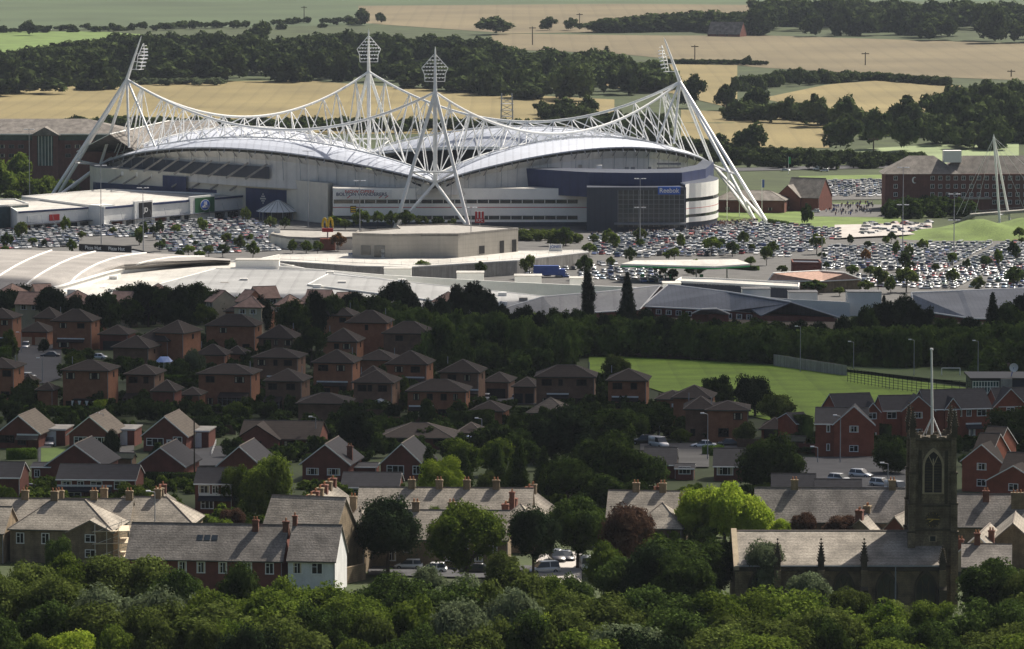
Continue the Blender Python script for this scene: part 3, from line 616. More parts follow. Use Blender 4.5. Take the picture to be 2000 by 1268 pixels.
            for q0 in (0, 2):
                a0, a1 = Vector(A[q0]), Vector(A[1]); dd = Vector((0, -.05, 0)); dn = Vector((0, 0, -.2))
                v_.add([a0, a1, a1 + dn, a0 + dn, a0 + dd, a1 + dd, a1 + dn + dd, a0 + dn + dd], [(0, 1, 2, 3), (7, 6, 5, 4), (0, 4, 5, 1), (3, 2, 6, 7)], verge or roof)
            v_.build('bargeboard', root, local=True)
            obj('window', win_mesh(1.5, 1.1, frame, 2), root, (x, -pj, z0 - .9))
            if eh > 4: obj('window', win_mesh(1.5, 1.1, frame, 2), root, (x, -pj, 1.5))
        elif k == 'hipwing':   # low wing roof in front
            pass
    root['_w'] = w_; root['_eh'] = eh
    del root['_w'], root['_eh']
    return root
# ---------------------------------------------------------------- stadium
ST = thing('stadium', 'white football stadium with four leaning pylons and curved truss roofs', 'stadium', P(790, 437, 1790).xy.to_3d())
ST.location.z = 0
apex = {'F': P(850, 180, 1703), 'B': P(720, 140, 1915), 'L': P(248, 155, 1831), 'R': P(1328, 160, 1790)}
tip = {'F': P(850, 95, 1706), 'B': P(720, 60, 1912), 'L': P(275, 74, 1829), 'R': P(1298, 77, 1791)}
node = {'F': P(850, 357, 1702), 'B': P(721, 305, 1915), 'L': P(196, 322, 1845), 'R': P(1392, 322, 1800)}
feet = {'F': (G(770, 449), G(917, 449)), 'B': (P(663, 365, 1948), P(795, 365, 1948)), 'L': (P(88, 402, 1822), P(105, 395, 1850)), 'R': (G(1500, 438), G(1474, 430))}
tops2 = {'L': (245, 158), 'R': (1330, 166)}
ctr = (apex['F'] + apex['B'] + apex['L'] + apex['R']) / 4
for k in 'FBLR':
    m = MB(); A, T, N = apex[k], tip[k], node[k]; m.tube(A, A + (T - A) * .96, .75, 'white_steel', .28, 8); m.tube(A + (T - A) * .96, A + (T - A) * 1.05, .28, 'white_steel', .04, 6)
    py = m.build('pylon', ST)
    for f in feet[k]:
        m = MB(); m.tube(A, f, .68, 'white_steel', .68, 8); m.build('leg', py)
        m = MB(); m.tube(N, f, .6, 'white_steel', .6, 8); m.build('leg', py)
    m = MB()
    if k in 'FB':
        m.tube(A, N, .85, 'white_steel', .8, 8)
        l0, l1 = (A.lerp(f, .58) for f in feet[k]); m.tube(l0, l1, .42, 'white_steel')
        m.tube(l0, N, .3, 'white_steel'); m.tube(l1, N, .3, 'white_steel')
    else:
        base_in = P(252, 288, 1822) if k == 'L' else P(1316, 280, 1782)
        m.tube(A, base_in, .5, 'white_steel', .45, 8); m.tube(A, N, .62, 'white_steel', .6, 8)
        m.tube(A, P(305, 292, 1812) if k == 'L' else P(1280, 285, 1775), .5, 'white_steel', .4, 6)
        l0, l1 = (A.lerp(f, .66) for f in feet[k]); m.tube(l0, N, .35, 'white_steel'); m.tube(l1, N, .35, 'white_steel'); m.tube(l0, l1, .35, 'white_steel')
    m.build('mast', py)
    # floodlight frame: a diamond rack turned to the pitch
    m = MB(); s = S(A.y); inw = (ctr - A); inw.z = 0; inw.normalize(); side = Vector((-inw.y, inw.x, 0)); zb = A.z + (T.z - A.z) * .24; H_ = (T.z - A.z) * .62
    off = inw * (3.0 if k in 'LR' else .9)
    base = A.lerp(T, .3) + off; base.z = zb; tl = (T - A); tl.z = 0; lean = tl / (T.z - A.z)
    def dp(u, v): return base + side * u + Vector((0, 0, v)) + lean * v * .6
    prof = [(0, 3.7), (.28, 3.3), (.55, 4.9), (.75, 3.2), (1.0, .5)] if True else 0
    lev = [0, .14, .28, .42, .55, .68, .8, .92]
    hwid = lambda t: float(np.interp(t, [0, .28, .5, 1.0], [3.7, 3.9, 4.9, .4]))
    for t in lev:
        a, b = dp(-hwid(t), t * H_), dp(hwid(t), t * H_); m.tube(a, b, .14, 'white_steel', n=4)
        m.tube(a + inw * 1.1, b + inw * 1.1, .12, 'white_steel', n=4); m.tube(a, a + inw * 1.1, .1, 'white_steel', n=4); m.tube(b, b + inw * 1.1, .1, 'white_steel', n=4)
        if .1 < t < .85:
            n_ = int(hwid(t) * 2 / 1.1)
            for i in range(n_):
                p = a.lerp(b, (i + .5) / n_) + inw * 1.3; m.tube(p, p + inw * .4 + Vector((0, 0, -.2)), .2, 'lamp_glass', .26, 6)
    for sg in (-1, 1):
        for (t0, t1) in ((0, .28), (.28, .5), (.5, 1.0)):
            m.tube(dp(sg * hwid(t0), t0 * H_), dp(sg * hwid(t1), t1 * H_), .17, 'white_steel', n=5)
        m.tube(dp(sg * 3.6, 0), A.lerp(T, .1), .14, 'white_steel', n=4) if False else None
    for t in (0, .3, .6): m.tube(dp(0, t * H_), A.lerp(T, .24 + t * .62), .16, 'white_steel', n=4)
    m.build('floodlight_rack', py)
def catenary(a, b, zmid, n=24):
    out = []
    for i in range(n + 1):
        t = i / n; p = a.lerp(b, t); lin = p.z; mid = (a.z + b.z) / 2; q = 4 * t * (1 - t); p.z = lin - (mid - zmid) * (q ** 1.0); out.append(p)
    return out
sides = {'LF': ('L', 'F', 33.5), 'FR': ('F', 'R', 33.0), 'LB': ('L', 'B', 33.5), 'BR': ('B', 'R', 32.5)}
def roofpt(k, u, v, dz=0):
    """u along the side, v from the outer eave (0) to the inner edge (1)"""
    a, b = node[sides[k][0]], node[sides[k][1]]; p = a.lerp(b, u); c = Vector((ctr.x, ctr.y, 0)); d = b - a; nrm = Vector((-d.y, d.x, 0)).normalized()
    if nrm.dot(Vector((p.x, p.y, 0)) - c) < 0: nrm = -nrm
    sn = math.sin(math.pi * u); e = max(sn, 0)
    bow = 15 * e ** .8; wid = 3 + 33 * e ** .6
    q = p + nrm * (bow - wid * v); prof = math.sin(math.pi * min(1, .28 + v * .55)) - math.sin(math.pi * .28)
    q.z = p.z + 10.5 * e ** .75 + (5.2 * e ** .6) * prof * 3.2 * .8 - 1.5 * v * v * e + dz
    return q
NU = 44
for k, (a, b, zm) in sides.items():
    us = [i / NU for i in range(NU + 1)]
    m = MB(); m.surf([[roofpt(k, u, v) for u in us] for v in (0, .12, .25, .4, .55, .7, .85, 1)], 'shell_roof', th=.5); ro = m.build('roof', ST, smooth=False)
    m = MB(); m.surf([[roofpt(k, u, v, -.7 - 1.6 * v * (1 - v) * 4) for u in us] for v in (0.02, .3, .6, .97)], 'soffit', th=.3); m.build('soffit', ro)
    m = MB(); m.path([roofpt(k, u, 1.0, .5) for u in us], .38, 'white_steel', 6); m.path([roofpt(k, u, .45, .6) for u in us], .35, 'white_steel', 6)
    for i in range(1, NU, 2): m.tube(roofpt(k, us[i], 0.02, -.5), roofpt(k, us[i], .0, -2.0) , .25, 'pole_grey', n=5)
    m.build('roof_rail', ro)
    cat_ = catenary(apex[a], apex[b], zm, 36); m = MB(); m.path(cat_, .52, 'white_steel', 8); cb = m.build('cable_truss', ST)
    m = MB(); n = 15
    for i in range(1, n):
        t = i / n; top_ = cat_[int(round(t * 36))]
        for v in (.45, 1.0):
            for du in (-.5 / n, .5 / n):
                m.tube(top_, roofpt(k, min(.985, max(.015, t + du)), v, .5), .24 if v < .9 else .2, 'white_steel', n=5, cap=False)
        if i % 2: m.tube(roofpt(k, t, .45, .6), roofpt(k, t, 1.0, .5), .16, 'white_steel', n=4)
    m.build('strut', cb)
    # seating bowl below the roof and the outer wall
    m = MB(); m.surf([[Vector((*roofpt(k, .04 + .92 * u, .22 + .9 * (1 - t)).xy, 1.5 + (roofpt(k, .04 + .92 * u, .1).z - 5) * t)) for u in us] for t in (0, .25, .5, .75, 1)], 'navy_seat', th=.6); m.build('seating_tier', ST)
    m = MB(); rows = []
    for t, ins in ((0, 2), (.55, 3), (.8, 3.5), (1, 1.5)):
        r_ = []
        for u in us:
            uu = .02 + .96 * u; p = roofpt(k, uu, 0); q = roofpt(k, uu, 1); d = (q - p); d.z = 0; d.normalize(); zl = 12.2 if k in ('LF', 'FR') else 0; r_.append(Vector((p.x + d.x * ins, p.y + d.y * ins, zl + (p.z - 1.6 - zl) * t)))
        rows.append(r_)
    m.surf(rows, 'grey_clad'); ow = m.build('outer_wall', ST)
    if k in ('LF', 'FR'):      # vertical ribs and soffit brackets
        for i in range(2, NU - 1, 2):
            m = MB(); u = i / NU; p = roofpt(k, u, 0); q = roofpt(k, u, 1); d = (q - p); d.z = 0; d.normalize()
            m.tube((p.x + d.x * 2.6, p.y + d.y * 2.6, p.z - 3.6), (p.x + d.x * .3, p.y + d.y * .3, p.z - .9), .2, 'concrete', n=4)
            m.tube((p.x + d.x * 2.0, p.y + d.y * 2.0, p.z - 11), (p.x + d.x * 1.5, p.y + d.y * 1.5, p.z - 2), .14, 'pole_grey', n=4)
            m.build('bracket', ow)
# raking fins and recess on the west stand
m = MB(); recess = MB(); pr = [roofpt('LF', u, 0) for u in [.1 + .56 * i / 20 for i in range(21)]]
rr0 = []; rr1 = []
for i in range(21):
    u = .1 + .5 * i / 20; p = roofpt('LF', u, 0); q = roofpt('LF', u, 1); d = (q - p); d.z = 0; d.normalize(); b_ = p + d * 1.6
    rr0.append(Vector((b_.x, b_.y, 15.5))); rr1.append(Vector((b_.x, b_.y, 20.2)))
recess.surf([rr0, rr1], 'dark_clad', th=0); recess.build('louvre_band', ST)
for i in range(9):
    u = .14 + .44 * i / 8; p = roofpt('LF', u, 0); q = roofpt('LF', u, 1); d = (q - p); d.z = 0; d.normalize(); t_ = Vector((d.y, -d.x, 0)); b_ = p + d * 1.2
    lo_ = b_ - d * 5; lo_.z = 15.4
    hi_ = Vector((b_.x, b_.y, 21.2)); m = MB(); m.tube(lo_ + t_ * 3.5 * (1 if t_.x < 0 else -1), Vector((b_.x, b_.y, 21.2)) - t_ * 3.5 * (1 if t_.x < 0 else -1), .55, 'concrete', .45, 4); m.build('raking_fin', ST)
# ---- lower blocks (plan polygons; heights read from the photograph)
def zat(px, py, Y): return P(px, py, Y).z
def block(name, pts, ztop, m, mt='membrane', z0=0, back=None):
    """pts: (px, Y) of the street front from west to east; closed at the back by `back` (px, Y)"""
    q = [P(x, 400, y).xy for x, y in pts] + [P(x, 400, y).xy for x, y in reversed(back or [(x, y + 14) for x, y in pts])]
    mb_ = MB(); mb_.prism(ccw([tuple(a) for a in q]), z0, ztop, m, mt); return mb_.build(name, ST)
block('west_wing', [(176, 1838), (188, 1826), (560, 1748), (640, 1722), (649, 1728)], 15.6, 'cream_clad')
block('navy_plinth', [(182, 1826), (188, 1823), (560, 1749.6)], 9.8, 'navy', back=[(184, 1834), (190, 1829), (560, 1754)])
block('navy_hall', [(318, 1796), (364, 1786)], 14.2, 'navy', back=[(318, 1804), (364, 1796)]); block('navy_entrance', [(480, 1762), (560, 1748.0)], 11.4, 'navy', back=[(480, 1768), (560, 1753)])
m = MB()      # diamond emblem on the navy wall
c_ = P(515, 387, 1754.5); c_.z = zat(515, 388, 1750); d_ = (P(560, 400, 1747.6) - P(480, 400, 1761.6)); d_.z = 0; d_.normalize(); n_ = Vector((d_.y, -d_.x, 0))
c_ = P(515, 388, 1755.4); 
for i in range(-2, 3):
    for j in range(-2, 3):
        if abs(i) + abs(j) <= 2:
            o = c_ + d_ * i * .62 + Vector((0, 0, j * .85)) + n_ * .35
            m.add([o - d_ * .34, o - Vector((0, 0, .42)), o + d_ * .34, o + Vector((0, 0, .42))], [(0, 1, 2, 3)], 'grey_clad')
m.build('emblem', ST)
def windows_along(p0, p1, z, n, w_, h, frame, gap=None, start=0, end=1, name='window', style=2, parent=ST, out=.1):
    d = (p1 - p0); d.z = 0; L_ = d.length; u = d.normalized(); nn = Vector((u.y, -u.x, 0)); rz = math.atan2(u.y, u.x)
    for i in range(n):
        t = start + (end - start) * (i + .5) / n; p = p0 + u * (L_ * t) + nn * out
        base = Vector((0, 0, 0)); r_ = parent
        while r_ is not None: base = base + r_.location; r_ = r_.parent
        o = obj(name, win_mesh(w_, h, frame, style), parent, Vector((p.x, p.y, z)) - base); o.rotation_euler.z = rz
a_, b_ = P(188, 400, 1826), P(560, 400, 1752)
for s0 in (.14, .2, .26, .5, .585, .67, .755, .84):
    windows_along(a_, b_, 13.0, 2, 2.2, 1.3, 'white_paint', start=s0, end=s0 + .045)
m = MB()
for t in (.13, .21, .29, .47, .57, .67, .77):
    p = a_.lerp(b_, t); p.z = 0; d = (b_ - a_); d.z = 0; d.normalize(); nn = Vector((d.y, -d.x, 0)); mm = MB(); mm.tube(p + nn * 3.5 - d * 3 + Vector((0, 0, 10.0)), p + nn * .4 + d * 1.8 + Vector((0, 0, 13.4)), .4, 'concrete', .35, 5); mm.box(-.6, .6, -.5, .5, 13.0, 14.6, 'white_clad', Matrix.Translation(p + nn * .3 + d * 2.0)); mm.build('raking_strut', ST)
# banded white wall
Yw = 1708
block('white_front', [(650, Yw), (1146, Yw)], zat(900, 368, Yw), 'white_panel', back=[(650, Yw + 34), (1146, Yw + 34)])
def strip(name, x0, x1, y0, y1, Y, m_, out=.12, parent=ST):
    a, b = P(x0, y1, Y - out), P(x1, y0, Y - out); q = MB(); q.box(a.x, b.x, Y - out, Y + .05, a.z, b.z, m_); return q.build(name, parent)
strip('window_band', 652, 1128, 390, 397.5, Yw, 'glass_dark'); strip('window_band', 652, 1128, 421.5, 429, Yw, 'glass_dark'); strip('red_stripe', 650, 1146, 404.6, 405.9, Yw, 'red')
strip('plinth', 650, 1146, 434, 462, Yw, 'dark_clad', .5)
for x in range(690, 1128, 22): q = P(x, 394, Yw - .15); m = MB(); m.box(q.x - .12, q.x + .12, Yw - .2, Yw, P(x, 397, Yw).z, P(x, 390.6, Yw).z, 'white_clad'); m.build('mullion', ST)
for x in range(690, 1128, 22): q = P(x, 425, Yw - .15); m = MB(); m.box(q.x - .12, q.x + .12, Yw - .2, Yw, P(x, 428.6, Yw).z, P(x, 421.8, Yw).z, 'white_clad'); m.build('mullion', ST)
bn = strip('banner', 668, 765, 371, 388, Yw, 'white_paint', .35)
text(bn, 'NOW OPEN', 1.5, P(702, 374.5, Yw - .4), 0, 'red', sx=1.3); text(bn, 'BOLTON WANDERERS', 1.75, P(706, 380, Yw - .4), 0, 'navy', sx=1.05); text(bn, 'CALL IN TODAY', .8, P(706, 386, Yw - .4), 0, 'navy') if False else None
for x in (678, 740, 752):
    q = MB(); a = P(x, 388, Yw - .4); q.add([a, a + Vector((1.2, 0, .9)), a + Vector((1.2, 0, 1.25)), a + Vector((0, 0, .35))], [(0, 1, 2, 3)], 'red'); q.build('stroke', bn)
# glass entrance block
Yg = 1683
block('entrance_block', [(1146, Yg), (1340, Yg)], zat(1240, 366, Yg), 'dark_clad', 'dark_clad', back=[(1146, Yg + 30), (1340, Yg + 30)])
strip('glass_wall', 1207, 1337, 372, 444, Yg, 'glass_teal' if False else 'glass_dark', .15)
m = MB()
for i in range(14): x = 1207 + 10 * i; q = P(x, 400, Yg - .2); m.box(q.x - .1, q.x + .1, Yg - .32, Yg - .14, P(x, 444, Yg).z, P(x, 372, Yg).z, 'mullion')
for yy in (381, 390, 399, 408, 417, 426, 435): z = P(1270, yy, Yg).z; m.box(P(1207, 0, Yg).x, P(1337, 0, Yg).x, Yg - .3, Yg - .15, z - .08, z + .08, 'mullion')
m.build('mullion', ST)
strip('canopy', 1200, 1340, 436, 439.5, Yg, 'mullion', 3)
sg = strip('sign', 1285, 1329, 365, 380, Yg, 'blue_sign', .8); text(sg, 'Reebok', 2.45, P(1307, 372.5, Yg - .9), 0, 'white_paint', .08, sx=.95)
# curved drum with white bands at the east end
arc = []
cx_, cyy = P(1338, 400, Yg).x - 8, Yg + 38
for i in range(19):
    a = R(-78 + i * 7.2); arc.append((cx_ + 21.5 * math.cos(a), cyy - 0 + 37 * math.sin(a) * 1.0))
arc = [(P(1338, 400, Yg).x, Yg + .8)] + [p for p in arc if p[0] > P(1339, 400, Yg).x] + [(cx_ - 2, cyy + 40)]
dr = MB(); dr.prism(ccw(arc), 0, 17.2, 'dark_clad', 'dark_clad'); dr = dr.build('curved_drum', ST)
cc = Vector((cx_, cyy, 0))
for z0, z1, m_ in ((12.3, 17.6, 'white_panel'), (8.6, 11.0, 'white_panel'), (6.3, 8.4, 'white_panel'), (3.4, 5.2, 'white_panel'), (11.0, 12.3, 'glass_dark'), (5.2, 6.3, 'glass_dark'), (8.4, 8.6, 'red')):
    q = MB(); k_ = .35 if m_ != 'glass_dark' else .1; o_ = [(cc.x + (x - cc.x) * (1 + k_ / 21), cc.y + (y - cc.y) * (1 + k_ / 30)) for x, y in arc]
    q.prism(ccw(o_), z0, z1, m_, 'dark_clad'); q.build('drum_band' if m_ == 'white_panel' else 'window_band' if m_ == 'glass_dark' else 'red_stripe', dr)
# navy fascia ring behind the entrance
pts = [(990, 1730), (1100, 1706), (1150, 1697), (1240, 1692), (1332, 1695), (1378, 1720), (1394, 1765)]
block('navy_fascia', pts, 21.2, 'navy', 'dark_clad', z0=12, back=[(990, 1745), (1100, 1725), (1240, 1715), (1325, 1722), (1360, 1745), (1372, 1780)])
strip('plant_box', 1165, 1176, 323, 340, 1738, 'white_clad', 2)
for x0, x1, y0, y1 in ((1220, 1228, 326, 337), (1232, 1240, 326, 337), (1266, 1272, 326, 337), (1283, 1330, 318, 322), (1283, 1330, 327, 331), (1130, 1137, 322, 328)):
    strip('vent', x0, x1, y0, y1, 1728 if x0 > 1150 else 1735, 'concrete', .3)
# ---------------------------------------------------------------- retail park: roofs given as outlines at their own height
def roofblock(name, label, cat, poly, z, wall, roof, group=None, par=.6, parw=.35, base=None, edge=None):
    """flat building: outline of the roof read at height z; walls down to the ground; a real parapet round it"""
    pts = ccw([tuple(RZ(x, y, z).xy) for x, y in poly]); cx = sum(p[0] for p in pts) / len(pts); cy_ = sum(p[1] for p in pts) / len(pts)
    gz = (min(hz(p[1]) for p in pts) - 1) if base is None else base
    root = thing(name, label, cat, (cx, cy_, max(gz, -1)), 0, group)
    m = MB(); m.prism(pts, gz, z - par, wall); m.build('wall', root)
    m = MB(); m.prism([(cx + (x - cx) * .995, cy_ + (y - cy_) * .995) for x, y in pts], z - par + .003, z - par + .15, roof); m.build('roof', root)
    m = MB(); n = len(pts)
    inn = []
    for i in range(n):
        a, b, c = Vector(pts[i - 1]), Vector(pts[i]), Vector(pts[(i + 1) % n]); d1 = (b - a).normalized(); d2 = (c - b).normalized(); nn = Vector((-d1.y - d2.y, d1.x + d2.x)); nn.normalize(); k = parw / max(.35, abs(nn.dot(Vector((-d1.y, d1.x))))); inn.append(b + nn * k)
    for i in range(n):
        j = (i + 1) % n; a, b, c, d = pts[i], pts[j], inn[j], inn[i]; z0, z1 = z - par - .25, z + .02
        m.add([(*a, z0), (*b, z0), (*c, z0), (*d, z0), (*a, z1), (*b, z1), (*c, z1), (*d, z1)], [(0, 1, 5, 4), (4, 5, 6, 7), (2, 3, 7, 6), (0, 3, 2, 1)], edge or wall)
    m.build('parapet', root); return root
def face(root, name, poly_px, zt, p0, p1, x0, x1, z0, z1, m_, out=.15, thick=None):
    """a panel on the wall that runs between roof corners p0 and p1 (pixels at height zt); x0..x1 are columns"""
    a, b = RZ(*p0, zt), RZ(*p1, zt); d = (b - a); d.z = 0; u = d.normalized(); nn = Vector((u.y, -u.x, 0))
    def at(px):
        k = (px - 1000) / FPX   # column -> ray in plan; meet the wall line
        c_, s_ = math.cos(TH), math.sin(TH); zz = (z0 + z1) / 2 - CAMZ
        # x = k*(y*c - zz*s)
        t = (k * (a.y * c_ - zz * s_) - a.x) / (u.x - k * u.y * c_); return a + u * t
    A, B = at(x0), at(x1); q = MB(); o0 = nn * out; o1 = -nn * .05
    vs = [Vector((p.x, p.y, z)) + o for z in (z0, z1) for p, o in ((A, o0), (B, o0), (B, o1), (A, o1))]
    q.add(vs, [(0, 3, 2, 1), (4, 5, 6, 7), (0, 1, 5, 4), (1, 2, 6, 5), (2, 3, 7, 6), (3, 0, 4, 7)], m_)
    ob = q.build(name, root); mid = (A + B) / 2 + nn * (out + .06); mid.z = (z0 + z1) / 2
    return ob, mid, math.atan2(u.y, u.x), (B - A).length
# sports shop block
JS = roofblock('retail_shed', 'long pale retail shed with green oval sports sign and white roof', 'shop building', [(203, 404), (484, 380), (210, 369), (42, 383)], 8.5, 'white_clad', 'membrane', 'retail sheds by the car park', edge='white_clad')
e0, e1 = (203, 404), (484, 380)
face(JS, 'fascia', None, 8.5, e0, e1, 206, 480, 7.6, 8.35, 'navy', .3)
for xs, mt, wd in ((392, 'green_sign', 38), (277, 'black', 25)):
    ob, mid, rz, L_ = face(JS, 'portal', None, 8.5, e0, e1, xs - wd / 2 - 5, xs + wd / 2 + 5, 0, 9.6, 'white_clad', .9)
    ob2, mid, rz, L_ = face(JS, 'sign', None, 8.5, e0, e1, xs - wd / 2 + (4 if xs == 392 else 3), xs + wd / 2 + (4 if xs == 392 else 3), 3.2, 8.9, mt, 1.05)
    nn = Vector((math.sin(rz), -math.cos(rz), 0)); uu = Vector((math.cos(rz), math.sin(rz), 0))
    if xs == 392:
        for rx, rzv, mm, o_ in ((3.0, 2.1, 'white_paint', .06), (2.75, 1.85, 'blue_sign', .12)):
            q = MB(); c = mid + nn * o_; q.add([c + uu * rx * math.cos(t) + Vector((0, 0, rzv * math.sin(t))) for t in [i * math.pi / 12 for i in range(24)]], [tuple(range(24))], mm); q.build('oval', ob2)
        text(ob2, 'JJB', 1.9, mid + nn * .2 + Vector((0, 0, .55)), rz, 'white_paint', .03); text(ob2, 'SPORTS', 1.0, mid + nn * .2 - Vector((0, 0, .75)), rz, 'white_paint', .03, sx=1.15)
    else: text(ob2, 'JD', 2.5, mid + nn * .1, rz, 'white_paint', .03)
AR = roofblock('retail_shed', 'low pale retail shed with light blue sign panel, nearest the dark glazed corner shop', 'shop building', [(34, 413), (252, 399), (150, 389), (0, 392)], 8.0, 'white_clad', 'membrane', 'retail sheds by the car park', edge='white_clad')
e0, e1 = (34, 413), (252, 399)
face(AR, 'fascia', None, 8, e0, e1, 36, 250, 7.3, 7.9, 'navy', .3)
ob, mid, rz, L_ = face(AR, 'portal', None, 8, e0, e1, 172, 202, 0, 8.8, 'white_clad', 6.4); ob, mid, rz, L_ = face(AR, 'sign', None, 8, e0, e1, 176, 198, 2.6, 8.2, 'cyan_sign', 6.6)
text(ob, 'Argos', 1.25, mid + Vector((0, -.1, 0)), rz + .15, 'red', .04)
ob, mid, rz, L_ = face(AR, 'sign', None, 8, e0, e1, 53, 72, 3.8, 6.0, 'white_paint', .4); text(ob, 'next', 1.2, mid, rz, 'black', .03) if False else None
face(AR, 'sign', None, 8, e0, e1, 96, 115, 3.8, 6.0, 'red', .4)
CG = roofblock('retail_shed', 'dark glazed corner shop with a white roof edge beside the retail sheds', 'shop building', [(-120, 408), (56, 397), (30, 388), (-120, 390)], 9.0, 'glass_teal', 'membrane', 'retail sheds by the car park', edge='white_clad')
for k_, (rt_, p0, p1, xa, xb) in enumerate(((JS, (203, 404), (484, 380), 215, 470), (AR, (34, 413), (252, 399), 40, 245))):      # wavy canopy, glazed shop fronts
    z_ = 8.5 if k_ == 0 else 8.0; n_ = 9
    for i in range(n_):
        x0 = xa + (xb - xa) * i / n_; x1 = xa + (xb - xa) * (i + 1) / n_
        face(rt_, 'shop_window', None, z_, p0, p1, x0 + 3, x1 - 3, .2, 2.6, 'glass_dark' if i % 3 else 'brick_dark', .12)
        ob, mid, rz, L_ = face(rt_, 'canopy', None, z_, p0, p1, x0 + .5, x1 - .5, 3.0, 3.2, 'dark_clad', 2.6)
        nn = Vector((math.sin(rz), -math.cos(rz), 0)); q = MB(); q.tube(mid + nn * -.3, (mid.x, mid.y, 0), .1, 'pole_grey'); q.tube((mid.x, mid.y, 3.1), (mid.x - nn.x, mid.y - nn.y, 6.2), .06, 'pole_grey'); q.build('canopy_post', rt_)
# conical white pavilion
g = G(543, 430); r_ = 8.3; PV = thing('pavilion', 'round pavilion with a white conical roof beside the navy stadium wall', 'pavilion', g)
q = MB(); n = 20
vs = [(g.x + math.cos(i * 2 * math.pi / n) * r_, g.y + math.sin(i * 2 * math.pi / n) * r_, 3.6) for i in range(n)]; t1 = [(g.x + math.cos(i * 2 * math.pi / n) * 1.6, g.y + math.sin(i * 2 * math.pi / n) * 1.6, 7.4) for i in range(n)]
q.add(vs + t1 + [(g.x, g.y, 7.9)], [(i, (i + 1) % n, n + (i + 1) % n, n + i) for i in range(n)] + [(n + i, n + (i + 1) % n, 2 * n) for i in range(n)] + [tuple(range(n - 1, -1, -1))], 'white_clad'); q.build('roof', PV)
q = MB()
for i in range(n): a = i * 2 * math.pi / n; q.tube((g.x + math.cos(a) * (r_ + .05), g.y + math.sin(a) * (r_ + .05), 3.66), (g.x + math.cos(a) * 1.6, g.y + math.sin(a) * 1.6, 7.48), .1, 'concrete', n=4)
q.build('rib', PV); q = MB()
for i in range(0, n, 2): a = i * 2 * math.pi / n; q.tube((g.x + math.cos(a) * 7, g.y + math.sin(a) * 7, -.3), (g.x + math.cos(a) * 7, g.y + math.sin(a) * 7, 3.6), .18, 'pole_grey')
q.build('post', PV); q = MB(); q.tube((g.x, g.y, -.2), (g.x, g.y, 3.5), 4.6, 'glass_dark', n=16); q.build('kiosk', PV)
# small dark restaurant kiosk with script sign
PH = roofblock('restaurant', 'low dark grey restaurant with white script lettering in the packed car park', 'restaurant', [(158, 488), (262, 486), (300, 494), (180, 500)], 3.6, 'concrete', 'grey_sheet', edge='black')
e0, e1 = (158, 488), (262, 486)
ob, mid, rz, L_ = face(PH, 'sign_board', None, 3.6, (158, 488), (300, 494), 155, 257, 3.3, 5.6, 'black', .3)
for k_ in (-4.6, 4.8): text(ob, 'Pizza Hut', 1.7, mid + Vector((math.cos(rz) * k_ + math.sin(rz) * .2, math.sin(rz) * k_ - math.cos(rz) * .2, 0)), rz, 'white_paint', .04)
# big warehouse with barrel roof at the far west
zr = 9.0; WH = thing('warehouse', 'huge warehouse with a shallow curved cream roof in white bands', 'warehouse', (*RZ(200, 530, 5).xy, 0))
bk = [(-260, 482), (0, 487), (180, 492), (330, 496), (450, 506)]; ft = [(-260, 575), (0, 580), (110, 562), (235, 525), (420, 512)]
rows = []
for t in [i / 8 for i in range(9)]:
    rows.append([RZ(-260 + (450 + 260) * u, 0 if False else curve(ft, -260 + 710 * u) * (1 - t) + curve(bk, -260 + 710 * u) * t, 6.0 + 5.5 * math.sin(math.pi * min(1, (1 - u) * .9 + .02)) * .55 + 2.2 * math.sin(math.pi * t * .9)) for u in [i / 24 for i in range(25)]])
q = MB(); q.surf(rows, 'tan_membrane', th=.5); ro = q.build('roof', WH)
for u in (.30, .42, .56, .72):
    q = MB(); q.path([Vector(rows[i][min(24, int(u * 24 + 5 * (i / 8) ** 1.4))]).lerp(Vector(rows[i][min(24, int(u * 24 + 5 * (i / 8) ** 1.4) + 1)]), (u * 24 + 5 * (i / 8) ** 1.4) % 1) + Vector((0, 0, .1)) for i in range(9)], .3, 'white_clad', 5); q.build('roof_band', ro)
q = MB(); fr = rows[0]; q.surf([[Vector((p[0], p[1] + .3, 0)) for p in fr], [Vector((p[0], p[1] + .3, p[2] - .55)) for p in fr]], 'white_clad'); bkp = rows[-1]; q.surf([[Vector((p[0], p[1] - .3, p[2] - .55)) for p in bkp], [Vector((p[0], p[1] - .3, 0)) for p in bkp]], 'white_clad'); q.build('wall', WH)
q = MB(); ed = [Vector(fr[i]) for i in range(25)]; q.path(ed, .45, 'white_clad', 6); q.build('roof_edge', ro)
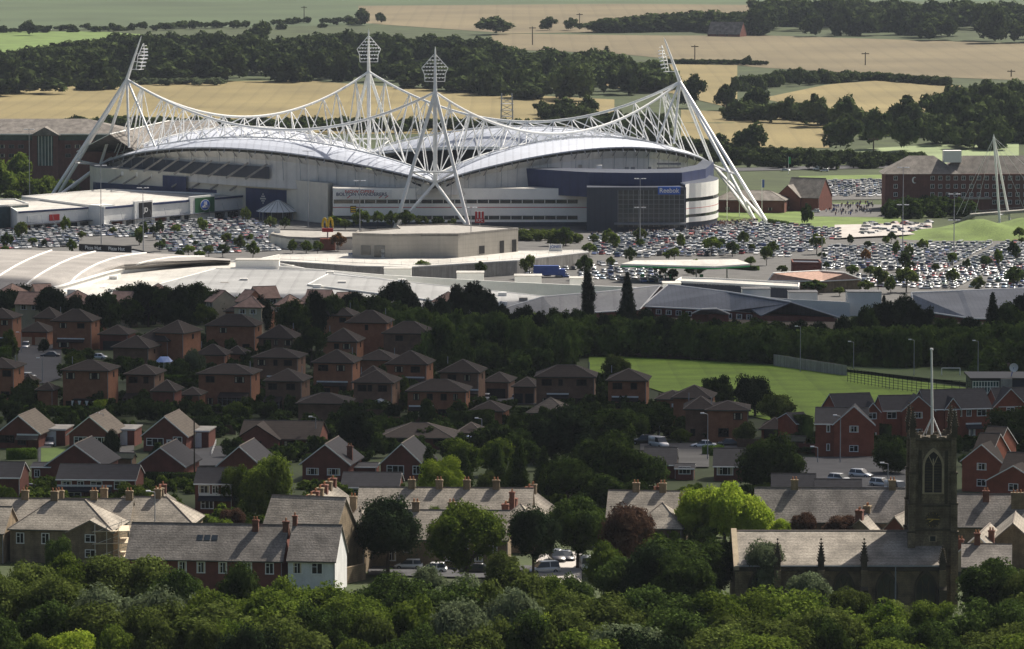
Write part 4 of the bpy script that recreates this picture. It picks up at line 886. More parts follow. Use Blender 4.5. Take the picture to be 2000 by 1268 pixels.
# long flat retail roofs
rb = roofblock
WR = [('flat white retail roof nearest the barrel roofed warehouse', [(95, 566), (240, 522), (460, 508), (545, 513), (640, 533), (300, 585), (110, 585)], 7.5, 'membrane'),
      ('broad pale grey retail roof with a white plant box', [(140, 600), (420, 524), (640, 528), (1010, 582), (960, 603), (500, 622), (230, 600)], 8.2, 'grey_sheet_pale'),
      ('pale grey retail roof behind the twin dark conifers', [(640, 534), (1180, 590), (1240, 600), (1000, 610), (840, 585), (600, 555)], 8.6, 'grey_sheet_pale')]
for i, (lb, poly, z, rm) in enumerate(WR):
    bl = rb('retail_building', lb, 'shop building', poly, z, 'white_clad', rm, 'flat retail buildings behind the tree belt', par=.3 if i else .8)
    rv = random.Random(40 + i); k = 0; xs = [p[0] for p in poly]; ys_ = [p[1] for p in poly]
    while k < 14:
        x, y = rv.uniform(min(xs) + 20, max(xs) - 20), rv.uniform(min(ys_), max(ys_))
        if not inpoly(x, y, poly): continue
        k += 1; p = RZ(x, y, z); q = MB()
        if k % 2: q.box(p.x - 1.2, p.x + 1.2, p.y - 1, p.y + 1, z - .5, z + rv.uniform(.3, 1.1), rv.choice(['concrete', 'grey_clad', 'white_clad'])); q.build('roof_vent', bl)
        else: q.box(p.x - .8, p.x + .8, p.y - 7, p.y + 7, z - .5, z + .12 - (.3 if i else .7), 'grey_clad'); q.build('rooflight', bl)
# stepped parapet of white boxes along the retail backs
for i, (x0, x1, y0, y1) in enumerate([(460, 545, 507, 518), (750, 803, 524, 536), (892, 945, 532, 544), (1005, 1058, 538, 550), (1113, 1160, 543, 555), (1295, 1330, 553, 562), (1450, 1505, 563, 578), (1541, 1597, 570, 582), (1655, 1722, 568, 589)]):
    a = RZ(x0, y1, 8.0); s = S(a.y); L_ = (x1 - x0) / s; h = (y1 - y0) / s * .85; t = thing('roof_cabin', f'{ordw(i + 1)} white box cabin along the stepped parapet, counted from the barrel roof', 'roof cabin', (a.x, a.y, 8.0), 0, 'white cabins on the retail parapet')
    m = MB(); m.box(a.x, a.x + L_, a.y, a.y + 7, 3, 8.0 + h, 'white_clad'); m.build('wall', t); m = MB(); m.box(a.x - .15, a.x + L_ + .15, a.y - .15, a.y + 7.15, 8.003 + h, 8.2 + h, 'membrane'); m.build('roof', t)
m = MB(); pw = [(545, 517), (760, 535), (900, 543), (1010, 549), (1120, 554), (1300, 561), (1460, 575), (1545, 582), (1660, 588)]
pp = [RZ(x, y + 6, 7.6) for x, y in pw]; m.surf([[Vector((p.x, p.y, 0)) for p in pp], [Vector((p.x, p.y, 8.1)) for p in pp], [Vector((p.x, p.y + .7, 8.1)) for p in pp], [Vector((p.x, p.y + .7, 0)) for p in pp]], 'white_clad'); tag(m.build('parapet_wall'), 'long stepped white rear wall joining the box cabins', 'wall')
# slate-grey pitched roofs of the school and office blocks
def pitched(name, label, cat, ridge, eave, zr_, ze, roof='grey_sheet', wall='brick_dark', back=14, hipr=True):
    """ridge and front eave polylines [(px,py)] of equal length; the rear slope mirrors the front one"""
    rp = [RZ(x, y, zr_) for x, y in ridge]; ep = [RZ(x, y, ze) for x, y in eave]; g0 = ep[0]; t = thing(name, label, cat, (g0.x, g0.y, hz(g0.y)))
    bp = [Vector((2 * a.x - b.x if abs(a.x - b.x) < 2 else a.x * 1.6 - b.x * .6, a.y + min(back, abs(a.y - b.y)), ze)) for a, b in zip(rp, ep)]
    m = MB(); m.surf([ep, rp, bp], roof, th=.3); r_ = m.build('roof', t); m = MB(); m.path(rp, .25, 'white_clad', 5)
    if hipr:
        for k in (0, -1): m.tube(rp[k], ep[k], .2, 'white_clad', n=5)
    m.build('ridge', r_); m = MB(); m.path([p + Vector((0, 0, -.1)) for p in ep], .22, 'white_clad', 5); m.build('gutter', r_)
    m = MB(); n_ = len(ep)
    fl = [Vector((p.x + (r.x - p.x) * .05, p.y + .7, 0)) for p, r in zip(ep, rp)]; bl = [Vector((p.x + (r.x - p.x) * .05, p.y - .7, 0)) for p, r in zip(bp, rp)]
    loop = [tuple(p.xy) for p in fl] + [tuple(p.xy) for p in reversed(bl)]; m.prism(ccw(loop), hz(ep[0].y) - 2, ze - .05, wall); m.build('wall', t)
    a, b = fl[0], fl[-1]; d = b - a; k = max(2, int(d.length / 3.2))
    for i in range(k):
        p = a.lerp(b, (i + .5) / k); o = obj('window', win_mesh(1.8, 1.3, 'white_paint', 2), t, Vector((p.x, p.y - .05, ze - 1.4)) - t.location); o.rotation_euler.z = math.atan2(d.y, d.x)
    return t
SC = pitched('school', 'wide low building with blue grey metal roof behind the dark trees', 'school', [(1305, 556), (1420, 570), (1545, 590)], [(1255, 598), (1420, 606), (1640, 620)], 12.5, 8.6)
pitched('office', 'low building with grey metal hipped roof beside the two tall conifers', 'office building', [(1060, 580), (1180, 570), (1290, 558)], [(950, 612), (1090, 614), (1250, 604)], 12.0, 8.4, 'grey_sheet_pale')
pitched('office', 'blue grey roofed hall behind the trees near the church pole', 'office building', [(1780, 572), (1880, 568), (2080, 560)], [(1785, 605), (1900, 622), (2080, 622)], 12.5, 8.6)
SG = pitched('cottage', 'small gabled wing with white edged grey roof before the long grey roof', 'building', [(1370, 604), (1400, 603)], [(1352, 612), (1425, 613)], 11.4, 9.8)
# ---- drive-through restaurants, raised deck
DK = roofblock('parking_deck', 'pale raised concrete deck with railings in front of the banded stadium wall', 'parking deck', [(505, 505), (545, 497), (1130, 488), (1150, 492), (1010, 508), (800, 521), (700, 519), (545, 509)], 5.2, 'concrete', 'membrane', par=.25, edge='white_clad')
m = MB()
for x, y in [(520 + i * 24, curve([(505, 505), (800, 518), (1010, 505), (1140, 492)], 520 + i * 24)) for i in range(26)]:
    p = RZ(x, y, 5.2); m.tube(p, p + Vector((0, 0, 1.1)), .05, 'pole_grey', n=4)
rl = [RZ(x, y, 6.2) for x, y in [(507, 504 - 0), (800, 518), (1010, 505), (1140, 492)]]; m.path(rl, .05, 'pole_grey', 4); m.build('railing', DK)
KB = roofblock('leisure_building', 'cream panelled box building with a stepped flat roof on the raised deck', 'building', [(688, 455), (765, 457), (822, 456), (895, 456), (1012, 445), (880, 437), (775, 440), (780, 445), (700, 451)], 13.0, 'precast', 'concrete', base=4.9, par=.5, edge='concrete')
for x0, x1, z0, z1, m_ in ((705, 724, 6.0, 9.0, 'glass_dark'), (731, 752, 5.4, 9.2, 'glass_dark'), (745, 751, 5.2, 8.0, 'white_paint')):
    face(KB, 'window', None, 13, (688, 455), (765, 457), x0, x1, z0, z1, m_, .12)
for x0, x1, z0, z1, m_ in ((936, 946, 5.6, 8.2, 'black'), (976, 984, 5.2, 9.2, 'black'), (1000, 1008, 5.2, 9.2, 'black')):
    face(KB, 'door', None, 13, (895, 456), (1012, 445), x0, x1, z0, z1, m_, .12)
RS = roofblock('restaurant', 'low grey drive-through restaurant beside the yellow arch sign', 'restaurant', [(528, 456), (545, 447), (700, 450), (700, 462), (610, 464), (560, 462)], 4.8, 'cream_clad', 'concrete', edge='concrete')
face(RS, 'window', None, 4.8, (560, 462), (610, 464), 565, 605, .8, 3.2, 'glass_dark', .12)
def pole_thing(name, label, cat, px, base, top, r0, r1, m_, group=None, onz=None):
    g = G(px, base) if onz is None else RZ(px, base, onz); s = S(g.y); h = (base - top) / s; t = thing(name, label, cat, g, 0, group); q = MB(); q.tube(g - Vector((0, 0, .3)), g + Vector((0, 0, h)), r0, m_, r1, 8); q.build('pole', t); return t, g, h
# yellow arches sign
t, g, h = pole_thing('restaurant_sign', 'yellow double arch sign above a red panel on a pole with brick base', 'sign', 640, 490, 426, .25, .25, 'pole_grey'); z0 = g.z + h - 4.6
q = MB()
for sg_ in (-1, 1): q.path([Vector((g.x + sg_ * 1.0 + math.cos(a) * .78, g.y - .2, z0 + 1.6 + math.sin(a) * 2.9 * (1 if math.sin(a) > 0 else .3))) for a in [math.pi * (-.05 + 1.1 * i / 14) for i in range(15)]], .42, 'yellow', 6)
q.build('arch', t); q = MB(); q.box(g.x - 1.9, g.x + 1.9, g.y - .4, g.y + .3, z0 - .2, z0 + 1.1, 'red'); q.build('panel', t); q = MB(); q.box(g.x - 2.6, g.x + 2.6, g.y - 1.5, g.y + 1.5, -.2, 4.4, 'brick_red'); q.build('plinth', t)
# white and yellow totem
t, g, h = pole_thing('menu_sign', 'white totem board with a small yellow arch symbol beside the car park', 'sign', 536, 478, 446, .12, .12, 'pole_grey'); q = MB(); q.box(g.x - 2.1, g.x + 2.1, g.y - .2, g.y + .2, g.z + h - 4.4, g.z + h, 'white_paint'); pn = q.build('panel', t)
q = MB()
for sg_ in (-1, 1): q.path([Vector((g.x - 1 + sg_ * .35 + math.cos(a) * .28, g.y - .3, g.z + h - 3.4 + math.sin(a) * .9)) for a in [math.pi * i / 8 for i in range(9)]], .1, 'yellow', 5)
q.build('symbol', pn)
# red striped fast food sign
t, g, h = pole_thing('fast_food_sign', 'red and white striped square sign with white letters before the banded wall', 'sign', 937, 450, 413, .2, .2, 'pole_grey'); q = MB()
for i in range(3): q.box(g.x - 1.7 + i * 1.2, g.x - .9 + i * 1.2 + .0, g.y - .25, g.y + .2, g.z + h - 4.2, g.z + h, 'red'); 
q.box(g.x - 1.75, g.x + 1.75, g.y - .18, g.y + .15, g.z + h - 4.25, g.z + h + .04, 'white_paint'); q.box(g.x - 1.72, g.x + 1.72, g.y - .3, g.y + .1, g.z + h - 4.2, g.z + h - 2.5, 'red'); pn = q.build('panel', t); text(pn, 'KFC', 1.4, (g.x, g.y - .36, g.z + h - 3.35), 0, 'white_paint', .03)
# yellow black direction sign
t, g, h = pole_thing('direction_sign', 'small dark totem with yellow rows beside the trees at the stadium foot', 'sign', 690, 445, 402, .15, .15, 'black'); q = MB(); q.box(g.x - 1.1, g.x + 1.1, g.y - .2, g.y + .2, g.z + h - 2.6, g.z + h, 'black')
for k in range(3): q.box(g.x - .9, g.x + .9, g.y - .26, g.y - .19, g.z + h - .8 - k * .8, g.z + h - .35 - k * .8, 'yellow')
q.build('panel', t)
for px, py, lb in ((1085, 491, 'white banner with dark lettering on the deck railing'), (686, 500, 'small white board with lettering on the deck edge beside the tall lamp'), (904, 500, 'small white board with lettering beside the orange crates')):
    a = RZ(px, py, 5.25); k = 1 if px == 1085 else .45; t = thing('banner', lb, 'banner', a); q = MB(); q.box(a.x - 2.2 * k, a.x + 2.2 * k, a.y - .05, a.y + .05, a.z - .01, a.z + 2.4 * k, 'white_paint'); pn = q.build('board', t); text(pn, 'JONES', 1.3 * k, (a.x, a.y - .12, a.z + 1.5 * k), 0, 'blue_paint', .03)
# petrol station canopy
FS = thing('petrol_station', 'petrol station with a long white canopy edged in green', 'petrol station', (*RZ(1330, 520, 4).xy, 0)); pl = ccw([tuple(RZ(x, y, 6).xy) for x, y in ((1213, 516), (1395, 521), (1465, 516), (1440, 507), (1240, 509))])
q = MB(); q.prism(pl, 5.1, 5.6, 'bright_green'); q.prism(pl, 5.603, 6.1, 'white_clad', 'membrane'); q.build('canopy', FS); q = MB()
for x, y in ((1240, 514), (1300, 516), (1360, 517), (1420, 515)): p = RZ(x, y, 5.1); q = MB(); q.tube((p.x, p.y, -.2), (p.x, p.y, 5.1), .25, 'white_clad'); q.build('post', FS)
q = MB()
for x in (1255, 1310, 1370): p = RZ(x, 517, 5.1); q.box(p.x - .6, p.x + .6, p.y - .4, p.y + .4, -.1, 2, 'bright_green'); q.build('fuel_pump', FS); q = MB()
roofblock('retail_building', 'low shop with a white roof and dark fascia beside the red tiled restaurant', 'shop building', [(1318, 548), (1560, 560), (1562, 552), (1400, 543), (1330, 541)], 5.0, 'dark_clad', 'membrane', edge='white_clad')
roofblock('retail_building', 'dark brown box store with a cream side beside the rows of cars', 'shop building', [(1548, 512), (1606, 513), (1600, 507), (1545, 506)], 6.4, 'brick_dark', 'dark_clad')
RT = pitched('restaurant', 'single storey restaurant with a shallow red tiled roof and red letters', 'restaurant', [(1510, 534), (1600, 529), (1650, 533)], [(1500, 548), (1600, 549), (1683, 545)], 6.2, 4.0, 'tile_pink', 'gritstone', back=8)
text(RT, 'FRANKIES', 1.4, RZ(1535, 541, 5.0) + Vector((0, -1.2, .3)), 0, 'red', .1) if False else None
# grass mound, ramp and cable stayed footbridge
m = MB(); cols = []
for i in range(25):
    x = 1740 + i * 15; row = []
    for j in range(9):
        t_ = j / 8; b = G(x, 472 - 26 * t_); e = math.sin(math.pi * t_) ** 1.2 * math.sin(math.pi * min(1, (i + .01) / 14) * .5) ** 1.5; row.append(Vector((b.x, b.y, hz(b.y) + .1 + (5 + 1.2 * math.sin(i * .9 + j)) * e)))
    cols.append(row)
m.surf([[cols[i][j] for i in range(25)] for j in range(9)], 'lawn_grass'); tag(m.build('grass_mound', smooth=True), 'bright grass mound carrying the footbridge ramp', kind='structure')
BR = thing('footbridge', 'cable stayed footbridge with a white A-shaped mast and ramp over the mound', 'bridge', G(1955, 440)); Yb = G(1955, 440).y; q = MB(); at_ = P(1941, 268, Yb)
l1, l2 = P(1953, 440, Yb - 3), P(1974, 440, Yb + 3); q.tube(at_ - Vector((0, 0, 0)), l1, .4, 'white_steel', .45, 8); q.tube(at_, l2, .4, 'white_steel', .45, 8); q.tube(at_.lerp(l1, .88), at_.lerp(l2, .88), .25, 'white_steel'); q.tube(at_, at_ + Vector((0, 0, 1.2)), .3, 'white_steel', .05); q.build('mast', BR)
da, db = P(1895, 418, Yb), P(2120, 400, Yb + 5); q = MB(); q.add([da + Vector((0, -2, 0)), db + Vector((0, -2, 0)), db + Vector((0, 2, 0)), da + Vector((0, 2, 0)), da + Vector((0, -2, -1)), db + Vector((0, -2, -1)), db + Vector((0, 2, -1)), da + Vector((0, 2, -1))], [(0, 1, 2, 3), (4, 7, 6, 5), (0, 4, 5, 1), (2, 6, 7, 3), (0, 3, 7, 4), (1, 5, 6, 2)], 'concrete'); dk = q.build('deck', BR); q = MB()
for zz in (.5, 1.1): q.tube(da + Vector((0, -2, zz)), db + Vector((0, -2, zz)), .06, 'pole_grey', n=4)
for i in range(24): p = da.lerp(db, i / 23) + Vector((0, -2, 0)); q.tube(p, p + Vector((0, 0, 1.1)), .05, 'pole_grey', n=4)
q.build('railing', dk); q = MB(); ra, rbm = P(1812, 466, Yb - 14), da + Vector((1, -1, 0)); sidev = Vector((1.5, 1.5, 0))
q.add([ra - sidev, rbm - sidev, rbm + sidev, ra + sidev] + [v - Vector((0, 0, .8)) for v in (ra - sidev, rbm - sidev, rbm + sidev, ra + sidev)], [(0, 1, 2, 3), (4, 7, 6, 5), (0, 4, 5, 1), (2, 6, 7, 3), (0, 3, 7, 4), (1, 5, 6, 2)], 'concrete'); q.build('ramp', BR); q = MB()
for tx, ty in ((1868, 420), (1880, 418), (1905, 416), (2000, 408), (2040, 404), (2090, 402)): q.tube(at_, P(tx, ty, Yb), .07, 'white_steel', n=4)
q.build('stay_cable', BR)
# ---- hotel
g = G(1860, 412); HT = thing('hotel', 'long dark red brick hotel with grey hipped roofs and small white windows', 'hotel', g); Yh = g.y; s = S(Yh); ze = P(1800, 340, Yh).z
a = P(1732, 0, Yh).x; b = P(2100, 0, Yh).x; q = MB(); q.box(a, b, Yh, Yh + 18, -1, ze, 'brick_hotel'); q.build('wall', HT); q = MB(); zr_ = P(1830, 304, Yh + 9).z
for x0, x1, dy in ((1726, 1880, 0), (1832, 2110, 2)):
    X0_, X1_ = P(x0, 0, Yh).x, P(x1, 0, Yh).x; k = 10; q.add([(X0_, Yh - 1 + dy, ze + .02 * dy), (X1_, Yh - 1 + dy, ze + .02 * dy), (X1_, Yh + 19, ze + .02 * dy), (X0_, Yh + 19, ze + .02 * dy), (X0_ + k * 1.1, Yh + 9, zr_), (X1_ - k, Yh + 9, zr_)], [(0, 1, 5, 4), (1, 2, 5), (2, 3, 4, 5), (3, 0, 4), (0, 3, 2, 1)], 'stone_slate_grey')
ro = q.build('roof', HT); q = MB(); p = P(1862, 312, Yh + 6); q.box(p.x - 4, p.x + 3, p.y - 2, p.y + 3, p.z - 1, p.z + 3.6, 'white_clad'); q.build('plant_box', ro)
for r0, z_ in enumerate((ze - 1.6, ze - 4.8, ze - 8.0, ze - 11.0)):
    for i in range(19):
        x = 1809 + i * 15.2 if i else 1752
        if P(x, 0, Yh).x < b: obj('window', win_mesh(1.5, 1.6, 'white_paint', 2), HT, Vector((P(x, 0, Yh).x, Yh, z_)) - HT.location)
c_ = P(1786, 352, Yh - .2); q = MB(); q.add([c_ + Vector((1.0 * math.cos(t_), 0, 1.3 * math.sin(t_))) for t_ in [math.pi * (.3 + 1.4 * i / 10) for i in range(11)]] + [c_ + Vector((.25 + .65 * math.cos(t_), 0, 1.0 * math.sin(t_))) for t_ in [math.pi * (1.65 - 1.3 * i / 10) for i in range(11)]], [tuple(range(22))], 'white_paint'); q.build('crescent_sign', HT)
q = MB(); q.box(P(1875, 0, Yh).x, P(1935, 0, Yh).x, Yh - 5, Yh - .01, -1, 5, 'brick_hotel'); q.box(P(1872, 0, Yh).x, P(1938, 0, Yh).x, Yh - 5.5, Yh - .005, 5.003, 5.5, 'concrete'); q.build('porch', HT)
# ---- office block behind the west pylon, pub, farmhouse
g = G(120, 372 + 6); Yo = 2010; OF = thing('office', 'large dark red brick office block with grey hipped roof and glazed stair bay', 'office building', (P(100, 0, Yo).x, Yo, -1)); ze = P(100, 262, Yo).z
q = MB(); xa, xb = P(-120, 0, Yo).x, P(262, 0, Yo).x; q.box(xa, xb, Yo, Yo + 26, -2, ze - 2.8, 'brick_hotel'); q.box(xa + .2, xb - .2, Yo + .2, Yo + 25.8, ze - 2.797, ze, 'glass_teal'); q.build('wall', OF); q = MB(); zr_ = P(100, 232, Yo + 13).z
q.add([(xa - 1.5, Yo - 1.5, ze + .05), (xb + 1.5, Yo - 1.5, ze + .05), (xb + 1.5, Yo + 27, ze + .05), (xa - 1.5, Yo + 27, ze + .05), (xa + 14, Yo + 13, zr_), (xb - 22, Yo + 13, zr_)], [(0, 1, 5, 4), (1, 2, 5), (2, 3, 4, 5), (3, 0, 4), (0, 3, 2, 1)], 'stone_slate_grey'); q.box(xa - 1.6, xb + 1.6, Yo - 1.7, Yo - 1.5, ze - .3, ze + .25, 'white_clad'); q.build('roof', OF)
x0, x1 = P(62, 0, Yo).x, P(112, 0, Yo).x; q = MB(); q.box(x0, x1, Yo - 3, Yo - .01, -2, ze - .5, 'brick_hotel'); xm = (x0 + x1) / 2; q.box(xm - 3.4, xm + 3.4, Yo - 3.3, Yo - 2.99, 6, ze - .7, 'glass_teal'); q.build('stair_bay', OF); q = MB()
q.add([(x0 - 1, Yo - 4.5, ze - .45), (x1 + 1, Yo - 4.5, ze - .45), (xm, Yo - 4.5, ze + 3.2), (x0 - 1, Yo + 8, ze - .45), (x1 + 1, Yo + 8, ze - .45), (xm, Yo + 8, ze + 3.2)], [(0, 1, 2), (3, 5, 4), (0, 2, 5, 3), (1, 4, 5, 2)], 'stone_slate_grey'); q.build('gable', OF); q = MB()
for i in range(-2, 3): q.box(xm + i * 1.4 - .1, xm + i * 1.4 + .1, Yo - 3.45, Yo - 3.29, 6, ze - .7, 'white_clad')
q.build('mullion', OF)
for r0 in range(2):
    for i in range(20):
        x = -110 + i * 18.5
        if not 55 < x < 120: obj('window', win_mesh(2.4, 1.5, 'mullion', 2), OF, Vector((P(x, 0, Yo).x, Yo, ze - 5.4 - r0 * 4)) - OF.location)
zb = P(200, 270, 1960).z; q = pitched('office', 'second grey roofed office wing half hidden behind the west pylon', 'office building', [(215, 262), (330, 236), (420, 236)], [(150, 296), (260, 292), (470, 285)], zb + 9, zb, 'stone_slate_grey', 'brick_hotel', back=22)
PB = house(1515, 1617, 385, 350, 413, 'gable_x', 'brick_dark', 'stone_slate_grey', 15, -24, wins=((.3, 0), (.7, 0)), extras=(('fgable', .12, 5, 4.6, 1.5),), label='barn like dark brick pub with a big grey roof beside the hotel car park', name='pub', cat='pub', rh=7, wside=False)
house(1385, 1540, 392, 372, 416, 'hip', 'brick_dark', 'stone_slate_grey', 14, -10, wins=((.2, 0), (.5, 0), (.8, 0)), label='low dark brick lodge with slate roof behind the stadium foot', name='lodge', cat='building', rh=3.5)
house(1372, 1455, 66, 42, 72, 'gable_x', 'brick_dark', 'stone_slate_grey', 14, -25, wins=((.3, 0), (.6, 0)), label='lone farmhouse with grey roof in front of the far wood', name='farmhouse', cat='house', rh=9, wside=False)
house(1330, 1375, 346, 336, 356, 'gable_x', 'white_render', 'stone_slate', 8, -10, wins=((.5, 0),), label='small white cottage roof showing behind the east pylon', name='cottage', cat='house', rh=2.5) if False else None
# lattice tower behind the far stand
Yt = 1975; t = thing('lattice_mast', 'grey lattice mast with platforms behind the far stadium stand', 'mast', (P(990, 0, Yt).x, Yt, -1)); q = MB(); b0 = P(990, 240, Yt); 
for sx_ in (-1, 1):
    for sy in (-1, 1): q.tube((b0.x + sx_ * 3.3, Yt + sy * 3, -1), (b0.x + sx_ * 2.2, Yt + sy * 2, P(990, 183, Yt).z), .28, 'pole_grey')
for k in range(10):
    z = 10 + k * 2.7; z2 = z + 2.7
    for sx_ in (-1, 1): q.tube((b0.x - sx_ * 2.8, Yt - 2.4, z), (b0.x + sx_ * 2.6, Yt - 2.4, z2), .15, 'pole_grey', n=4)
    q.box(b0.x - 2.8, b0.x + 2.8, Yt - 2.4, Yt + 2.4, z, z + .15, 'pole_grey')
q.build('lattice', t)
# ---- tall lighting columns, lamp posts, flag poles
COLS = [(1250, 482, 348, 2), (920, 530, 404, 1), (703, 500, 352, 1), (602, 445, 294, 1), (198, 500, 322, 1), (280, 500, 366, 1), (1763, 500, 326, 2), (1863, 500, 378, 2), (1605, 560, 462, 0), (58, 398, 252, 1)]
for i, (px, b, tp, k) in enumerate(COLS):
    t, g, h = pole_thing('lighting_column', f'tall grey floodlight column, {ordw(sorted(c[0] for c in COLS).index(px) + 1)} along the car parks from the office end', 'lamp post', px, b, tp, .2, .09, 'pole_grey', 'tall car park floodlight columns')
    for lv in ([0] if k < 2 else [0, .42]):
        z = g.z + h * (1 - lv) - .2; q = MB(); q.tube((g.x - 1.7, g.y, z), (g.x + 1.7, g.y, z), .08, 'pole_grey', n=5)
        for o in (-1.7, -.8, .8, 1.7): q.box(g.x + o - .38, g.x + o + .38, g.y - .35, g.y + .35, z, z + .22, 'lamp_glass')
        q.build('lamp_head', t)
for i, (px, b, tp, c_) in enumerate([(1420, 432, 336, 'white_paint'), (1444, 424, 362, 'white_paint'), (1488, 424, 350, 'blue_paint'), (1540, 340, 306, 'bright_green')]):
    t, g, h = pole_thing('flag_pole', ['white pole with a white pennant nearest the stadium drum', 'short white pole between the two taller flag poles', 'pole with a narrow blue flag beside the east pylon', 'thin green pole by the road beyond the pub'][i], 'flag pole', px, b, tp, .14, .07, 'white_steel')
    if i != 1:
        q = MB(); q.box(g.x, g.x + .9, g.y - .02, g.y + .02, g.z + h - 3.2, g.z + h - .2, c_); q.build('flag', t)
def telegraph(px, b, tp, lb, k=1):
    t, g, h = pole_thing('telegraph_pole', lb, 'pole', px, b, tp, .4, .3, 'bark', 'wooden poles in the far fields'); q = MB(); q.box(g.x - 2.6, g.x + 2.6, g.y - .3, g.y + .3, g.z + h - 1.4, g.z + h - .8, 'bark'); q.build('crossarm', t)
for px, b, tp, lb in ((1690, 128, 102, 'pole with a wide crossarm in the hay field above the hedge'), (1357, 118, 88, 'stayed wooden pole beside the hedge above the east pylon'), (1975, 150, 136, 'short pole on the hay field near the wood corner'), (1040, 88, 52, 'pole at the top edge between the dark copses'), (1132, 58, 26, 'tall pole beside the far lane'), (594, 36, 12, 'pole on the far stubble field'), (1902, 290, 260, 'lamp pole before the wood beyond the hotel'), (1706, 300, 268, 'lamp pole beside the pale meadow')):
    telegraph(px, b, tp, lb)
# ---- crowd gathered at the drum
rc = random.Random(9); q = MB(); vsall = []
for k in range(400):
    px = rc.uniform(1372, 1480) if k < 240 else rc.uniform(1150, 1400) if k < 330 else rc.uniform(1612, 1705); y_ = rc.uniform(399, 422) if k >= 330 else curve([(1150, 462), (1340, 452), (1400, 438), (1480, 434)], px) + abs(rc.gauss(0, 6)) * (1 if px > 1340 else .5)
    p = G(px, y_); h = rc.uniform(1.6, 1.85); w_ = .24; cl = rc.choice(['black', 'navy', 'white_paint', 'concrete', 'blue_paint', 'brick_dark', 'dark_clad', 'white_paint'])
    for z0, z1, a0, a1, m_ in ((0, .85, .13, .17, 'navy'), (.85, h - .28, .2, .25, cl), (h - .26, h, .1, .1, 'skin')): q.tube((p.x, p.y, p.z + z0), (p.x, p.y, p.z + z1), a0, m_, a1, 6)
    for sg_ in (-1, 1): q.tube((p.x + sg_ * .26, p.y, p.z + h - .35), (p.x + sg_ * .3, p.y - .05, p.z + .8), .07, cl, .05, 4)
tag(q.build('crowd'), 'dense crowd of supporters gathered outside the curved stadium drum', kind='stuff')
# ---------------------------------------------------------------- packed car parks
LOTS = [('near the retail sheds', [(-60, 456), (40, 453), (200, 447), (480, 430), (540, 446), (525, 472), (545, 494), (430, 498), (300, 492), (150, 484), (-60, 492)], 28, .95),
        ('before the stadium entrance', [(1150, 465), (1340, 458), (1480, 440), (1640, 452), (1640, 470), (1560, 474), (1600, 486), (2060, 474), (2060, 540), (1900, 545), (1690, 528), (1560, 528), (1540, 506), (1460, 500), (1230, 506), (1160, 500)], -14, .97),
        ('nearest the slate grey roofs', [(1640, 545), (1790, 540), (2060, 546), (2060, 566), (1900, 566), (1700, 562)], -14, .8),
        ('beside the pub and the hotel', [(1610, 357), (1730, 355), (1730, 386), (1625, 388)], -14, .95),
        ('on the pale overflow area', [(1690, 441), (1760, 438), (1815, 437), (1826, 456), (1770, 460), (1680, 466)], 30, .55),
        ('behind the white rear wall', [(960, 516), (1150, 512), (1210, 518), (1330, 540), (1300, 556), (1160, 548), (960, 536)], 10, .55)]
rcar = random.Random(77); spots = []
excl = [[(150, 466), (310, 466), (310, 500), (150, 500)], [(1540, 494), (1610, 494), (1610, 520), (1540, 520)]]
for li, (nm_, poly, ang, fill) in enumerate(LOTS):
    a = R(ang); ca, sa = math.cos(a), math.sin(a); C_ = [G(x, y) for x, y in poly]; cx = sum(p.x for p in C_) / len(C_); cyy_ = sum(p.y for p in C_) / len(C_)
    rng_ = 190
    row = -rng_; ri = 0
    while row < rng_:
        for sgn, off in ((0, 0), (1, 5.1)):
            ri += 1; u = -rng_; ci = 0
            while u < rng_:
                u += 2.55; vv = row + off
                x = cx + u * ca - vv * sa; y = cyy_ + u * sa + vv * ca
                px, py = proj(x, y, 0)
                if not (-40 < px < 2040) or not inpoly(px, py, poly) or any(inpoly(px, py, e) for e in excl): continue
                if int((u + 500) / 2.55) % 22 == 0 or rcar.random() > fill: continue
                ci += 1; spots.append((y, x, li, ri, ci, a + math.pi / 2 * (1 if rcar.random() < .5 else -1) + rcar.gauss(0, .03), px))
        row += 14.2
spots.sort()
tree_spots = []
def pick(): return rcar.choices(['hatch', 'saloon', 'mpv', 'suv', 'van'], [46, 28, 12, 10, 4])[0]
NIND = 285; rows_seen = {}
for y, x, li, ri, ci, rz, px in spots[:NIND]:
    rows_seen.setdefault((li, ri), []).append((px, x, y, rz))
rk = {}
for (li, ri), L_ in rows_seen.items():
    rk.setdefault(li, []).append((min(t[2] for t in L_), ri))
n_ind = 0
KN = {'hatch': 'hatchback', 'saloon': 'saloon', 'mpv': 'minivan', 'suv': 'off-roader', 'van': 'van'}
for li in rk:
    order = [r_ for _, r_ in sorted(rk[li])]
    for (l2, ri), L_ in rows_seen.items():
        if l2 != li: continue
        for i, (px, x, y, rz) in enumerate(sorted(L_)):
            kd = pick(); cl = rcar.choice(PNAMES)
            car((x, y, hz(y) + .06), rz, kd, cl, f'{cl} {KN[kd]}, {ordw(i + 1)} in the {ordw(order.index(ri) + 1)} row {LOTS[li][0]}', 'cars packed in the car parks')
            n_ind += 1
rest = spots[NIND:]; far = MB()
SIMP = {}
for k in CARM: SIMP[k] = CARM[k][1]
acc_v = []; acc_f = []; acc_m = []; mats_ = []; o = 0
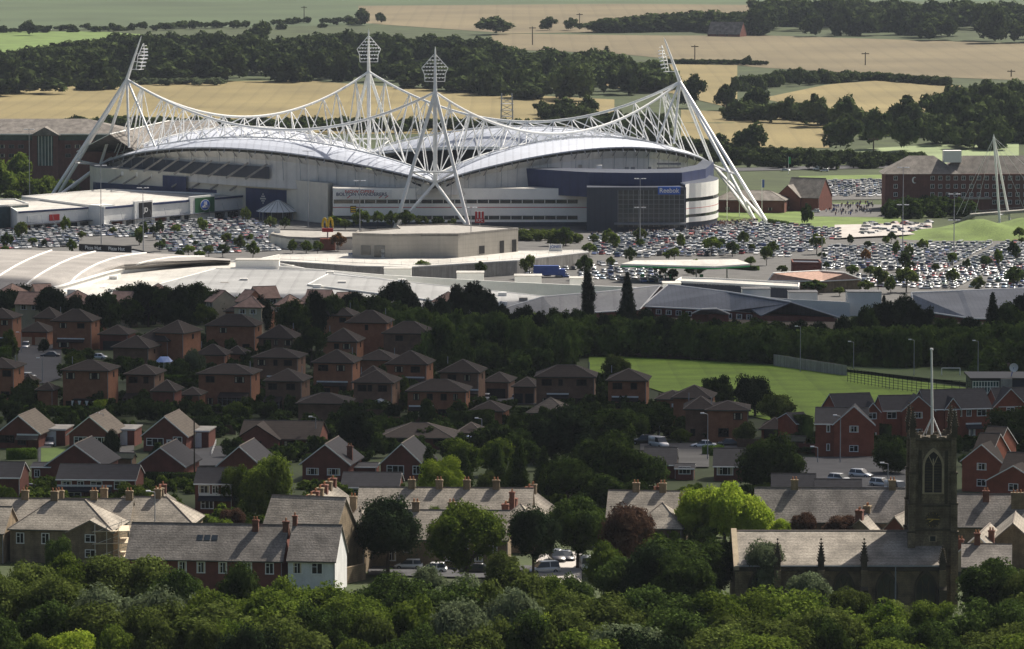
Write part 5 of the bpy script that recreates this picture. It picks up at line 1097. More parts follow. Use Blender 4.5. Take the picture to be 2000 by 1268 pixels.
for y, x, li, ri, ci, rz, px in rest:
    kd = pick(); cl = rcar.choice(PNAMES); src = SIMP[kd]; ca, sa = math.cos(rz), math.sin(rz); z = hz(y) + .06
    V = np.array(src.v); W = np.empty_like(V); W[:, 0] = V[:, 0] * ca - V[:, 1] * sa + x; W[:, 1] = V[:, 0] * sa + V[:, 1] * ca + y; W[:, 2] = V[:, 2] + z
    acc_v.append(W); 
    for f, k in zip(src.f, src.m):
        mn = src.mats[k]; mm = PAINT[cl][0] if mn == 'PAINT' else MATS[mn]
        if mm not in mats_: mats_.append(mm)
        acc_f.append(tuple(i + o for i in f)); acc_m.append(mats_.index(mm))
    o += len(V)
if rest:
    me = bpy.data.meshes.new('distant_parked_cars'); me.from_pydata(np.concatenate(acc_v).tolist(), [], acc_f)
    for m_ in mats_: me.materials.append(m_)
    me.polygons.foreach_set('material_index', acc_m); me.update(); tag(obj('distant_parked_cars', me), 'hundreds more cars packed in the farther rows', kind='stuff')
print('cars', len(spots), 'individual', n_ind)
# cars in streets and drives: (px, wheel row, heading deg, kind, colour, label)
for px, py, hd, kd, cl, lb in [
    (50, 681, -92, 'mpv', 'silver', 'silver car facing out in front of the double cream garage doors'), (98, 698, 175, 'saloon', 'black', 'black saloon parked across the turning head'),
    (56, 740, 60, 'hatch', 'white', 'white car parked lower down the brick cul-de-sac'), (190, 702, 170, 'saloon', 'silver', 'pale saloon half hidden behind the garden hedge'), (198, 676, -90, 'hatch', 'black', 'black car under the low roofed carport'),
    (97, 871, -88, 'mpv', 'silver', 'silver people carrier on the drive of the westernmost bungalow'), (395, 873, 85, 'hatch', 'silver', 'silver hatchback beside the white garage of the third bungalow'),
    (1009, 783, 85, 'hatch', 'silver', 'silver car in front of the brown double garages'), (950, 782, 85, 'hatch', 'white', 'white car peeping over the low garage roof'), (1255, 812, 20, 'hatch', 'blue', 'blue car beside the brick house with pale lean-to'),
    (1374, 875, 178, 'saloon', 'white', 'white saloon parked side on before the brown brick house'), (1426, 872, 10, 'saloon', 'black', 'black car behind the white saloon, partly behind a tree'), (1258, 868, 170, 'suv', 'black', 'dark car in front of the white van'), (1287, 874, -60, 'van', 'white', 'white van with blue markings on the upper road'),
    (1682, 933, -35, 'hatch', 'silver', 'silver car highest up the close behind the church'), (1640, 942, -40, 'hatch', 'white', 'white car beside the dark slate roof in the close'), (1722, 951, -40, 'hatch', 'silver', 'silver car next to the white van in the close'), (1752, 963, -55, 'van', 'white', 'white panel van parked beside the church tower'), (1725, 978, -20, 'hatch', 'pale blue', 'pale car roof just above the stone terrace ridge'),
    (845, 1119, 175, 'hatch', 'white', 'white hatchback seen between the two big street trees'), (798, 1112, 178, 'hatch', 'silver', 'car nose behind the dark street tree trunk'), (930, 1120, 175, 'saloon', 'black', 'dark saloon in the shade of the street tree'),
    (1062, 1120, 200, 'mpv', 'silver', 'silver car parked at the sunlit street corner'), (1088, 1098, -80, 'suv', 'black', 'black off-roader with pale roof in the sunlit street'), (1143, 1112, 100, 'van', 'white', 'white van standing on the sunlit street by the shrubs'), (1107, 1096, -80, 'hatch', 'black', 'small dark car behind the black off-roader'),
    (52, 962, 160, 'hatch', 'black', 'dark car behind the westernmost slate roof')]:
    p = G(px, py); car(p, R(hd), kd, cl, lb, None, True)
for px, py, hd, kd, cl, lb in [(1527, 414, 175, 'hatch', 'white', 'white car on the road by the lawn'), (1592, 416, 170, 'hatch', 'white', 'white car near the pedestrian crossing'), (1534, 335, 0, 'saloon', 'silver', 'silver car on the far road'), (1597, 333, 178, 'van', 'white', 'long white van on the far road'), (1610, 336, 178, 'hatch', 'silver', 'silver car behind the long white van'),
    (1484, 486, 176, 'van', 'blue', 'blue van parked side on among the cars'), (1808, 566, 178, 'saloon', 'white', 'white saloon alone at the near car park edge'), (1722, 562, 170, 'hatch', 'white', 'white car beside the round green trees of the car park'), (95, 60, 20, 'van', 'white', 'tiny white van on the far lane'), (1965, 440, 170, 'hatch', 'white', 'white car under the footbridge mast')]:
    p = G(px, py); p.z += .1; car(p, R(hd), kd, cl, lb)
# dark box lorry
p = G(1072, 543); t = thing('box_lorry', 'dark blue box lorry with pale lettering behind the white parapet', 'lorry', p); q = MB(); q.box(p.x - 5, p.x + 3.2, p.y - 1.2, p.y + 1.2, p.z + 1, p.z + 4, 'blue_paint'); bx_ = q.build('box', t); q = MB(); q.box(p.x + 3.3, p.x + 5.2, p.y - 1.15, p.y + 1.15, p.z + .5, p.z + 2.9, 'blue_paint'); q.box(p.x + 4.6, p.x + 5.22, p.y - 1.05, p.y + 1.05, p.z + 1.6, p.z + 2.6, 'car_glass'); q.build('cab', t)
for x in (-3.6, -2.6, 4.0):
    for sg_ in (-1, 1): q = MB(); q.tube((p.x + x, p.y + sg_ * .8, p.z + .5), (p.x + x, p.y + sg_ * 1.2, p.z + .5), .5, 'tyre', n=10); q.build('wheel', t)
# ---------------------------------------------------------------- the estate of brick houses
O, B_, D_ = 'brick_orange', 'brick_brown', 'brick_dark'
GH = 'brown roofed brick houses of the estate'
def E(xl, xr, eave, apex, base, wall=O, label=None, wins=((.27, 1), (.73, 1), (.3, 0)), extras=(), yaw=-9, depth=8.0, roof='tile_brown', style='hip', **k):
    if k.get('wside', True) and wins and eave % 3: extras = tuple(extras) + (('pipe', .9 if eave % 2 else .1),)
    return house(xl, xr, eave, apex, base, style, wall, roof, depth, yaw, wins, extras, label, group=GH, **k)
E(-42, 34, 622, 602, 682, O, 'brick house at the west edge with a white edged lean-to', extras=(('leanto', .4, 1, 2.6),))
E(30, 101, 649, 629, 676, O, 'low garage with two cream doors behind the silver car', wins=(), extras=(('doors', 2, 'cream_render'),), name='garage', cat='garage', wside=False)
E(94, 188, 628, 604, 684, O, 'brick house with a long white edged lean-to beside the cream garage doors', extras=(('leanto', .12, .82, 2.6),))
E(60, 118, 622, 600, 652, O, 'half hidden brick house roof behind the double garage', wins=())
E(186, 258, 654, 635, 684, D_, 'low carport roof above a black car', wins=(), name='carport', cat='garage', extras=(('doors', 1, 'black'),), wside=False)
E(284, 378, 651, 625, 712, O, 'tall brick house with a sunlit east hip, rear of the stepped cluster', wins=(), yaw=-22, depth=9)
E(252, 342, 666, 640, 712, O, 'middle house of the stepped brick cluster', wins=(), yaw=-16)
E(208, 303, 680, 656, 716, B_, 'front low brown brick block of the stepped cluster', wins=(), yaw=-14)
E(394, 507, 637, 614, 690, O, 'broad brick house with two small windows above the hedge', wins=((.35, 1), (.6, .9), (.82, 0)))
E(432, 532, 609, 587, 648, O, 'highest brick house right under the dark tree belt'.replace('right ', ''), wins=((.45, 1), (.8, 1)))
E(112, 223, 724, 703, 806, O, 'brick house with a white arcaded veranda', wins=((.17, 1), (.7, 1, 2.0), (.16, 0)), extras=(('arches', .25, .9),))
E(236, 313, 732, 712, 800, B_, 'narrow brown brick house with a dark glazed annexe', wins=((.25, 1), (.7, 1, .9)), extras=(('cons', 0, .42, 2.4, 'tile_brown', 'mullion'),))
E(289, 350, 765, 742, 812, D_, 'small brick wing with pale ridge tiles and a window', wins=((.4, 0.8, 1.6, .9),), depth=6, wside=False)
E(344, 398, 772, 757, 806, O, 'small brick garage between the veranda house and the glazed one', wins=(), depth=5, wside=False, name='garage', cat='garage')
E(377, 502, 731, 711, 800, O, 'wide brick house with a dark glazed garden room', wins=((.22, 1), (.78, 1, 1.9), (.22, 0, 1.1)), extras=(('cons', .42, .95, 2.6, 'tile_brown', 'mullion'),))
E(374, 447, 694, 673, 730, O, 'low brick roof beside the blue garden canopy', wins=((.5, 0),), depth=6)
E(434, 484, 692, 676, 724, O, 'pair of low brick outbuilding roofs before the broad house', wins=(), depth=5, wside=False, name='outbuilding', cat='outbuilding')
E(-50, 38, 719, 699, 786, O, 'brick house cut by the west edge below the cul-de-sac', wins=((.8, 1), (.75, 0, 1.7)))
E(26, 72, 750, 730, 770, O, 'low dark roof with a white bargeboard by the cul-de-sac', wins=(), depth=5, wside=False, name='outbuilding', cat='outbuilding')
E(70, 106, 763, 747, 806, O, 'tall narrow brick garage at the foot of the cul-de-sac', wins=(), depth=4, wside=False, name='garage', cat='garage')
E(496, 582, 661, 635, 700, B_, 'brown brick house under the garden trees with three windows', wins=((.25, 1), (.5, 1, .8), (.85, 1)))
E(485, 592, 699, 680, 762, B_, 'brown brick house with pale curtains and a lean-to', wins=((.18, 1), (.5, 1, .8), (.78, 1), (.2, 0)), extras=(('leanto', .3, .95, 2.7),))
E(508, 600, 745, 720, 808, B_, 'brown brick house with a black glazed conservatory', wins=((.2, 1), (.7, 1)), extras=(('cons', 0, .45, 2.5, 'tile_brown', 'mullion'),))
E(588, 696, 617, 595, 658, O, 'broad brown roofed house near the belt, west of the tall brick flank', wins=((.35, 1), (.8, 1, 1.7)))
E(668, 764, 631, 606, 700, O, 'tall brick house with one small high window', wins=((.5, 1, .7),))
E(742, 792, 628, 612, 664, O, 'brick wing roof tucked behind the tall house', style='gable_x', wins=(), depth=6)
E(622, 706, 668, 641, 708, O, 'steep hipped brick house with two upper windows', wins=((.4, 1, 1.1), (.7, 1, 1.8)))
E(602, 699, 709, 683, 776, O, 'brick house with a bright lean-to edge and glazed door', wins=((.25, 1, 2.0), (.7, 1), (.75, 0, 1.5, 1.6)), extras=(('leanto', .08, .88, 3.0),))
E(740, 846, 652, 628, 706, B_, 'brown brick house half covered by dark trees', wins=((.35, 1),))
E(690, 778, 704, 683, 742, O, 'brick house roof between two pyramid roofs', wins=())
E(746, 843, 712, 685, 766, O, 'brick house with a satellite dish and white lean-to edge', wins=((.3, 1), (.72, 1, 1.9)), extras=(('leanto', .4, .95, 2.9),))
E(680, 777, 748, 723, 810, B_, 'brown brick house with a white gabled conservatory', wins=((.22, 1), (.42, 1, .8), (.75, 1), (.25, 0, 2.0)), extras=(('cons', .42, .98, 2.3, 'gable', 'mullion'),))
E(695, 752, 736, 715, 762, B_, 'low roof behind the conservatory house', wins=(), depth=6, wside=False)
E(850, 945, 728, 702, 790, B_, 'brown brick house east of the satellite dish house', wins=((.3, 1), (.7, 1, 1.2)), extras=(('leanto', .55, 1, 2.8),))
E(788, 918, 765, 741, 822, O, 'long brick house with four small upper windows', wins=((.15, 1, 1.1), (.38, 1, 1.1), (.62, 1, 1.1), (.82, 1, .8), (.6, 0), (.84, 0, .9)), extras=(('leanto', .02, .45, 2.6),), yaw=-5)
E(575, 688, 789, 768, 826, B_, 'low brown brick garage block with a blank front', wins=(), yaw=-4, name='garage', cat='garage')
E(935, 1003, 747, 727, 780, B_, 'dark garage with a hipped roof, west one of the pair', wins=(), extras=(('doors', 1, 'black'),), name='garage', cat='garage', wside=False)
E(993, 1054, 756, 737, 790, B_, 'brown garage with a silver car before it', wins=(), extras=(('doors', 2, 'black'),), name='garage', cat='garage', wside=False)
E(1041, 1167, 737, 713, 800, B_, 'wide brown brick house with a hipped porch', wins=((.18, 1, 1.9), (.42, 1, .8), (.78, 1, 1.9), (.16, 0, 1.3), (.72, 0, 2.2)), extras=(('leanto', .18, .56, 2.9),), yaw=-3)
E(910, 993, 804, 783, 828, O, 'low pyramid roof above a short orange brick wall', wins=(), depth=7, wside=False, name='garage', cat='garage')
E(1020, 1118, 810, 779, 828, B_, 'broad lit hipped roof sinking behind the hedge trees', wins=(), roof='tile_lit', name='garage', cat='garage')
E(1179, 1270, 744, 720, 806, O, 'brick house by the playing field with a white lean-to edge', wins=((.25, 1, 1.8), (.68, 1, 1.2), (.25, 0, 1.8)), extras=(('leanto', .1, .8, 2.9), ('pipe', .05)), yaw=-6)
E(1272, 1345, 781, 763, 810, O, 'low garage with two white doors by the playing field', wins=(), extras=(('doors', 2, 'white_paint'),), name='garage', cat='garage', wside=False)
E(1304, 1397, 778, 752, 838, O, 'orange brick house with a tall roof behind the brown pair', wins=())
E(1332, 1403, 800, 774, 862, B_, 'brown brick half of the joined pair above the white saloon', wins=((.25, 0, .8),), yaw=-3)
E(1374, 1468, 802, 783, 864, O, 'orange brick half of the joined pair above the white saloon', wins=((.75, 1, 1.6), (.4, 0, 1.8, 1.5)), yaw=-3)
E(1476, 1542, 843, 820, 860, D_, 'small hipped garage roof behind the clipped hedge', wins=(), name='garage', cat='garage', extras=(('doors', 1, 'black'),), wside=False)
# blue glass canopy, white goal etc. in gardens
g = G(321, 728); t = thing('garden_gazebo', 'blue topped glass gazebo between the brick houses', 'gazebo', g); s = S(g.y); q = MB(); h = 22 / s
for i in range(8): a = i * math.pi / 4; q.tube((g.x + 1.7 * math.cos(a), g.y + 1.7 * math.sin(a), g.z), (g.x + 1.7 * math.cos(a), g.y + 1.7 * math.sin(a), g.z + h), .06, 'white_paint', n=4)
q.build('post', t); q = MB(); q.add([(g.x + 2 * math.cos(i * math.pi / 4), g.y + 2 * math.sin(i * math.pi / 4), g.z + h) for i in range(8)] + [(g.x - .9, g.y, g.z + h + 1.1), (g.x + .9, g.y, g.z + h + 1.1)], [(0, 1, 9), (1, 2, 9), (2, 3, 8, 9), (3, 4, 8), (4, 5, 8), (5, 6, 8), (6, 7, 9, 8), (7, 0, 9)], 'tin_blue'); q.build('roof', t)
# ---- bungalows with white bargeboards
GB = 'gabled bungalows with white bargeboards'
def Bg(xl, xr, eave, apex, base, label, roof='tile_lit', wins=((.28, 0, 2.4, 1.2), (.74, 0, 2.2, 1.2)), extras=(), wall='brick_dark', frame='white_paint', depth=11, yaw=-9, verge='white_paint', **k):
    return house(xl, xr, eave, apex, base, 'gable_y', wall, roof, depth, yaw, wins, extras, label, group=GB, frame=frame, verge=verge, over=.5, name=k.pop('name', 'bungalow'), cat=k.pop('cat', 'bungalow'), wside=False, **k)
Bg(-8, 82, 844, 812, 876, 'westernmost bungalow with a white canopy edge and dark windows', frame='mullion', extras=(('leanto', .45, 1, 2.3),), wins=((.2, 0, 2.6, 1.3),))
Bg(129, 222, 847, 814, 878, 'bungalow with two white framed windows behind the round bush')
Bg(274, 370, 849, 814, 882, 'bungalow with a white front door and big white window', wins=((.27, 0, 3.0, 1.3), (.8, 0, 1.6, 1.6)), extras=(('door', .6, 'white_paint'),))
Bg(87, 206, 906, 868, 945, 'slate roofed gable before the round bush', 'tile_slate', wins=())
Bg(262, 366, 908, 874, 948, 'slate roofed gable with two windows above the hedge', 'tile_slate', wins=((.18, 0, 1.5, 1.1), (.66, 0, 2.0, 1.1)))
Bg(420, 516, 908, 872, 946, 'slate roofed gable half hidden by the big green tree', 'tile_slate')
Bg(584, 687, 904, 868, 940, 'slate roofed gable beside a tall brick chimney', 'tile_slate', wins=((.22, 0, 2.0, 1.1), (.68, 0, 2.1, 1.1)), extras=(('chim', .95, .3, 2.2),))
Bg(737, 832, 906, 867, 938, 'gable with white windows beside the flat white annexe', 'tile_slate', wins=((.35, 0, 2.8, 1.4), (.85, 0, 1.2, 1.4)))
for xl, xr, ev, bs, lb in ((80, 128, 838, 868, 'flat garage with a white door behind the silver people carrier'), (226, 263, 838, 869, 'flat garage with a white door at the end of the paved drive'), (371, 408, 841, 874, 'flat garage with a white door beside the third bungalow')):
    g = G((xl + xr) / 2, bs + 3); s = S(g.y); w_ = (xr - xl) / s; h = (bs + 3 - ev) / s; t = thing('garage', lb, 'garage', g, R(-6), 'white doored garages of the bungalows'); q = MB(); q.box(-w_ / 2, w_ / 2, 0, 7, -.5, h - .15, 'brick_dark'); q.build('wall', t, local=True)
    q = MB(); q.box(-w_ / 2 - .2, w_ / 2 + .2, -.25, 7.2, h - .15, h + .05, 'concrete'); q.box(-w_ / 2 - .22, w_ / 2 + .22, -.3, -.25, h - .2, h + .08, 'white_paint'); q.build('roof', t, local=True); q = MB(); q.box(-w_ * .46, w_ * .12, -.06, -.001, 0, h - .35, 'white_paint'); q.build('garage_door', t, local=True)
house(456, 634, 856, 822, 886, 'gable_x', D_, 'tile_brown', 10, -7, ((.66, 0, 2.6, 1.2), (.9, 0, 1.8, 1.2)), (('fgable', .24, 3.8, 2.4, 1.6), ('door', .5, 'fence_dark')), 'long ridged bungalow with a gabled wing and a lamp post before it', name='bungalow', cat='bungalow', verge='tile_brown', wside=False)
house(734, 892, 856, 826, 878, 'hip', D_, 'tile_brown', 10, -5, ((.2, 0, 3.2, 1.2), (.82, 0, 2.0, 1.2)), (), 'wide hipped bungalow with pale curtained windows above the conifers', name='bungalow', cat='bungalow', wside=False)
house(886, 947, 848, 827, 868, 'hip', 'cream_render', 'tile_brown', 7, -5, (), (), 'cream walled garage with a hipped brown roof', name='garage', cat='garage', wside=False)
g = G(915, 870); t = thing('tarpaulin_cover', 'pale blue cover leaning against the cream garage', 'tarpaulin', g); q = MB(); q.surf([[(g.x - 1.0, g.y - 1.8, g.z), (g.x + .2, g.y - 1.7, g.z + .1), (g.x + 1.1, g.y - 1.9, g.z)], [(g.x - 1.1, g.y - .9, g.z + 1.4), (g.x, g.y - .8, g.z + 1.7), (g.x + 1.0, g.y - .9, g.z + 1.4)], [(g.x - 1.0, g.y, g.z + 1.5), (g.x, g.y, g.z + 1.75), (g.x + 1, g.y, g.z + 1.5)]], 'tarp', th=.05); q.build('cover', t)
# slate roofed rows in the dip
GS = 'dark slate roofed rows between bungalows and stone terraces'
def Sl(xl, xr, eave, apex, base, label, wins=((.12, 1, 1.6), (.3, 1, 1.0), (.5, 1, 1.8), (.8, 1, 1.8)), extras=(), wall=D_, yaw=-4, depth=8, **k):
    return house(xl, xr, eave, apex, base, 'gable_x', wall, 'tile_slate', depth, yaw, wins, extras, label, group=GS, frame='white_paint', verge='white_paint', wside=False, name=k.pop('name', 'slate_roofed_house'), **k)
Sl(102, 275, 935, 907, 985, 'long slate roofed row with white framed windows and a lean-to', extras=(('leanto', 0, .7, 2.7),))
Sl(372, 462, 943, 913, 1002, 'slate roofed house with a cream band and dark windows', wins=((.25, 1), (.55, 1, .9), (.85, 1)), extras=(('leanto', .1, 1, 2.6),))
Sl(658, 787, 953, 925, 975, 'slate roofed row with pale windows behind the stepped chimneys', wins=((.3, 1, 1.6), (.6, 1, 2), (.85, 1, 2)))
Sl(-60, 48, 931, 902, 975, 'slate roofed house at the west edge with a lit end wall', wins=((.4, 1),))
Sl(1250, 1328, 906, 874, 935, 'slate roof with a pale gutter below the white van', wins=())
Sl(1316, 1358, 915, 911, 938, 'small flat annexe with one white window', wins=((.5, 0, 1.9, 1.2),), depth=4, name='annexe', cat='annexe', rh=.4)
Sl(1386, 1475, 909, 876, 940, 'slate bungalow with a white framed double window', wins=((.3, 0, 2.6, 1.4),))
Sl(1500, 1600, 975, 935, 990, 'dark slate roof sloping beside the white car in the close', wins=(), yaw=-3)
Sl(1585, 1690, 985, 948, 998, 'dark slate roof with stepped edge below the close', wins=(), yaw=-3)
Sl(672, 742, 912, 905, 935, 'flat white edged brick annexe beside the white windowed gable', wins=(), depth=5, name='annexe', cat='annexe', rh=.3)
Sl(55, 105, 912, 905, 944, 'flat white edged annexe beside the slate gable', wins=((.3, 0, .9),), depth=5, name='annexe', cat='annexe', rh=.3)
# newer red houses above the church
GN = 'red houses with white trim above the church'
def Nw(xl, xr, eave, apex, base, label, wins, extras=(), style='gable_x', roof='tile_slate', yaw=-10, depth=8, wall='brick_red', **k):
    return house(xl, xr, eave, apex, base, style, wall, roof, depth, yaw, wins, extras, label, group=GN, frame='white_paint', verge='white_paint', **k)
Nw(1618, 1730, 802, 768, 868, 'red house with a small dormer gable behind the corner house', ((.9, 0, 1.4),), (('fgable', .86, 1.3, 1.4, .6),), yaw=16)
Nw(1583, 1702, 826, 796, 892, 'corner red house with a tall front gable and white windows', ((.25, 1, .6), (.25, 0, .6)), (('fgable', .75, 3.4, 3.0, .6), ('door', .48, 'white_paint')), yaw=-6)
Nw(1715, 1818, 800, 772, 860, 'red house whose gable faces the flag pole', ((.2, 1),), (('fgable', .8, 2.9, 2.5, .6),), yaw=6)
Nw(1795, 1952, 796, 760, 858, 'long red house with a porch and a small dormer gable', ((.5, 1, .9), (.65, 1, .9), (.85, 1, 1.7), (.35, 0, 1.5)), (('fgable', .38, 1.4, 1.8, .4), ('leanto', .6, .85, 2.6)), yaw=12, depth=9)
Nw(1935, 2050, 790, 757, 850, 'red house with a plain gable at the east edge', ((.3, 1),), (('fgable', .25, 3.0, 3.0, .5),), yaw=12)
Nw(1865, 1960, 898, 842, 960, 'red terrace with stepped dark roofs beside the tower', ((.2, 1, .9), (.2, 0, .9)), (('fgable', .7, 3.2, 2.6, .8),), roof='tile_brown', yaw=-22, depth=12, rh=3.5)
Nw(1880, 1975, 880, 822, 935, 'rear part of the stepped red terrace with white edges', (), (), roof='tile_brown', yaw=-22, depth=12, rh=3.2)
Nw(1915, 2035, 938, 880, 985, 'red house with a white bay front at the east edge', ((.15, 1, 1.4), (.15, 0, 1.6)), (('fgable', .62, 4.2, 2.4, .8),), roof='tile_brown', yaw=-22, depth=12, rh=3.5)
Nw(1548, 1592, 826, 806, 868, 'narrow slate roofed wing beside the tall clipped hedge', (), (), yaw=20)
# school with white window grid
g = G(1955, 778); SB = thing('school', 'flat roofed school wing with a white window grid and blue panels', 'school', g); s = S(g.y); q = MB(); xa, xb = P(1905, 0, g.y).x, P(2060, 0, g.y).x; zt = P(1950, 742, g.y).z; q.box(xa, xb, g.y, g.y + 12, g.z - 1, zt, 'dark_clad'); q.box(xa - .4, xb, g.y - .5, g.y + 12.5, zt + .003, zt + .4, 'black'); q.build('wall', SB)
q = MB(); xw = P(1958, 0, g.y).x; q.box(xa + .2, xw, g.y - .1, g.y - .002, zt - 2.6, zt - .3, 'glass_teal'); q.box(xa + .2, xw, g.y - .1, g.y - .002, zt - 3.8, zt - 2.62, 'blue_paint')
for i in range(10): x = xa + .2 + (xw - xa - .2) * i / 9; q.box(x - .08, x + .08, g.y - .2, g.y - .101, zt - 3.9, zt - .2, 'white_paint')
for z in (zt - .3, zt - 1.4, zt - 2.6, zt - 3.85): q.box(xa + .1, xw + .1, g.y - .23, g.y - .201, z - .08, z + .08, 'white_paint')
q.build('window', SB); q = MB(); q.box(xw + .3, xw + 2.6, g.y - 1, g.y - .01, g.z, zt + .3, 'concrete'); q.build('pillar', SB)
p = P(1980, 728, g.y + 3); t = thing('satellite_dish', 'white satellite dish on a blue bracket over the school roof', 'dish', (p.x, p.y, zt + .4)); q = MB(); c = Vector((p.x, p.y, P(1980, 718, g.y + 3).z))
rings = [[c + Vector((r_ * math.cos(a), -.25 * (1 - (r_ / .9) ** 2) * -1 + .0, r_ * math.sin(a))) for a in [i * math.pi / 8 for i in range(17)]] for r_ in (.02, .4, .7, .9)]; q.surf(rings, 'white_paint', th=0); q.build('dish', t); q = MB(); q.tube((p.x - .5, p.y + .2, zt + .4), c + Vector((0, .3, 0)), .09, 'blue_paint'); q.build('bracket', t)
# ---- pink roofed houses beyond the belt, lit by the sun
GP = 'pink roofed houses beyond the dark belt'
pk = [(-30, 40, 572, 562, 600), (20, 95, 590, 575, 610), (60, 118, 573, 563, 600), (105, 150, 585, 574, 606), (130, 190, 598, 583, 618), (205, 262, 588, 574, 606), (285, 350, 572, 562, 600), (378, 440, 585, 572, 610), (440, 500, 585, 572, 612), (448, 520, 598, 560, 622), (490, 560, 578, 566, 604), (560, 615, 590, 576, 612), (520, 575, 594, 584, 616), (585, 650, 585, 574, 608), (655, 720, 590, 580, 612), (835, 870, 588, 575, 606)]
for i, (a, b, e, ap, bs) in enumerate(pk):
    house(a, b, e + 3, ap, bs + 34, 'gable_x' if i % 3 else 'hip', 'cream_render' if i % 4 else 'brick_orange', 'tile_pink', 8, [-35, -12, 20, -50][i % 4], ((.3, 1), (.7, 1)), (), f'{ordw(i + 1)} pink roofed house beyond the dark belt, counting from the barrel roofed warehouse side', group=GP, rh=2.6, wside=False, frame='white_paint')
# ---- stone terraces
GT = 'grey stone terraces with slate roofs'
def Tr(xl, xr, eave, apex, base, label, style='gable_x', wall='gritstone', roof='stone_slate', wins=(), extras=(), yaw=-8, depth=9, name='stone_terrace', **k):
    return house(xl, xr, eave, apex, base, style, wall, roof, depth, yaw, wins, extras, label, group=GT, frame='white_paint', wside=False, name=name, cat='terraced house', over=.3, wh=1.5, ww=1.1, **k)
c4 = lambda *us: tuple(('chim', u, .5, 1.3, 1.0, .8, 2, 'gritstone') for u in us)
Tr(-70, 260, 1026, 990, 1066, 'long stone terrace roof behind the hipped corner house', extras=c4(.33, .55, .76, .98), yaw=-2, rh=3.2)
Tr(160, 387, 1024, 990, 1062, 'hipped stone terrace end with two tall windows', 'hip', wins=((.45, 1, 1.0, 1.4), (.82, 1, 1.0, 1.4)), extras=c4(.1, .62), yaw=-6, rh=3.3)
Tr(4, 234, 1036, 994, 1100, 'hipped stone corner house wrapped in scaffolding', 'hip', wins=((.1, 1), (.35, 1), (.7, 1, .8, 1), (.9, 1, 1.6, .9)), extras=(*c4(.36,), ('sky', .22, .35, 1), ('fgable', .8, 3.2, 1.6, .5)), yaw=-8, depth=10, rh=3.6)
Tr(-80, 20, 1040, 1000, 1100, 'stone terrace end cut by the west edge', wins=((.8, 1),), yaw=-8, rh=3)
Tr(232, 566, 1091, 1047, 1158, 'long red brick terrace with three dark rooflights', wall='brick_dark', roof='stone_slate_grey', wins=((.1, 1), (.36, 1), (.48, 1), (.62, 1), (.78, 1), (.92, 1), (.3, 0), (.7, 0)), extras=(('chim', .8, .42, 1.5, .8, .6, 2), ('sky', .45, .5, 3), ('chim', .995, .42, 1.4, .8, .6, 1)), yaw=-7, rh=4.0)
Tr(549, 668, 1093, 1049, 1163, 'white rendered end house with a bright gable wall', wall='white_render', roof='stone_slate_grey', wins=((.2, 1, 1.3, 1.5), (.62, 1, 1.5, 1.5)), extras=(('chim', .02, .5, 1.3, .6, .6, 1),), yaw=-8, rh=4.0, name='white_end_house')
Tr(480, 678, 1052, 995, 1140, 'tall dark stone block behind the white end house', roof='stone_slate', wins=(), extras=(('chim', .12, .95, 1.0, 1.2, .6, 3, 'gritstone'),), yaw=-16, depth=11, rh=5.0, name='stone_block')
house(668, 712, 1040, 992, 1120, 'hip', 'gritstone', 'stone_slate', 9, -10, ((.5, 1, 1.2, 1.6), (.5, 0, 1.2, 1.8)), (('chim', .2, .5, 1.5, .9, .8, 2, 'gritstone'),), 'stone house slice between the tall block and the street tree', group=GT, name='stone_terrace', cat='terraced house', frame='white_paint', wside=False, rh=3)
Tr(690, 1045, 1004, 965, 1050, 'long stone terrace roof with evenly spaced chimneys behind the street trees', extras=c4(.3, .46, .62, .79), wins=((.2, 1), (.5, 1), (.8, 1)), yaw=-3, rh=3.2)
Tr(700, 1000, 1052, 1010, 1110, 'stone terrace facing the shaded street behind the trees', extras=c4(.35, .6), wins=((.1, 1), (.3, 1), (.5, 1), (.7, 1), (.9, 1), (.2, 0), (.6, 0), (.8, 0)), yaw=-3, rh=3.3)
Tr(950, 1062, 1034, 998, 1080, 'hipped stone terrace end beside the near black tree', 'hip', wins=((.7, 1, 1.0, 1.5),), extras=(('chim', .3, .5, 1.8, .7, .7, 1),), yaw=-10, rh=3)
Tr(1175, 1345, 1010, 975, 1046, 'stone house behind the copper tree', extras=c4(.35, .7), yaw=-6, rh=3.2)
Tr(1225, 1345, 1034, 990, 1062, 'lit stone roof between the copper tree and the lime tree', 'hip', extras=c4(.95,), yaw=-10, rh=3.2)
Tr(1470, 1788, 1018, 970, 1052, 'long grey terrace roof with a white dormer behind the church', roof='stone_slate_grey', extras=c4(.25, .88), yaw=-2, rh=4.2)
Tr(1850, 2080, 1028, 986, 1060, 'grey terrace roof beyond the tower at the east edge', roof='stone_slate_grey', extras=(('chim', .32, .4, 1.5, .9, .7, 2), ('chim', .62, .3, 2.2, 2.2, .8, 4, 'gritstone')), yaw=-4, rh=4)
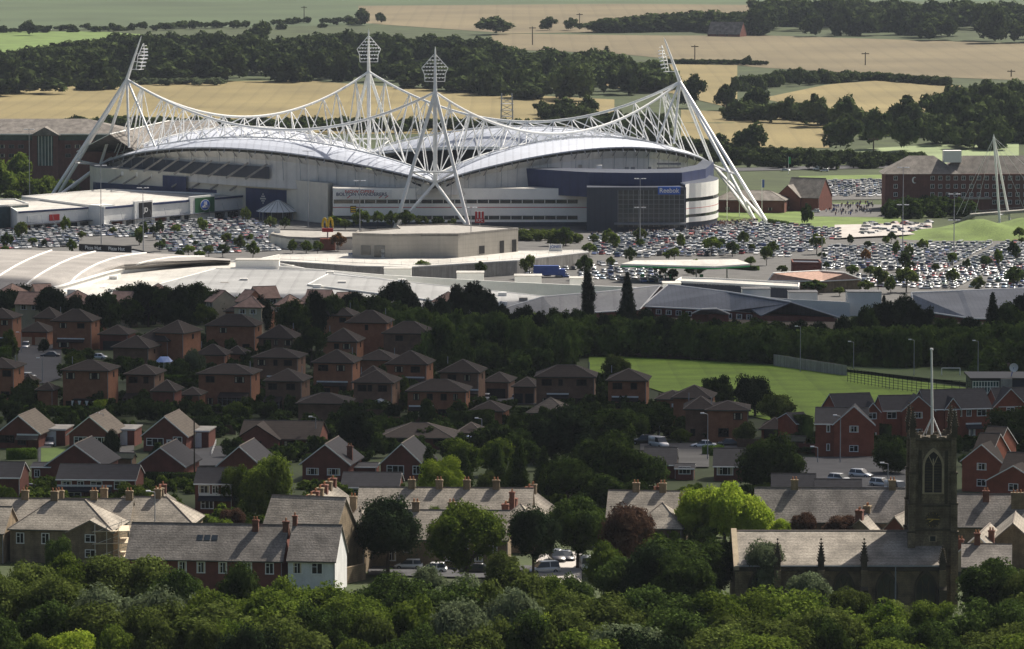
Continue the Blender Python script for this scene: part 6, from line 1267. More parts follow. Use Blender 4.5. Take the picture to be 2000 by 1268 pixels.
def perp(xr0, y0, xr1, y1, px_e, py_e, base, label, n=6, width=8.5, roof='stone_slate'):
    """a terrace whose ridge runs away from the camera; chimneys step up along it"""
    a = G(xr0, base); s = S(a.y); zr_ = (base - y0) / s + a.z; p0 = Vector((a.x, a.y, zr_)); p1 = RZ(xr1, y1, zr_ + .2)
    d = (p1 - p0); d.z = 0; L_ = min(d.length, 60); yaw = math.atan2(d.y, d.x) - math.pi / 2; t = thing('stone_terrace', label, 'terraced house', (p0.x, p0.y, a.z), yaw, GT); w_ = width / 2; zr2 = zr_ - a.z; ze = zr2 - 3.2
    q = MB(); q.box(-w_, w_, 0, L_, -3, ze, 'gritstone'); q.add([(-w_, 0, ze), (w_, 0, ze), (0, 0, zr2 - .15), (-w_, L_, ze), (w_, L_, ze), (0, L_, zr2 - .15)], [(0, 1, 2), (3, 5, 4)], 'gritstone'); q.build('wall', t, local=True)
    q = MB(); q.surf([[(-w_ - .3, y_, ze - .1) for y_ in (0 - .2, L_ + .2)], [(0, y_, zr2) for y_ in (-.2, L_ + .2)], [(w_ + .3, y_, ze - .1) for y_ in (-.2, L_ + .2)]], roof, th=.15); q.tube((0, -.2, zr2), (0, L_ + .2, zr2), .1, 'ridge_tile', n=5); r_ = q.build('roof', t, local=True)
    for i in range(n): chimney_stack(r_, -.2, 1.0 + (L_ - 2) * i / (n - 1), zr2, 1.0, 1.2, 1.25, 2, 'gritstone' if i % 2 else 'brick_chimney')
    for i in range(3): obj('window', win_mesh(1.1, 1.5, 'white_paint', 1), t, (w_, L_ * (.2 + .3 * i), ze - 1.2)).rotation_euler.z = R(90)
    return t
perp(600, 990, 655, 946, 0, 0, 1052, 'stone terrace running away from the camera with chimneys stepping up, nearest the tall dark block', 7)
perp(988, 1002, 1046, 958, 0, 0, 1062, 'stone terrace with a bright slope and stepping chimneys between the two street trees', 8)
perp(1262, 1000, 1288, 962, 0, 0, 1040, 'short stone terrace with crowded chimneys beside the copper tree', 5)
perp(300, 992, 322, 958, 0, 0, 1040, 'short stone terrace with a lit roof above the hipped terrace end', 5, 9)
perp(1678, 1014, 1700, 1000, 0, 0, 1060, 'small lit stone roof poking up behind the church ridge', 2, 7)
# dormer on the grey terrace
g = P(1641, 1000, G(1641, 1048).y + 2.4); t = thing('dormer', 'small white gabled dormer on the grey terrace roof', 'dormer', g); q = MB(); q.box(g.x - .8, g.x + .8, g.y - .4, g.y + 2.2, g.z - .9, g.z + .6, 'white_paint'); q.build('cheek', t); q = MB(); q.add([(g.x - 1.1, g.y - .6, g.z + .5), (g.x + 1.1, g.y - .6, g.z + .5), (g.x, g.y - .6, g.z + 1.6), (g.x - 1.1, g.y + 2.5, g.z + .5), (g.x + 1.1, g.y + 2.5, g.z + .5), (g.x, g.y + 2.5, g.z + 1.6)], [(0, 1, 2), (3, 5, 4), (0, 2, 5, 3), (1, 4, 5, 2), (0, 3, 4, 1)], 'brick_red'); q.build('roof', t)
obj('window', win_mesh(1.1, .8, 'white_paint', 2), t, (0, -.42, -.05))
# houses east of the church
house(1862, 1955, 1082, 1045, 1118, 'gable_y', 'cream_render', 'stone_slate', 12, -14, (), (('chim', .05, .1, 1.6, .9, .6, 2), ('chim', .75, .3, 1.6, .8, .6, 2)), 'cream rendered gable house behind the church tower', group=GT, name='rendered_house', verge='white_paint', wside=False)
house(1915, 2040, 1072, 1022, 1110, 'gable_y', 'gritstone', 'stone_slate', 12, -8, (), (), 'brown stone gable at the east edge below the grey terrace', group=GT, name='stone_house', wside=False)
house(1720, 1775, 1036, 1012, 1060, 'gable_y', 'brick_dark', 'stone_slate', 8, -20, (), (), 'small dark gable between the grey terrace and the tower', group=GT, name='outbuilding', cat='outbuilding', wside=False)
house(1868, 1985, 1106, 1090, 1135, 'gable_x', 'gritstone', 'stone_slate_grey', 8, -6, (), (('chim', .3, .5, 1.6, .8, .7, 2),), 'low grey roof beside the church buttress', group=GT, name='outbuilding', cat='outbuilding', rh=2.4, wside=False)
# scaffolding round the corner house
g = G(236, 1100); s = S(g.y); t = thing('scaffold', 'pale scaffold with plank decks at the end of the stone corner house', 'scaffold', g); q = MB(); pl = MB()
for i in range(4):
    for j in range(3): q.tube((g.x - 3.4 + i * 1.6, g.y - 1.8 + j * 2.6 + i * .25, g.z - 1), (g.x - 3.4 + i * 1.6, g.y - 1.8 + j * 2.6 + i * .25, g.z + 5.6), .06, 'scaffold', n=5)
for z in (1.0, 2.9, 4.6):
    for j in range(3): q.tube((g.x - 3.8, g.y - 1.8 + j * 2.6, g.z + z), (g.x + 1.8, g.y - 1.2 + j * 2.6, g.z + z + .1), .05, 'scaffold', n=4)
    q.tube((g.x - 3.4, g.y - 1.8, g.z + z), (g.x + 1.4, g.y - 1.1, g.z + z + 1.7), .05, 'scaffold', n=4)
    pl.box(g.x - .4, g.x + 1.6, g.y - 1.6, g.y + 4.2, g.z + z + .05, g.z + z + .12, 'plank'); pl.box(g.x - 3.6, g.x - .4, g.y - 1.9, g.y - .9, g.z + z + .05, g.z + z + .12, 'plank')
q.build('pole', t); pl.build('plank', t)
# stone yard wall near the white house
m = MB(); a, b = G(668, 1142), G(712, 1132); m.tube(a, a, .01, 'gritstone') if False else None
u = (b - a).normalized(); nn = Vector((-u.y, u.x, 0)) * .2; m.add([a - nn, b - nn, b + nn, a + nn] + [v + Vector((0, 0, 2.2)) for v in (a - nn, b - nn, b + nn, a + nn)], [(0, 1, 5, 4), (2, 3, 7, 6), (4, 5, 6, 7), (1, 2, 6, 5), (3, 0, 4, 7)], 'gritstone'); tag(m.build('yard_wall'), 'rough stone yard wall beside the white end house', 'wall')
# ---------------------------------------------------------------- church with its tower
YC = 588.0; gz = hz(YC); CH = thing('church', 'blackened stone church with a long pale slate roof and pinnacled tower', 'church', (P(1700, 1200, YC).x, YC, gz))
s = S(YC); X = lambda px: P(px, 1100, YC).x; Z = lambda py, Y=YC: P(1700, py, Y).z
zE = Z(1104); x0, x1 = X(1436), X(1846); DN = 15.0; zR = P(1600, 1040, YC + DN / 2).z
q = MB(); q.box(x0, x1, YC, YC + DN, gz - 2, zE, 'stone_wall'); q.add([(x0, YC, zE), (x0, YC + DN, zE), (x0, YC + DN / 2, zR), (x1, YC, zE), (x1, YC + DN, zE), (x1, YC + DN / 2, zR)], [(0, 2, 1), (3, 4, 5)], 'stone_wall'); q.build('wall', CH)
q = MB(); q.surf([[(x, YC - .2, zE + .05) for x in (x0 + .3, x1)], [(x, YC + DN / 2, zR + .2) for x in (x0 + .3, x1)], [(x, YC + DN + .2, zE + .05) for x in (x0 + .3, x1)]], 'stone_slate', th=.15); q.tube((x0, YC + DN / 2, zR + .2), (x1, YC + DN / 2, zR + .2), .16, 'ridge_tile'); q.build('roof', CH)
q = MB(); q.surf([[(x, YC - .45, zE - .1) for x in (x0 - .2, x0 + .5)], [(x, YC + DN / 2, zR + .55) for x in (x0 - .2, x0 + .5)], [(x, YC + DN, zE - .1) for x in (x0 - .2, x0 + .5)]], 'beige_stone', th=.5); q.build('gable_coping', CH)
q = MB(); q.box(x0, x1, YC - .32, YC - .003, zE - .75, zE - .25, 'stone_black'); q.box(x0, x1, YC - .4, YC - .2, zE - .16, zE - .02, 'pole_grey'); q.build('cornice', CH)
def arch_pts(cx, zb, zs, hw, n=8):
    """pointed arch outline, counter-clockwise from the lower west corner"""
    r_ = hw * 2.1; pts = [(cx - hw, zb), (cx + hw, zb)]
    for i in range(n + 1):
        a = math.acos((r_ - hw) / r_) * i / n; pts.append((cx + hw - r_ + r_ * math.cos(a), zs + r_ * math.sin(a)))
    top = pts[-1][1]
    for i in range(n, -1, -1):
        a = math.acos((r_ - hw) / r_) * i / n; x_ = cx - hw + r_ - r_ * math.cos(a)
        if i < n: pts.append((x_, zs + r_ * math.sin(a)))
    return pts
def gothic(parent, cx, zb, zs, hw, Y, mull=2, name='window', rim='stone_black', glass='glass_dark'):
    ins = arch_pts(cx, zb, zs, hw); out = arch_pts(cx, zb - .15, zs, hw + .28); n = len(ins); q = MB()
    q.add([(x, Y - .02, z) for x, z in ins], [tuple(range(n))], glass)
    vs = [(x, Y - .28, z) for x, z in ins] + [(x, Y - .28, z) for x, z in out] + [(x, Y - .001, z) for x, z in ins] + [(x, Y - .001, z) for x, z in out]
    fs = []
    for i in range(n):
        j = (i + 1) % n; fs += [(i, j, n + j, n + i), (2 * n + i, 2 * n + j, j, i), (n + i, n + j, 3 * n + j, 3 * n + i)]
    q.add(vs, fs, rim)
    for k in range(1, mull + 1): x_ = cx - hw + 2 * hw * k / (mull + 1); q.box(x_ - .07, x_ + .07, Y - .16, Y - .03, zb, zs + hw * .95, rim)
    for sg in (-1, 1): q.tube((cx, Y - .1, zs + hw * .1), (cx + sg * hw * .5, Y - .1, zs + hw * 1.25), .07, rim, n=4)
    return q.build(name, parent)
for px in (1482, 1565, 1648, 1732, 1808): gothic(CH, X(px), Z(1190), Z(1152), 1.2, YC)
def pinnacle(q, x, y, z0, h, r, m='stone_black'):
    q.box(x - r, x + r, y - r, y + r, z0 - .4, z0 + h * .28, m); n = 8
    q.add([(x - r * 1.15, y - r * 1.15, z0 + h * .28), (x + r * 1.15, y - r * 1.15, z0 + h * .28), (x + r * 1.15, y + r * 1.15, z0 + h * .28), (x - r * 1.15, y + r * 1.15, z0 + h * .28), (x, y, z0 + h)], [(0, 1, 4), (1, 2, 4), (2, 3, 4), (3, 0, 4), (0, 3, 2, 1)], m)
    for k in range(7):      # crockets
        t = k / 7; rr = r * 1.15 * (1 - t) + .04; z = z0 + h * (.3 + .66 * t)
        for sx_, sy in ((1, 1), (-1, 1), (1, -1), (-1, -1)): q.tube((x + sx_ * rr * .8, y + sy * rr * .8, z), (x + sx_ * (rr * .8 + .16), y + sy * (rr * .8 + .16), z + .14), .09, m, .05, 4)
    q.tube((x, y, z0 + h - .05), (x, y, z0 + h + .18), .13, m, .1, 6)
for px in (1518, 1603, 1687, 1840):
    b = MB(); x_ = X(px); b.box(x_ - .5, x_ + .5, YC - 1.5, YC - .001, gz - 2, Z(1150), 'stone_black'); b.box(x_ - .42, x_ + .42, YC - 1.05, YC - .001, Z(1150), Z(1112), 'stone_wall')
    b.add([(x_ - .5, YC - 1.5, Z(1150)), (x_ + .5, YC - 1.5, Z(1150)), (x_ + .5, YC - .9, Z(1142)), (x_ - .5, YC - .9, Z(1142))], [(0, 1, 2, 3)], 'stone_black'); bt = b.build('buttress', CH)
    b = MB(); pinnacle(b, x_, YC - .55, Z(1112), (1112 - (1052 if px != 1840 else 1066)) / s, .38); b.build('pinnacle', bt)
b = MB()
for px in (1683, 1749): b.tube((X(px), YC - .25, gz), (X(px), YC - .25, zE - .1), .1, 'pole_grey')
b.build('downpipe', CH)
# tower
YT = YC + 4.2; st = S(YT); XT = lambda px: P(px, 1000, YT).x; ZT = lambda py: P(1800, py, YT).z
TW = XT(1862) - XT(1780); tx0, tx1 = XT(1782), XT(1862)
q = MB(); cx = (tx0 + tx1) / 2; YT2 = YT + TW
for (pt, pb, k) in ((1108, 1300, .25), (1037, 1108, .12), (990, 1037, .06), (862, 990, 0)):
    q.box(tx0 - k, tx1 + k, YT - k, YT2 + k, ZT(pb), ZT(pt) - .003, 'stone_tower')
tw = q.build('tower', CH)
for py, k in ((990, .22), (1037, .3), (862, .3), (1108, .36)):
    q = MB(); q.box(tx0 - k, tx1 + k, YT - k, YT2 + k, ZT(py) - .002, ZT(py) + .26, 'stone_black'); q.build('string_course', tw)
for ix, (bx, by) in enumerate(((tx0, YT), (tx1, YT), (tx1, YT2), (tx0, YT2))):      # angle buttresses, octagonal turrets
    sx_ = -1 if bx == tx0 else 1; sy = -1 if by == YT else 1; b = MB()
    for pt, pb, k in ((1040, 1300, 1.0), (985, 1040, .82), (925, 985, .66), (848, 925, .5)):
        b.box(min(bx - sx_ * .35, bx + sx_ * k * .62), max(bx - sx_ * .35, bx + sx_ * k * .62), min(by - sy * .35, by + sy * k * .62), max(by - sy * .35, by + sy * k * .62), ZT(pb), ZT(pt), 'stone_tower'); z = ZT(pt)
        b.box(min(bx - sx_ * .4, bx + sx_ * (k * .62 + .08)), max(bx - sx_ * .4, bx + sx_ * (k * .62 + .08)), min(by - sy * .4, by + sy * (k * .62 + .08)), max(by - sy * .4, by + sy * (k * .62 + .08)), z + .003, z + .2, 'stone_black')
    bt = b.build('buttress', tw); b = MB(); pinnacle(b, bx + sx_ * .06, by + sy * .06, ZT(848), (848 - 797) / st * 1.0, .36); b.build('pinnacle', bt)
q = MB()      # pierced battlemented parapet
for (a, b_, c, d) in ((tx0, tx1, YT - .15, YT + .12), (tx0, tx1, YT2 - .12, YT2 + .15), (tx0 - .15, tx0 + .12, YT, YT2), (tx1 - .12, tx1 + .15, YT, YT2)):
    q.box(a, b_, c, d, ZT(862) + .27, ZT(858) + .2, 'stone_tower'); lx = b_ - a; ly = d - c; n = 5
    for i in range(n):
        t0, t1 = (i + .12) / n, (i + .88) / n; q.box(a + lx * t0 if lx > ly else a, a + lx * t1 if lx > ly else b_, c if lx > ly else c + ly * t0, d if lx > ly else c + ly * t1, ZT(858) + .203, ZT(849 if i % 2 == 0 else 853), 'stone_tower')
        xm, ym = (a + lx * (i + .5) / n, (c + d) / 2) if lx > ly else ((a + b_) / 2, c + ly * (i + .5) / n); q.tube((xm, ym, ZT(851)), (xm, ym, ZT(845)), .16, 'stone_tower', .05, 4)
q.build('parapet', tw)
gothic(tw, cx, ZT(962), ZT(912), 1.12, YT, 1, 'belfry_opening', 'beige_stone', 'black'); gothic(tw, cx, ZT(962) - .6, ZT(910) + .1, 1.45, YT + .0, 0, 'arch_moulding', 'beige_stone', 'stone_black') if False else None
q = MB()
for i in range(11): z = ZT(962) + .25 + i * .36; q.add([(cx - 1.05, YT - .12, z), (cx + 1.05, YT - .12, z), (cx + 1.05, YT - .03, z + .2), (cx - 1.05, YT - .03, z + .2)], [(0, 1, 2, 3)], 'stone_black')
q.build('louvre', tw)
q = MB(); q.box(cx - 1.9, cx - 1.5, YT - .1, YT - .001, ZT(985), ZT(880), 'stone_black'); q.box(cx + 1.5, cx + 1.9, YT - .1, YT - .001, ZT(985), ZT(880), 'stone_black'); q.build('pilaster', tw)
cz = ZT(1015); q = MB(); n = 20; q.add([(cx + 1.0 * math.cos(i * 2 * math.pi / n), YT - .16, cz + 1.0 * math.sin(i * 2 * math.pi / n)) for i in range(n)] + [(cx + 1.0 * math.cos(i * 2 * math.pi / n), YT - .06, cz + 1.0 * math.sin(i * 2 * math.pi / n)) for i in range(n)], [tuple(range(n))] + [(i, n + i, n + (i + 1) % n, (i + 1) % n) for i in range(n)], 'stone_black'); ck = q.build('clock_face', tw)
q = MB(); q.tube((cx - .75, YT - .22, cz + .1), (cx + .8, YT - .22, cz + .05), .06, 'gold', n=4); q.tube((cx, YT - .24, cz), (cx - .5, YT - .24, cz - .3), .06, 'gold', n=4); q.build('hand', ck); q = MB()
for i in range(12): a = i * math.pi / 6; q.tube((cx + .82 * math.cos(a), YT - .2, cz + .82 * math.sin(a)), (cx + .94 * math.cos(a), YT - .2, cz + .94 * math.sin(a)), .03, 'gold', n=4)
q.build('hour_mark', ck)
q = MB(); q.box(cx - .5, cx + .5, YT - .2, YT - .061, ZT(1058), ZT(1046), 'beige_stone'); q.box(cx - .35, cx + .35, YT - .22, YT - .2, ZT(1057), ZT(1047), 'glass_dark'); q.build('window', tw)
# flag pole
fx, fy = P(1821, 850, YT + TW / 2).x, YT + TW / 2; t = thing('flagpole', 'tall white flag pole braced on the church tower roof', 'flag pole', (fx, fy, ZT(862))); q = MB(); zt = P(1818, 684, fy).z; q.tube((fx, fy, ZT(864)), (fx - .2, fy, zt), .2, 'white_paint', .12, 8); q.tube((fx - .2, fy, zt), (fx - .2, fy, zt + .25), .22, 'white_paint', .2, 8); q.build('pole', t); q = MB()
zc = P(1820, 812, fy).z
for sx_, sy in ((-1, -1), (1, -1), (1, 1), (-1, 1)): q.tube((fx, fy, zc), (fx + sx_ * 1.3, fy + sy * 1.3, ZT(864)), .07, 'white_paint', .07, 5)
q.build('stay', t)
# ---------------------------------------------------------------- far woods and hedgerows
X0, X1 = -120, 2120
wood('far_wood', [(X0, 96), (60, 92), (200, 66), (360, 62), (470, 62), (560, 72), (690, 58), (800, 68), (930, 70), (985, 92)], [(X0, 198), (60, 190), (200, 176), (330, 164), (430, 162), (700, 160), (800, 172), (985, 186)], 330, 18, 26, 'dark continuous wood above the wheat field', seed=1)
wood('far_wood', [(900, 100), (1000, 92), (1150, 96), (1280, 122), (1300, 150)], [(900, 185), (1000, 196), (1120, 200), (1200, 196), (1300, 176)], 130, 17, 24, 'lower dark wood between the light masts and the stubble', seed=2)
wood('far_wood', [(1165, 40), (1260, 28), (1370, 22), (1480, 16), (1500, -6), (1700, -2), (X1, 6)], [(1165, 64), (1370, 60), (1480, 70), (1700, 76), (1900, 84), (X1, 92)], 230, 22, 32, 'long dark wood along the top behind the farmhouse', seed=3)
wood('far_wood', [(1830, 175), (1900, 158), (X1, 150)], [(1830, 285), (1900, 296), (X1, 292)], 100, 15, 18, 'dense wood behind the hotel', seed=4)
wood('far_wood', [(-100, 52), (300, 42), (700, 30)], [(-100, 66), (300, 62), (700, 56)], 46, 7, 14, 'broken line of trees and scrub on the far pasture', seed=5)
wood('hedgerow', [(1300, 114), (1400, 116), (1490, 116)], [(1300, 126), (1400, 126), (1490, 128)], 60, 4, 7, 'thin clipped hedgerow above the stubble strip', seed=6)
wood('hedgerow', [(1430, 150), (1560, 132), (1700, 140), (1850, 150)], [(1430, 185), (1560, 170), (1700, 156), (1850, 168)], 150, 9, 10, 'tree lined hedgerow between the hay and barley fields', seed=7)
wood('hedgerow', [(1330, 265), (1500, 285), (1640, 290), (1800, 296)], [(1330, 330), (1500, 332), (1640, 334), (1700, 330), (1800, 312)], 120, 7, 10, 'scrubby hedge behind the stadium road', seed=8)
wood('hedgerow', [(1430, 196), (1560, 196), (1700, 214), (1850, 225)], [(1430, 234), (1560, 246), (1680, 272), (1850, 284)], 80, 11, 14, 'thick hedge linking the trees below the barley field', seed=16)
wood('hedgerow', [(1060, 196), (1200, 215), (1300, 218)], [(1060, 240), (1200, 290), (1340, 300)], 110, 10, 12, 'trees rising behind the east stand', seed=9)
wood('hedgerow', [(130, 225), (380, 226), (700, 226), (1060, 232)], [(130, 262), (380, 262), (700, 262), (1060, 262)], 150, 7, 10, 'low trees behind the far stands', seed=10)
wood('hedgerow', [(-100, 330), (60, 340), (150, 350)], [(-100, 398), (60, 398), (150, 398)], 60, 9, 9, 'shrubbery before the office block', seed=11, leaf='green')
wood('hedgerow', [(1730, 385), (1850, 380), (1900, 392)], [(1730, 428), (1850, 428), (1900, 428)], 60, 7, 8, 'dense shrubbery before the hotel', seed=12, leaf='dark')
wood('scrub', [(1010, 448), (1060, 445), (1130, 452)], [(1010, 470), (1060, 478), (1130, 486)], 50, 4, 5, 'mixed scrub beside the leisure building', seed=13, leaf='olive')
wood('scrub', [(280, 150), (440, 152)], [(280, 168), (440, 168)], 14, 5, 12, 'pale scrub at the top edge of the wheat field', seed=14, leaf='silver')
GF = 'single trees among the far fields'
for px, top, b, wd, lf, sh, lb in [
    (503, 40, 98, 62, 'far', 'wide', 'large round tree standing above the wood on the pasture'), (54, 38, 70, 44, 'far', 'wide', 'round tree on the far lane at the west edge'), (960, 30, 68, 88, 'far', 'wide', 'flat dark copse tree by the far stubble field'), (705, 17, 50, 40, 'far', 'wide', 'tree behind the top of the tallest light mast'),
    (745, 24, 46, 26, 'far', 'wide', 'small tree beside the mast top tree'), (1070, 34, 60, 40, 'far', 'wide', 'dark tree by the far lane near the pole'), (1115, 34, 60, 36, 'far', 'wide', 'second tree by the far lane nearer the dark wood'), (1467, 238, 306, 76, 'far', 'wide', 'lone round tree in the golden field beside the pylon'),
    (1470, 168, 228, 70, 'far', 'wide', 'dark bushy tree where two hedges meet'), (1418, 164, 216, 50, 'far', 'wide', 'umbrella shaped tree with a visible trunk'), (1348, 148, 212, 58, 'far', 'wide', 'dark tree just beyond the top of the east pylon'), (1540, 186, 240, 54, 'far', 'wide', 'tree at the west tip of the barley field'),
    (1590, 182, 248, 62, 'far', 'wide', 'dark tree on the near edge of the barley field'), (1650, 182, 262, 80, 'far', 'wide', 'tallest tree on the near edge of the barley field'), (1640, 225, 296, 80, 'far', 'wide', 'broad tree in front of the barley field trees'), (1715, 208, 292, 78, 'far', 'wide', 'rounded tree below the middle of the barley field'),
    (1775, 185, 262, 92, 'far', 'wide', 'wide crowned tree at the east side of the barley field'), (1770, 222, 296, 76, 'far', 'wide', 'tree before the wide crowned one, above the meadow'), (1745, 303, 322, 26, 'far', 'wide', 'small round bush alone in the pale meadow'), (1400, 260, 306, 56, 'far', 'wide', 'tree seen between the legs of the east pylon'),
    (1150, 185, 228, 50, 'far', 'wide', 'bright tree at the end of the lattice mast field'), (1100, 190, 232, 60, 'far', 'wide', 'rounded tree beside the lattice mast field'), (1185, 88, 116, 26, 'far', 'cone', 'small conical tree on the hay field edge'), (1460, 108, 128, 20, 'far', 'wide', 'small tree on the clipped hedgerow'),
    (1575, 396, 440, 28, 'dark', 'wide', 'shrub like tree on the lawn beside the road'), (1965, 335, 365, 40, 'far', 'wide', 'tree behind the east end of the hotel'), (30, 300, 372, 70, 'green', 'wide', 'broad tree before the office block'), (-5, 310, 390, 80, 'green', 'wide', 'tree at the edge beside the office block')]:
    tree(px, top, b, wd, lf, sh, 'far', lb, GF, parts=(px in (1418, 1467)))
# ---- small trees in the car parks
GC = 'small trees among the parked cars'
rg = random.Random(31)
cp = [(42, 428, 478, 30), (14, 452, 492, 26), (128, 420, 462, 20), (272, 443, 480, 20), (300, 440, 466, 16), (312, 428, 470, 18), (345, 437, 462, 22), (392, 420, 462, 24), (312, 470, 492, 22), (368, 478, 502, 24), (408, 478, 503, 25), (435, 474, 504, 26), (468, 458, 492, 24), (494, 470, 505, 26), (350, 488, 508, 22), (390, 488, 508, 22), (444, 452, 480, 24), (140, 466, 498, 20), (10, 478, 498, 16), (480, 402, 440, 20),
      (528, 422, 452, 24), (556, 424, 454, 20), (650, 418, 450, 30), (674, 428, 454, 26), (660, 452, 492, 30), (705, 405, 452, 36), (738, 412, 448, 26), (765, 410, 450, 28), (793, 408, 450, 34), (825, 418, 450, 28), (855, 420, 450, 24), (885, 424, 450, 20), (1105, 440, 482, 40), (1075, 452, 482, 30), (620, 470, 500, 24), (572, 468, 496, 22), (598, 470, 496, 26),
      (825, 508, 548, 40), (1034, 492, 546, 34), (938, 508, 546, 24), (1142, 495, 548, 34), (1150, 474, 502, 30), (1200, 455, 490, 26), (1230, 480, 520, 24), (1360, 508, 545, 44), (1290, 510, 548, 26), (1390, 462, 500, 40), (1510, 470, 505, 22), (1497, 476, 520, 24), (1595, 455, 498, 30), (1690, 485, 520, 20), (1750, 470, 505, 16), (1775, 475, 512, 18), (1660, 458, 480, 16), (1860, 490, 520, 22), (1980, 472, 510, 26),
      (1715, 515, 570, 34), (1770, 522, 572, 44), (1740, 540, 575, 28), (1860, 522, 560, 26), (1910, 540, 572, 28), (1980, 520, 565, 38), (1590, 545, 575, 46), (1640, 560, 580, 24), (1690, 545, 575, 30), (1030, 560, 590, 36), (1665, 515, 545, 26), (1370, 545, 570, 20), (1950, 490, 525, 18)]
cp += [(rg.uniform(1150, 2000), 0, rg.uniform(470, 560), rg.uniform(14, 26)) for _ in range(40)] + [(rg.uniform(0, 520), 0, rg.uniform(455, 490), rg.uniform(12, 20)) for _ in range(10)]
for i, (px, tp, b, wd) in enumerate(sorted(cp)):
    tp = tp or b - wd * rg.uniform(1.0, 1.6)
    lf = rg.choice(['green', 'green', 'olive', 'dark', 'autumn' if i % 9 == 0 else 'green'])
    tree(px, tp, b, wd, lf, 'round', 'far', None, GC)
# ---- dark belt between the town and the retail park
GD = 'dark trees of the belt behind the estate'
belt = [(-10, 556, 60), (22, 562, 50), (60, 552, 60), (102, 556, 56), (148, 575, 50), (186, 572, 50), (216, 560, 50), (252, 552, 56), (290, 547, 60), (322, 556, 46), (352, 556, 50), (385, 548, 60), (418, 562, 44), (515, 572, 46), (622, 574, 40), (652, 572, 44), (690, 568, 56), (732, 572, 50), (772, 545, 60), (800, 560, 44), (838, 578, 44), (868, 572, 44), (898, 562, 48), (926, 545, 56), (955, 562, 44), (988, 596, 50), (1022, 592, 44), (1052, 602, 44), (1092, 606, 44), (1125, 600, 40), (1180, 606, 40), (1262, 602, 44), (1300, 612, 46),
        (1345, 612, 44), (1390, 616, 50), (1430, 622, 50), (1475, 618, 50), (1520, 624, 50), (1560, 622, 46), (1600, 628, 50), (1640, 618, 50), (1680, 600, 56), (1725, 584, 60), (1765, 570, 56), (1800, 600, 50), (1850, 618, 56), (1895, 616, 46), (1975, 590, 60), (2005, 562, 70)]
for px, tp, wd in belt:
    b = tp + rt.uniform(76, 92); b = min(b, 668 if px < 800 else 700); tree(px, tp, b, wd * 1.15, rt.choice(['deep', 'dark', 'deep']), rt.choice(['round', 'wide', 'round']), 'mid', None, GD)
for px, tp, b, wd, sh, lf, lb in [(1148, 525, 640, 36, 'column', 'deep', 'tall narrow poplar, west one of the pair before the pale office roof'), (1225, 525, 642, 46, 'cone', 'deep', 'tall conical tree, east one of the pair before the pale office roof'), (1938, 564, 680, 44, 'cone', 'deep', 'tall spruce rising above the belt at the east edge'), (1726, 572, 665, 30, 'cone', 'deep', 'pointed conifer in front of the grey hall')]:
    tree(px, tp, b, wd, lf, sh, 'mid', lb)
GM = 'mid green trees filling the wood behind the houses'
fill = []
for b, xa, xb, st in ((668, 800, 1010, 44), (690, 790, 1640, 46), (715, 1665, 2010, 50), (712, 860, 1160, 46), (738, 905, 1170, 44), (665, 1660, 2010, 50)):
    x = xa
    while x < xb: fill.append((x + rt.uniform(-10, 10), b + rt.uniform(-5, 5))); x += st * rt.uniform(.8, 1.1)
wood('woodland', [(770, 600), (1000, 606), (1300, 622), (1500, 634), (1640, 640), (2060, 625)], [(770, 676), (860, 735), (1105, 742), (1125, 696), (1300, 700), (1500, 712), (1640, 718), (2060, 742)], 420, 9.5, 8.5, 'dense mid green wood filling the slope between the houses and the retail backs', seed=21, leaf='wood', lod='mid')
wood('woodland', [(-60, 575), (430, 575), (780, 585)], [(-60, 640), (430, 640), (780, 655)], 120, 8.5, 8, 'understorey of the dark belt above the brick estate', seed=22, leaf='wood')
EXS = [[(-60, 860), (430, 860), (430, 902), (-60, 902)], [(30, 664), (125, 664), (125, 755), (30, 755)], [(925, 762), (1060, 762), (1060, 795), (925, 795)], [(70, 862), (122, 862), (122, 914), (70, 914)], [(228, 864), (268, 864), (268, 905), (228, 905)], [(365, 868), (460, 868), (460, 914), (365, 914)], [(1235, 862), (1450, 862), (1450, 912), (1235, 912)], [(1160, 700), (1700, 700), (1700, 850), (1420, 830), (1270, 790), (1160, 740)], [(180, 680), (245, 680), (245, 712), (180, 712)]]
wood('garden_shrubbery', [(-60, 640), (760, 650), (1160, 720), (1400, 790)], [(-60, 905), (700, 912), (1000, 900), (1400, 900)], 900, 3.3, 4.4, 'mixed garden shrubs and hedging between the brick houses', seed=23, leaf='dark', excl=EXS)
wood('garden_shrubbery', [(-60, 925), (640, 930), (1000, 960), (1560, 935)], [(-60, 1060), (640, 1060), (1000, 1080), (1560, 1060)], 260, 2.6, 3.6, 'garden shrubs between the slate rows and stone terraces', seed=24, leaf='green', excl=EXS)
wood('garden_shrubbery', [(1540, 840), (1770, 850), (2060, 840)], [(1540, 890), (1770, 890), (2060, 1000)], 120, 2.4, 3.4, 'garden shrubs among the red houses', seed=25, leaf='dark')
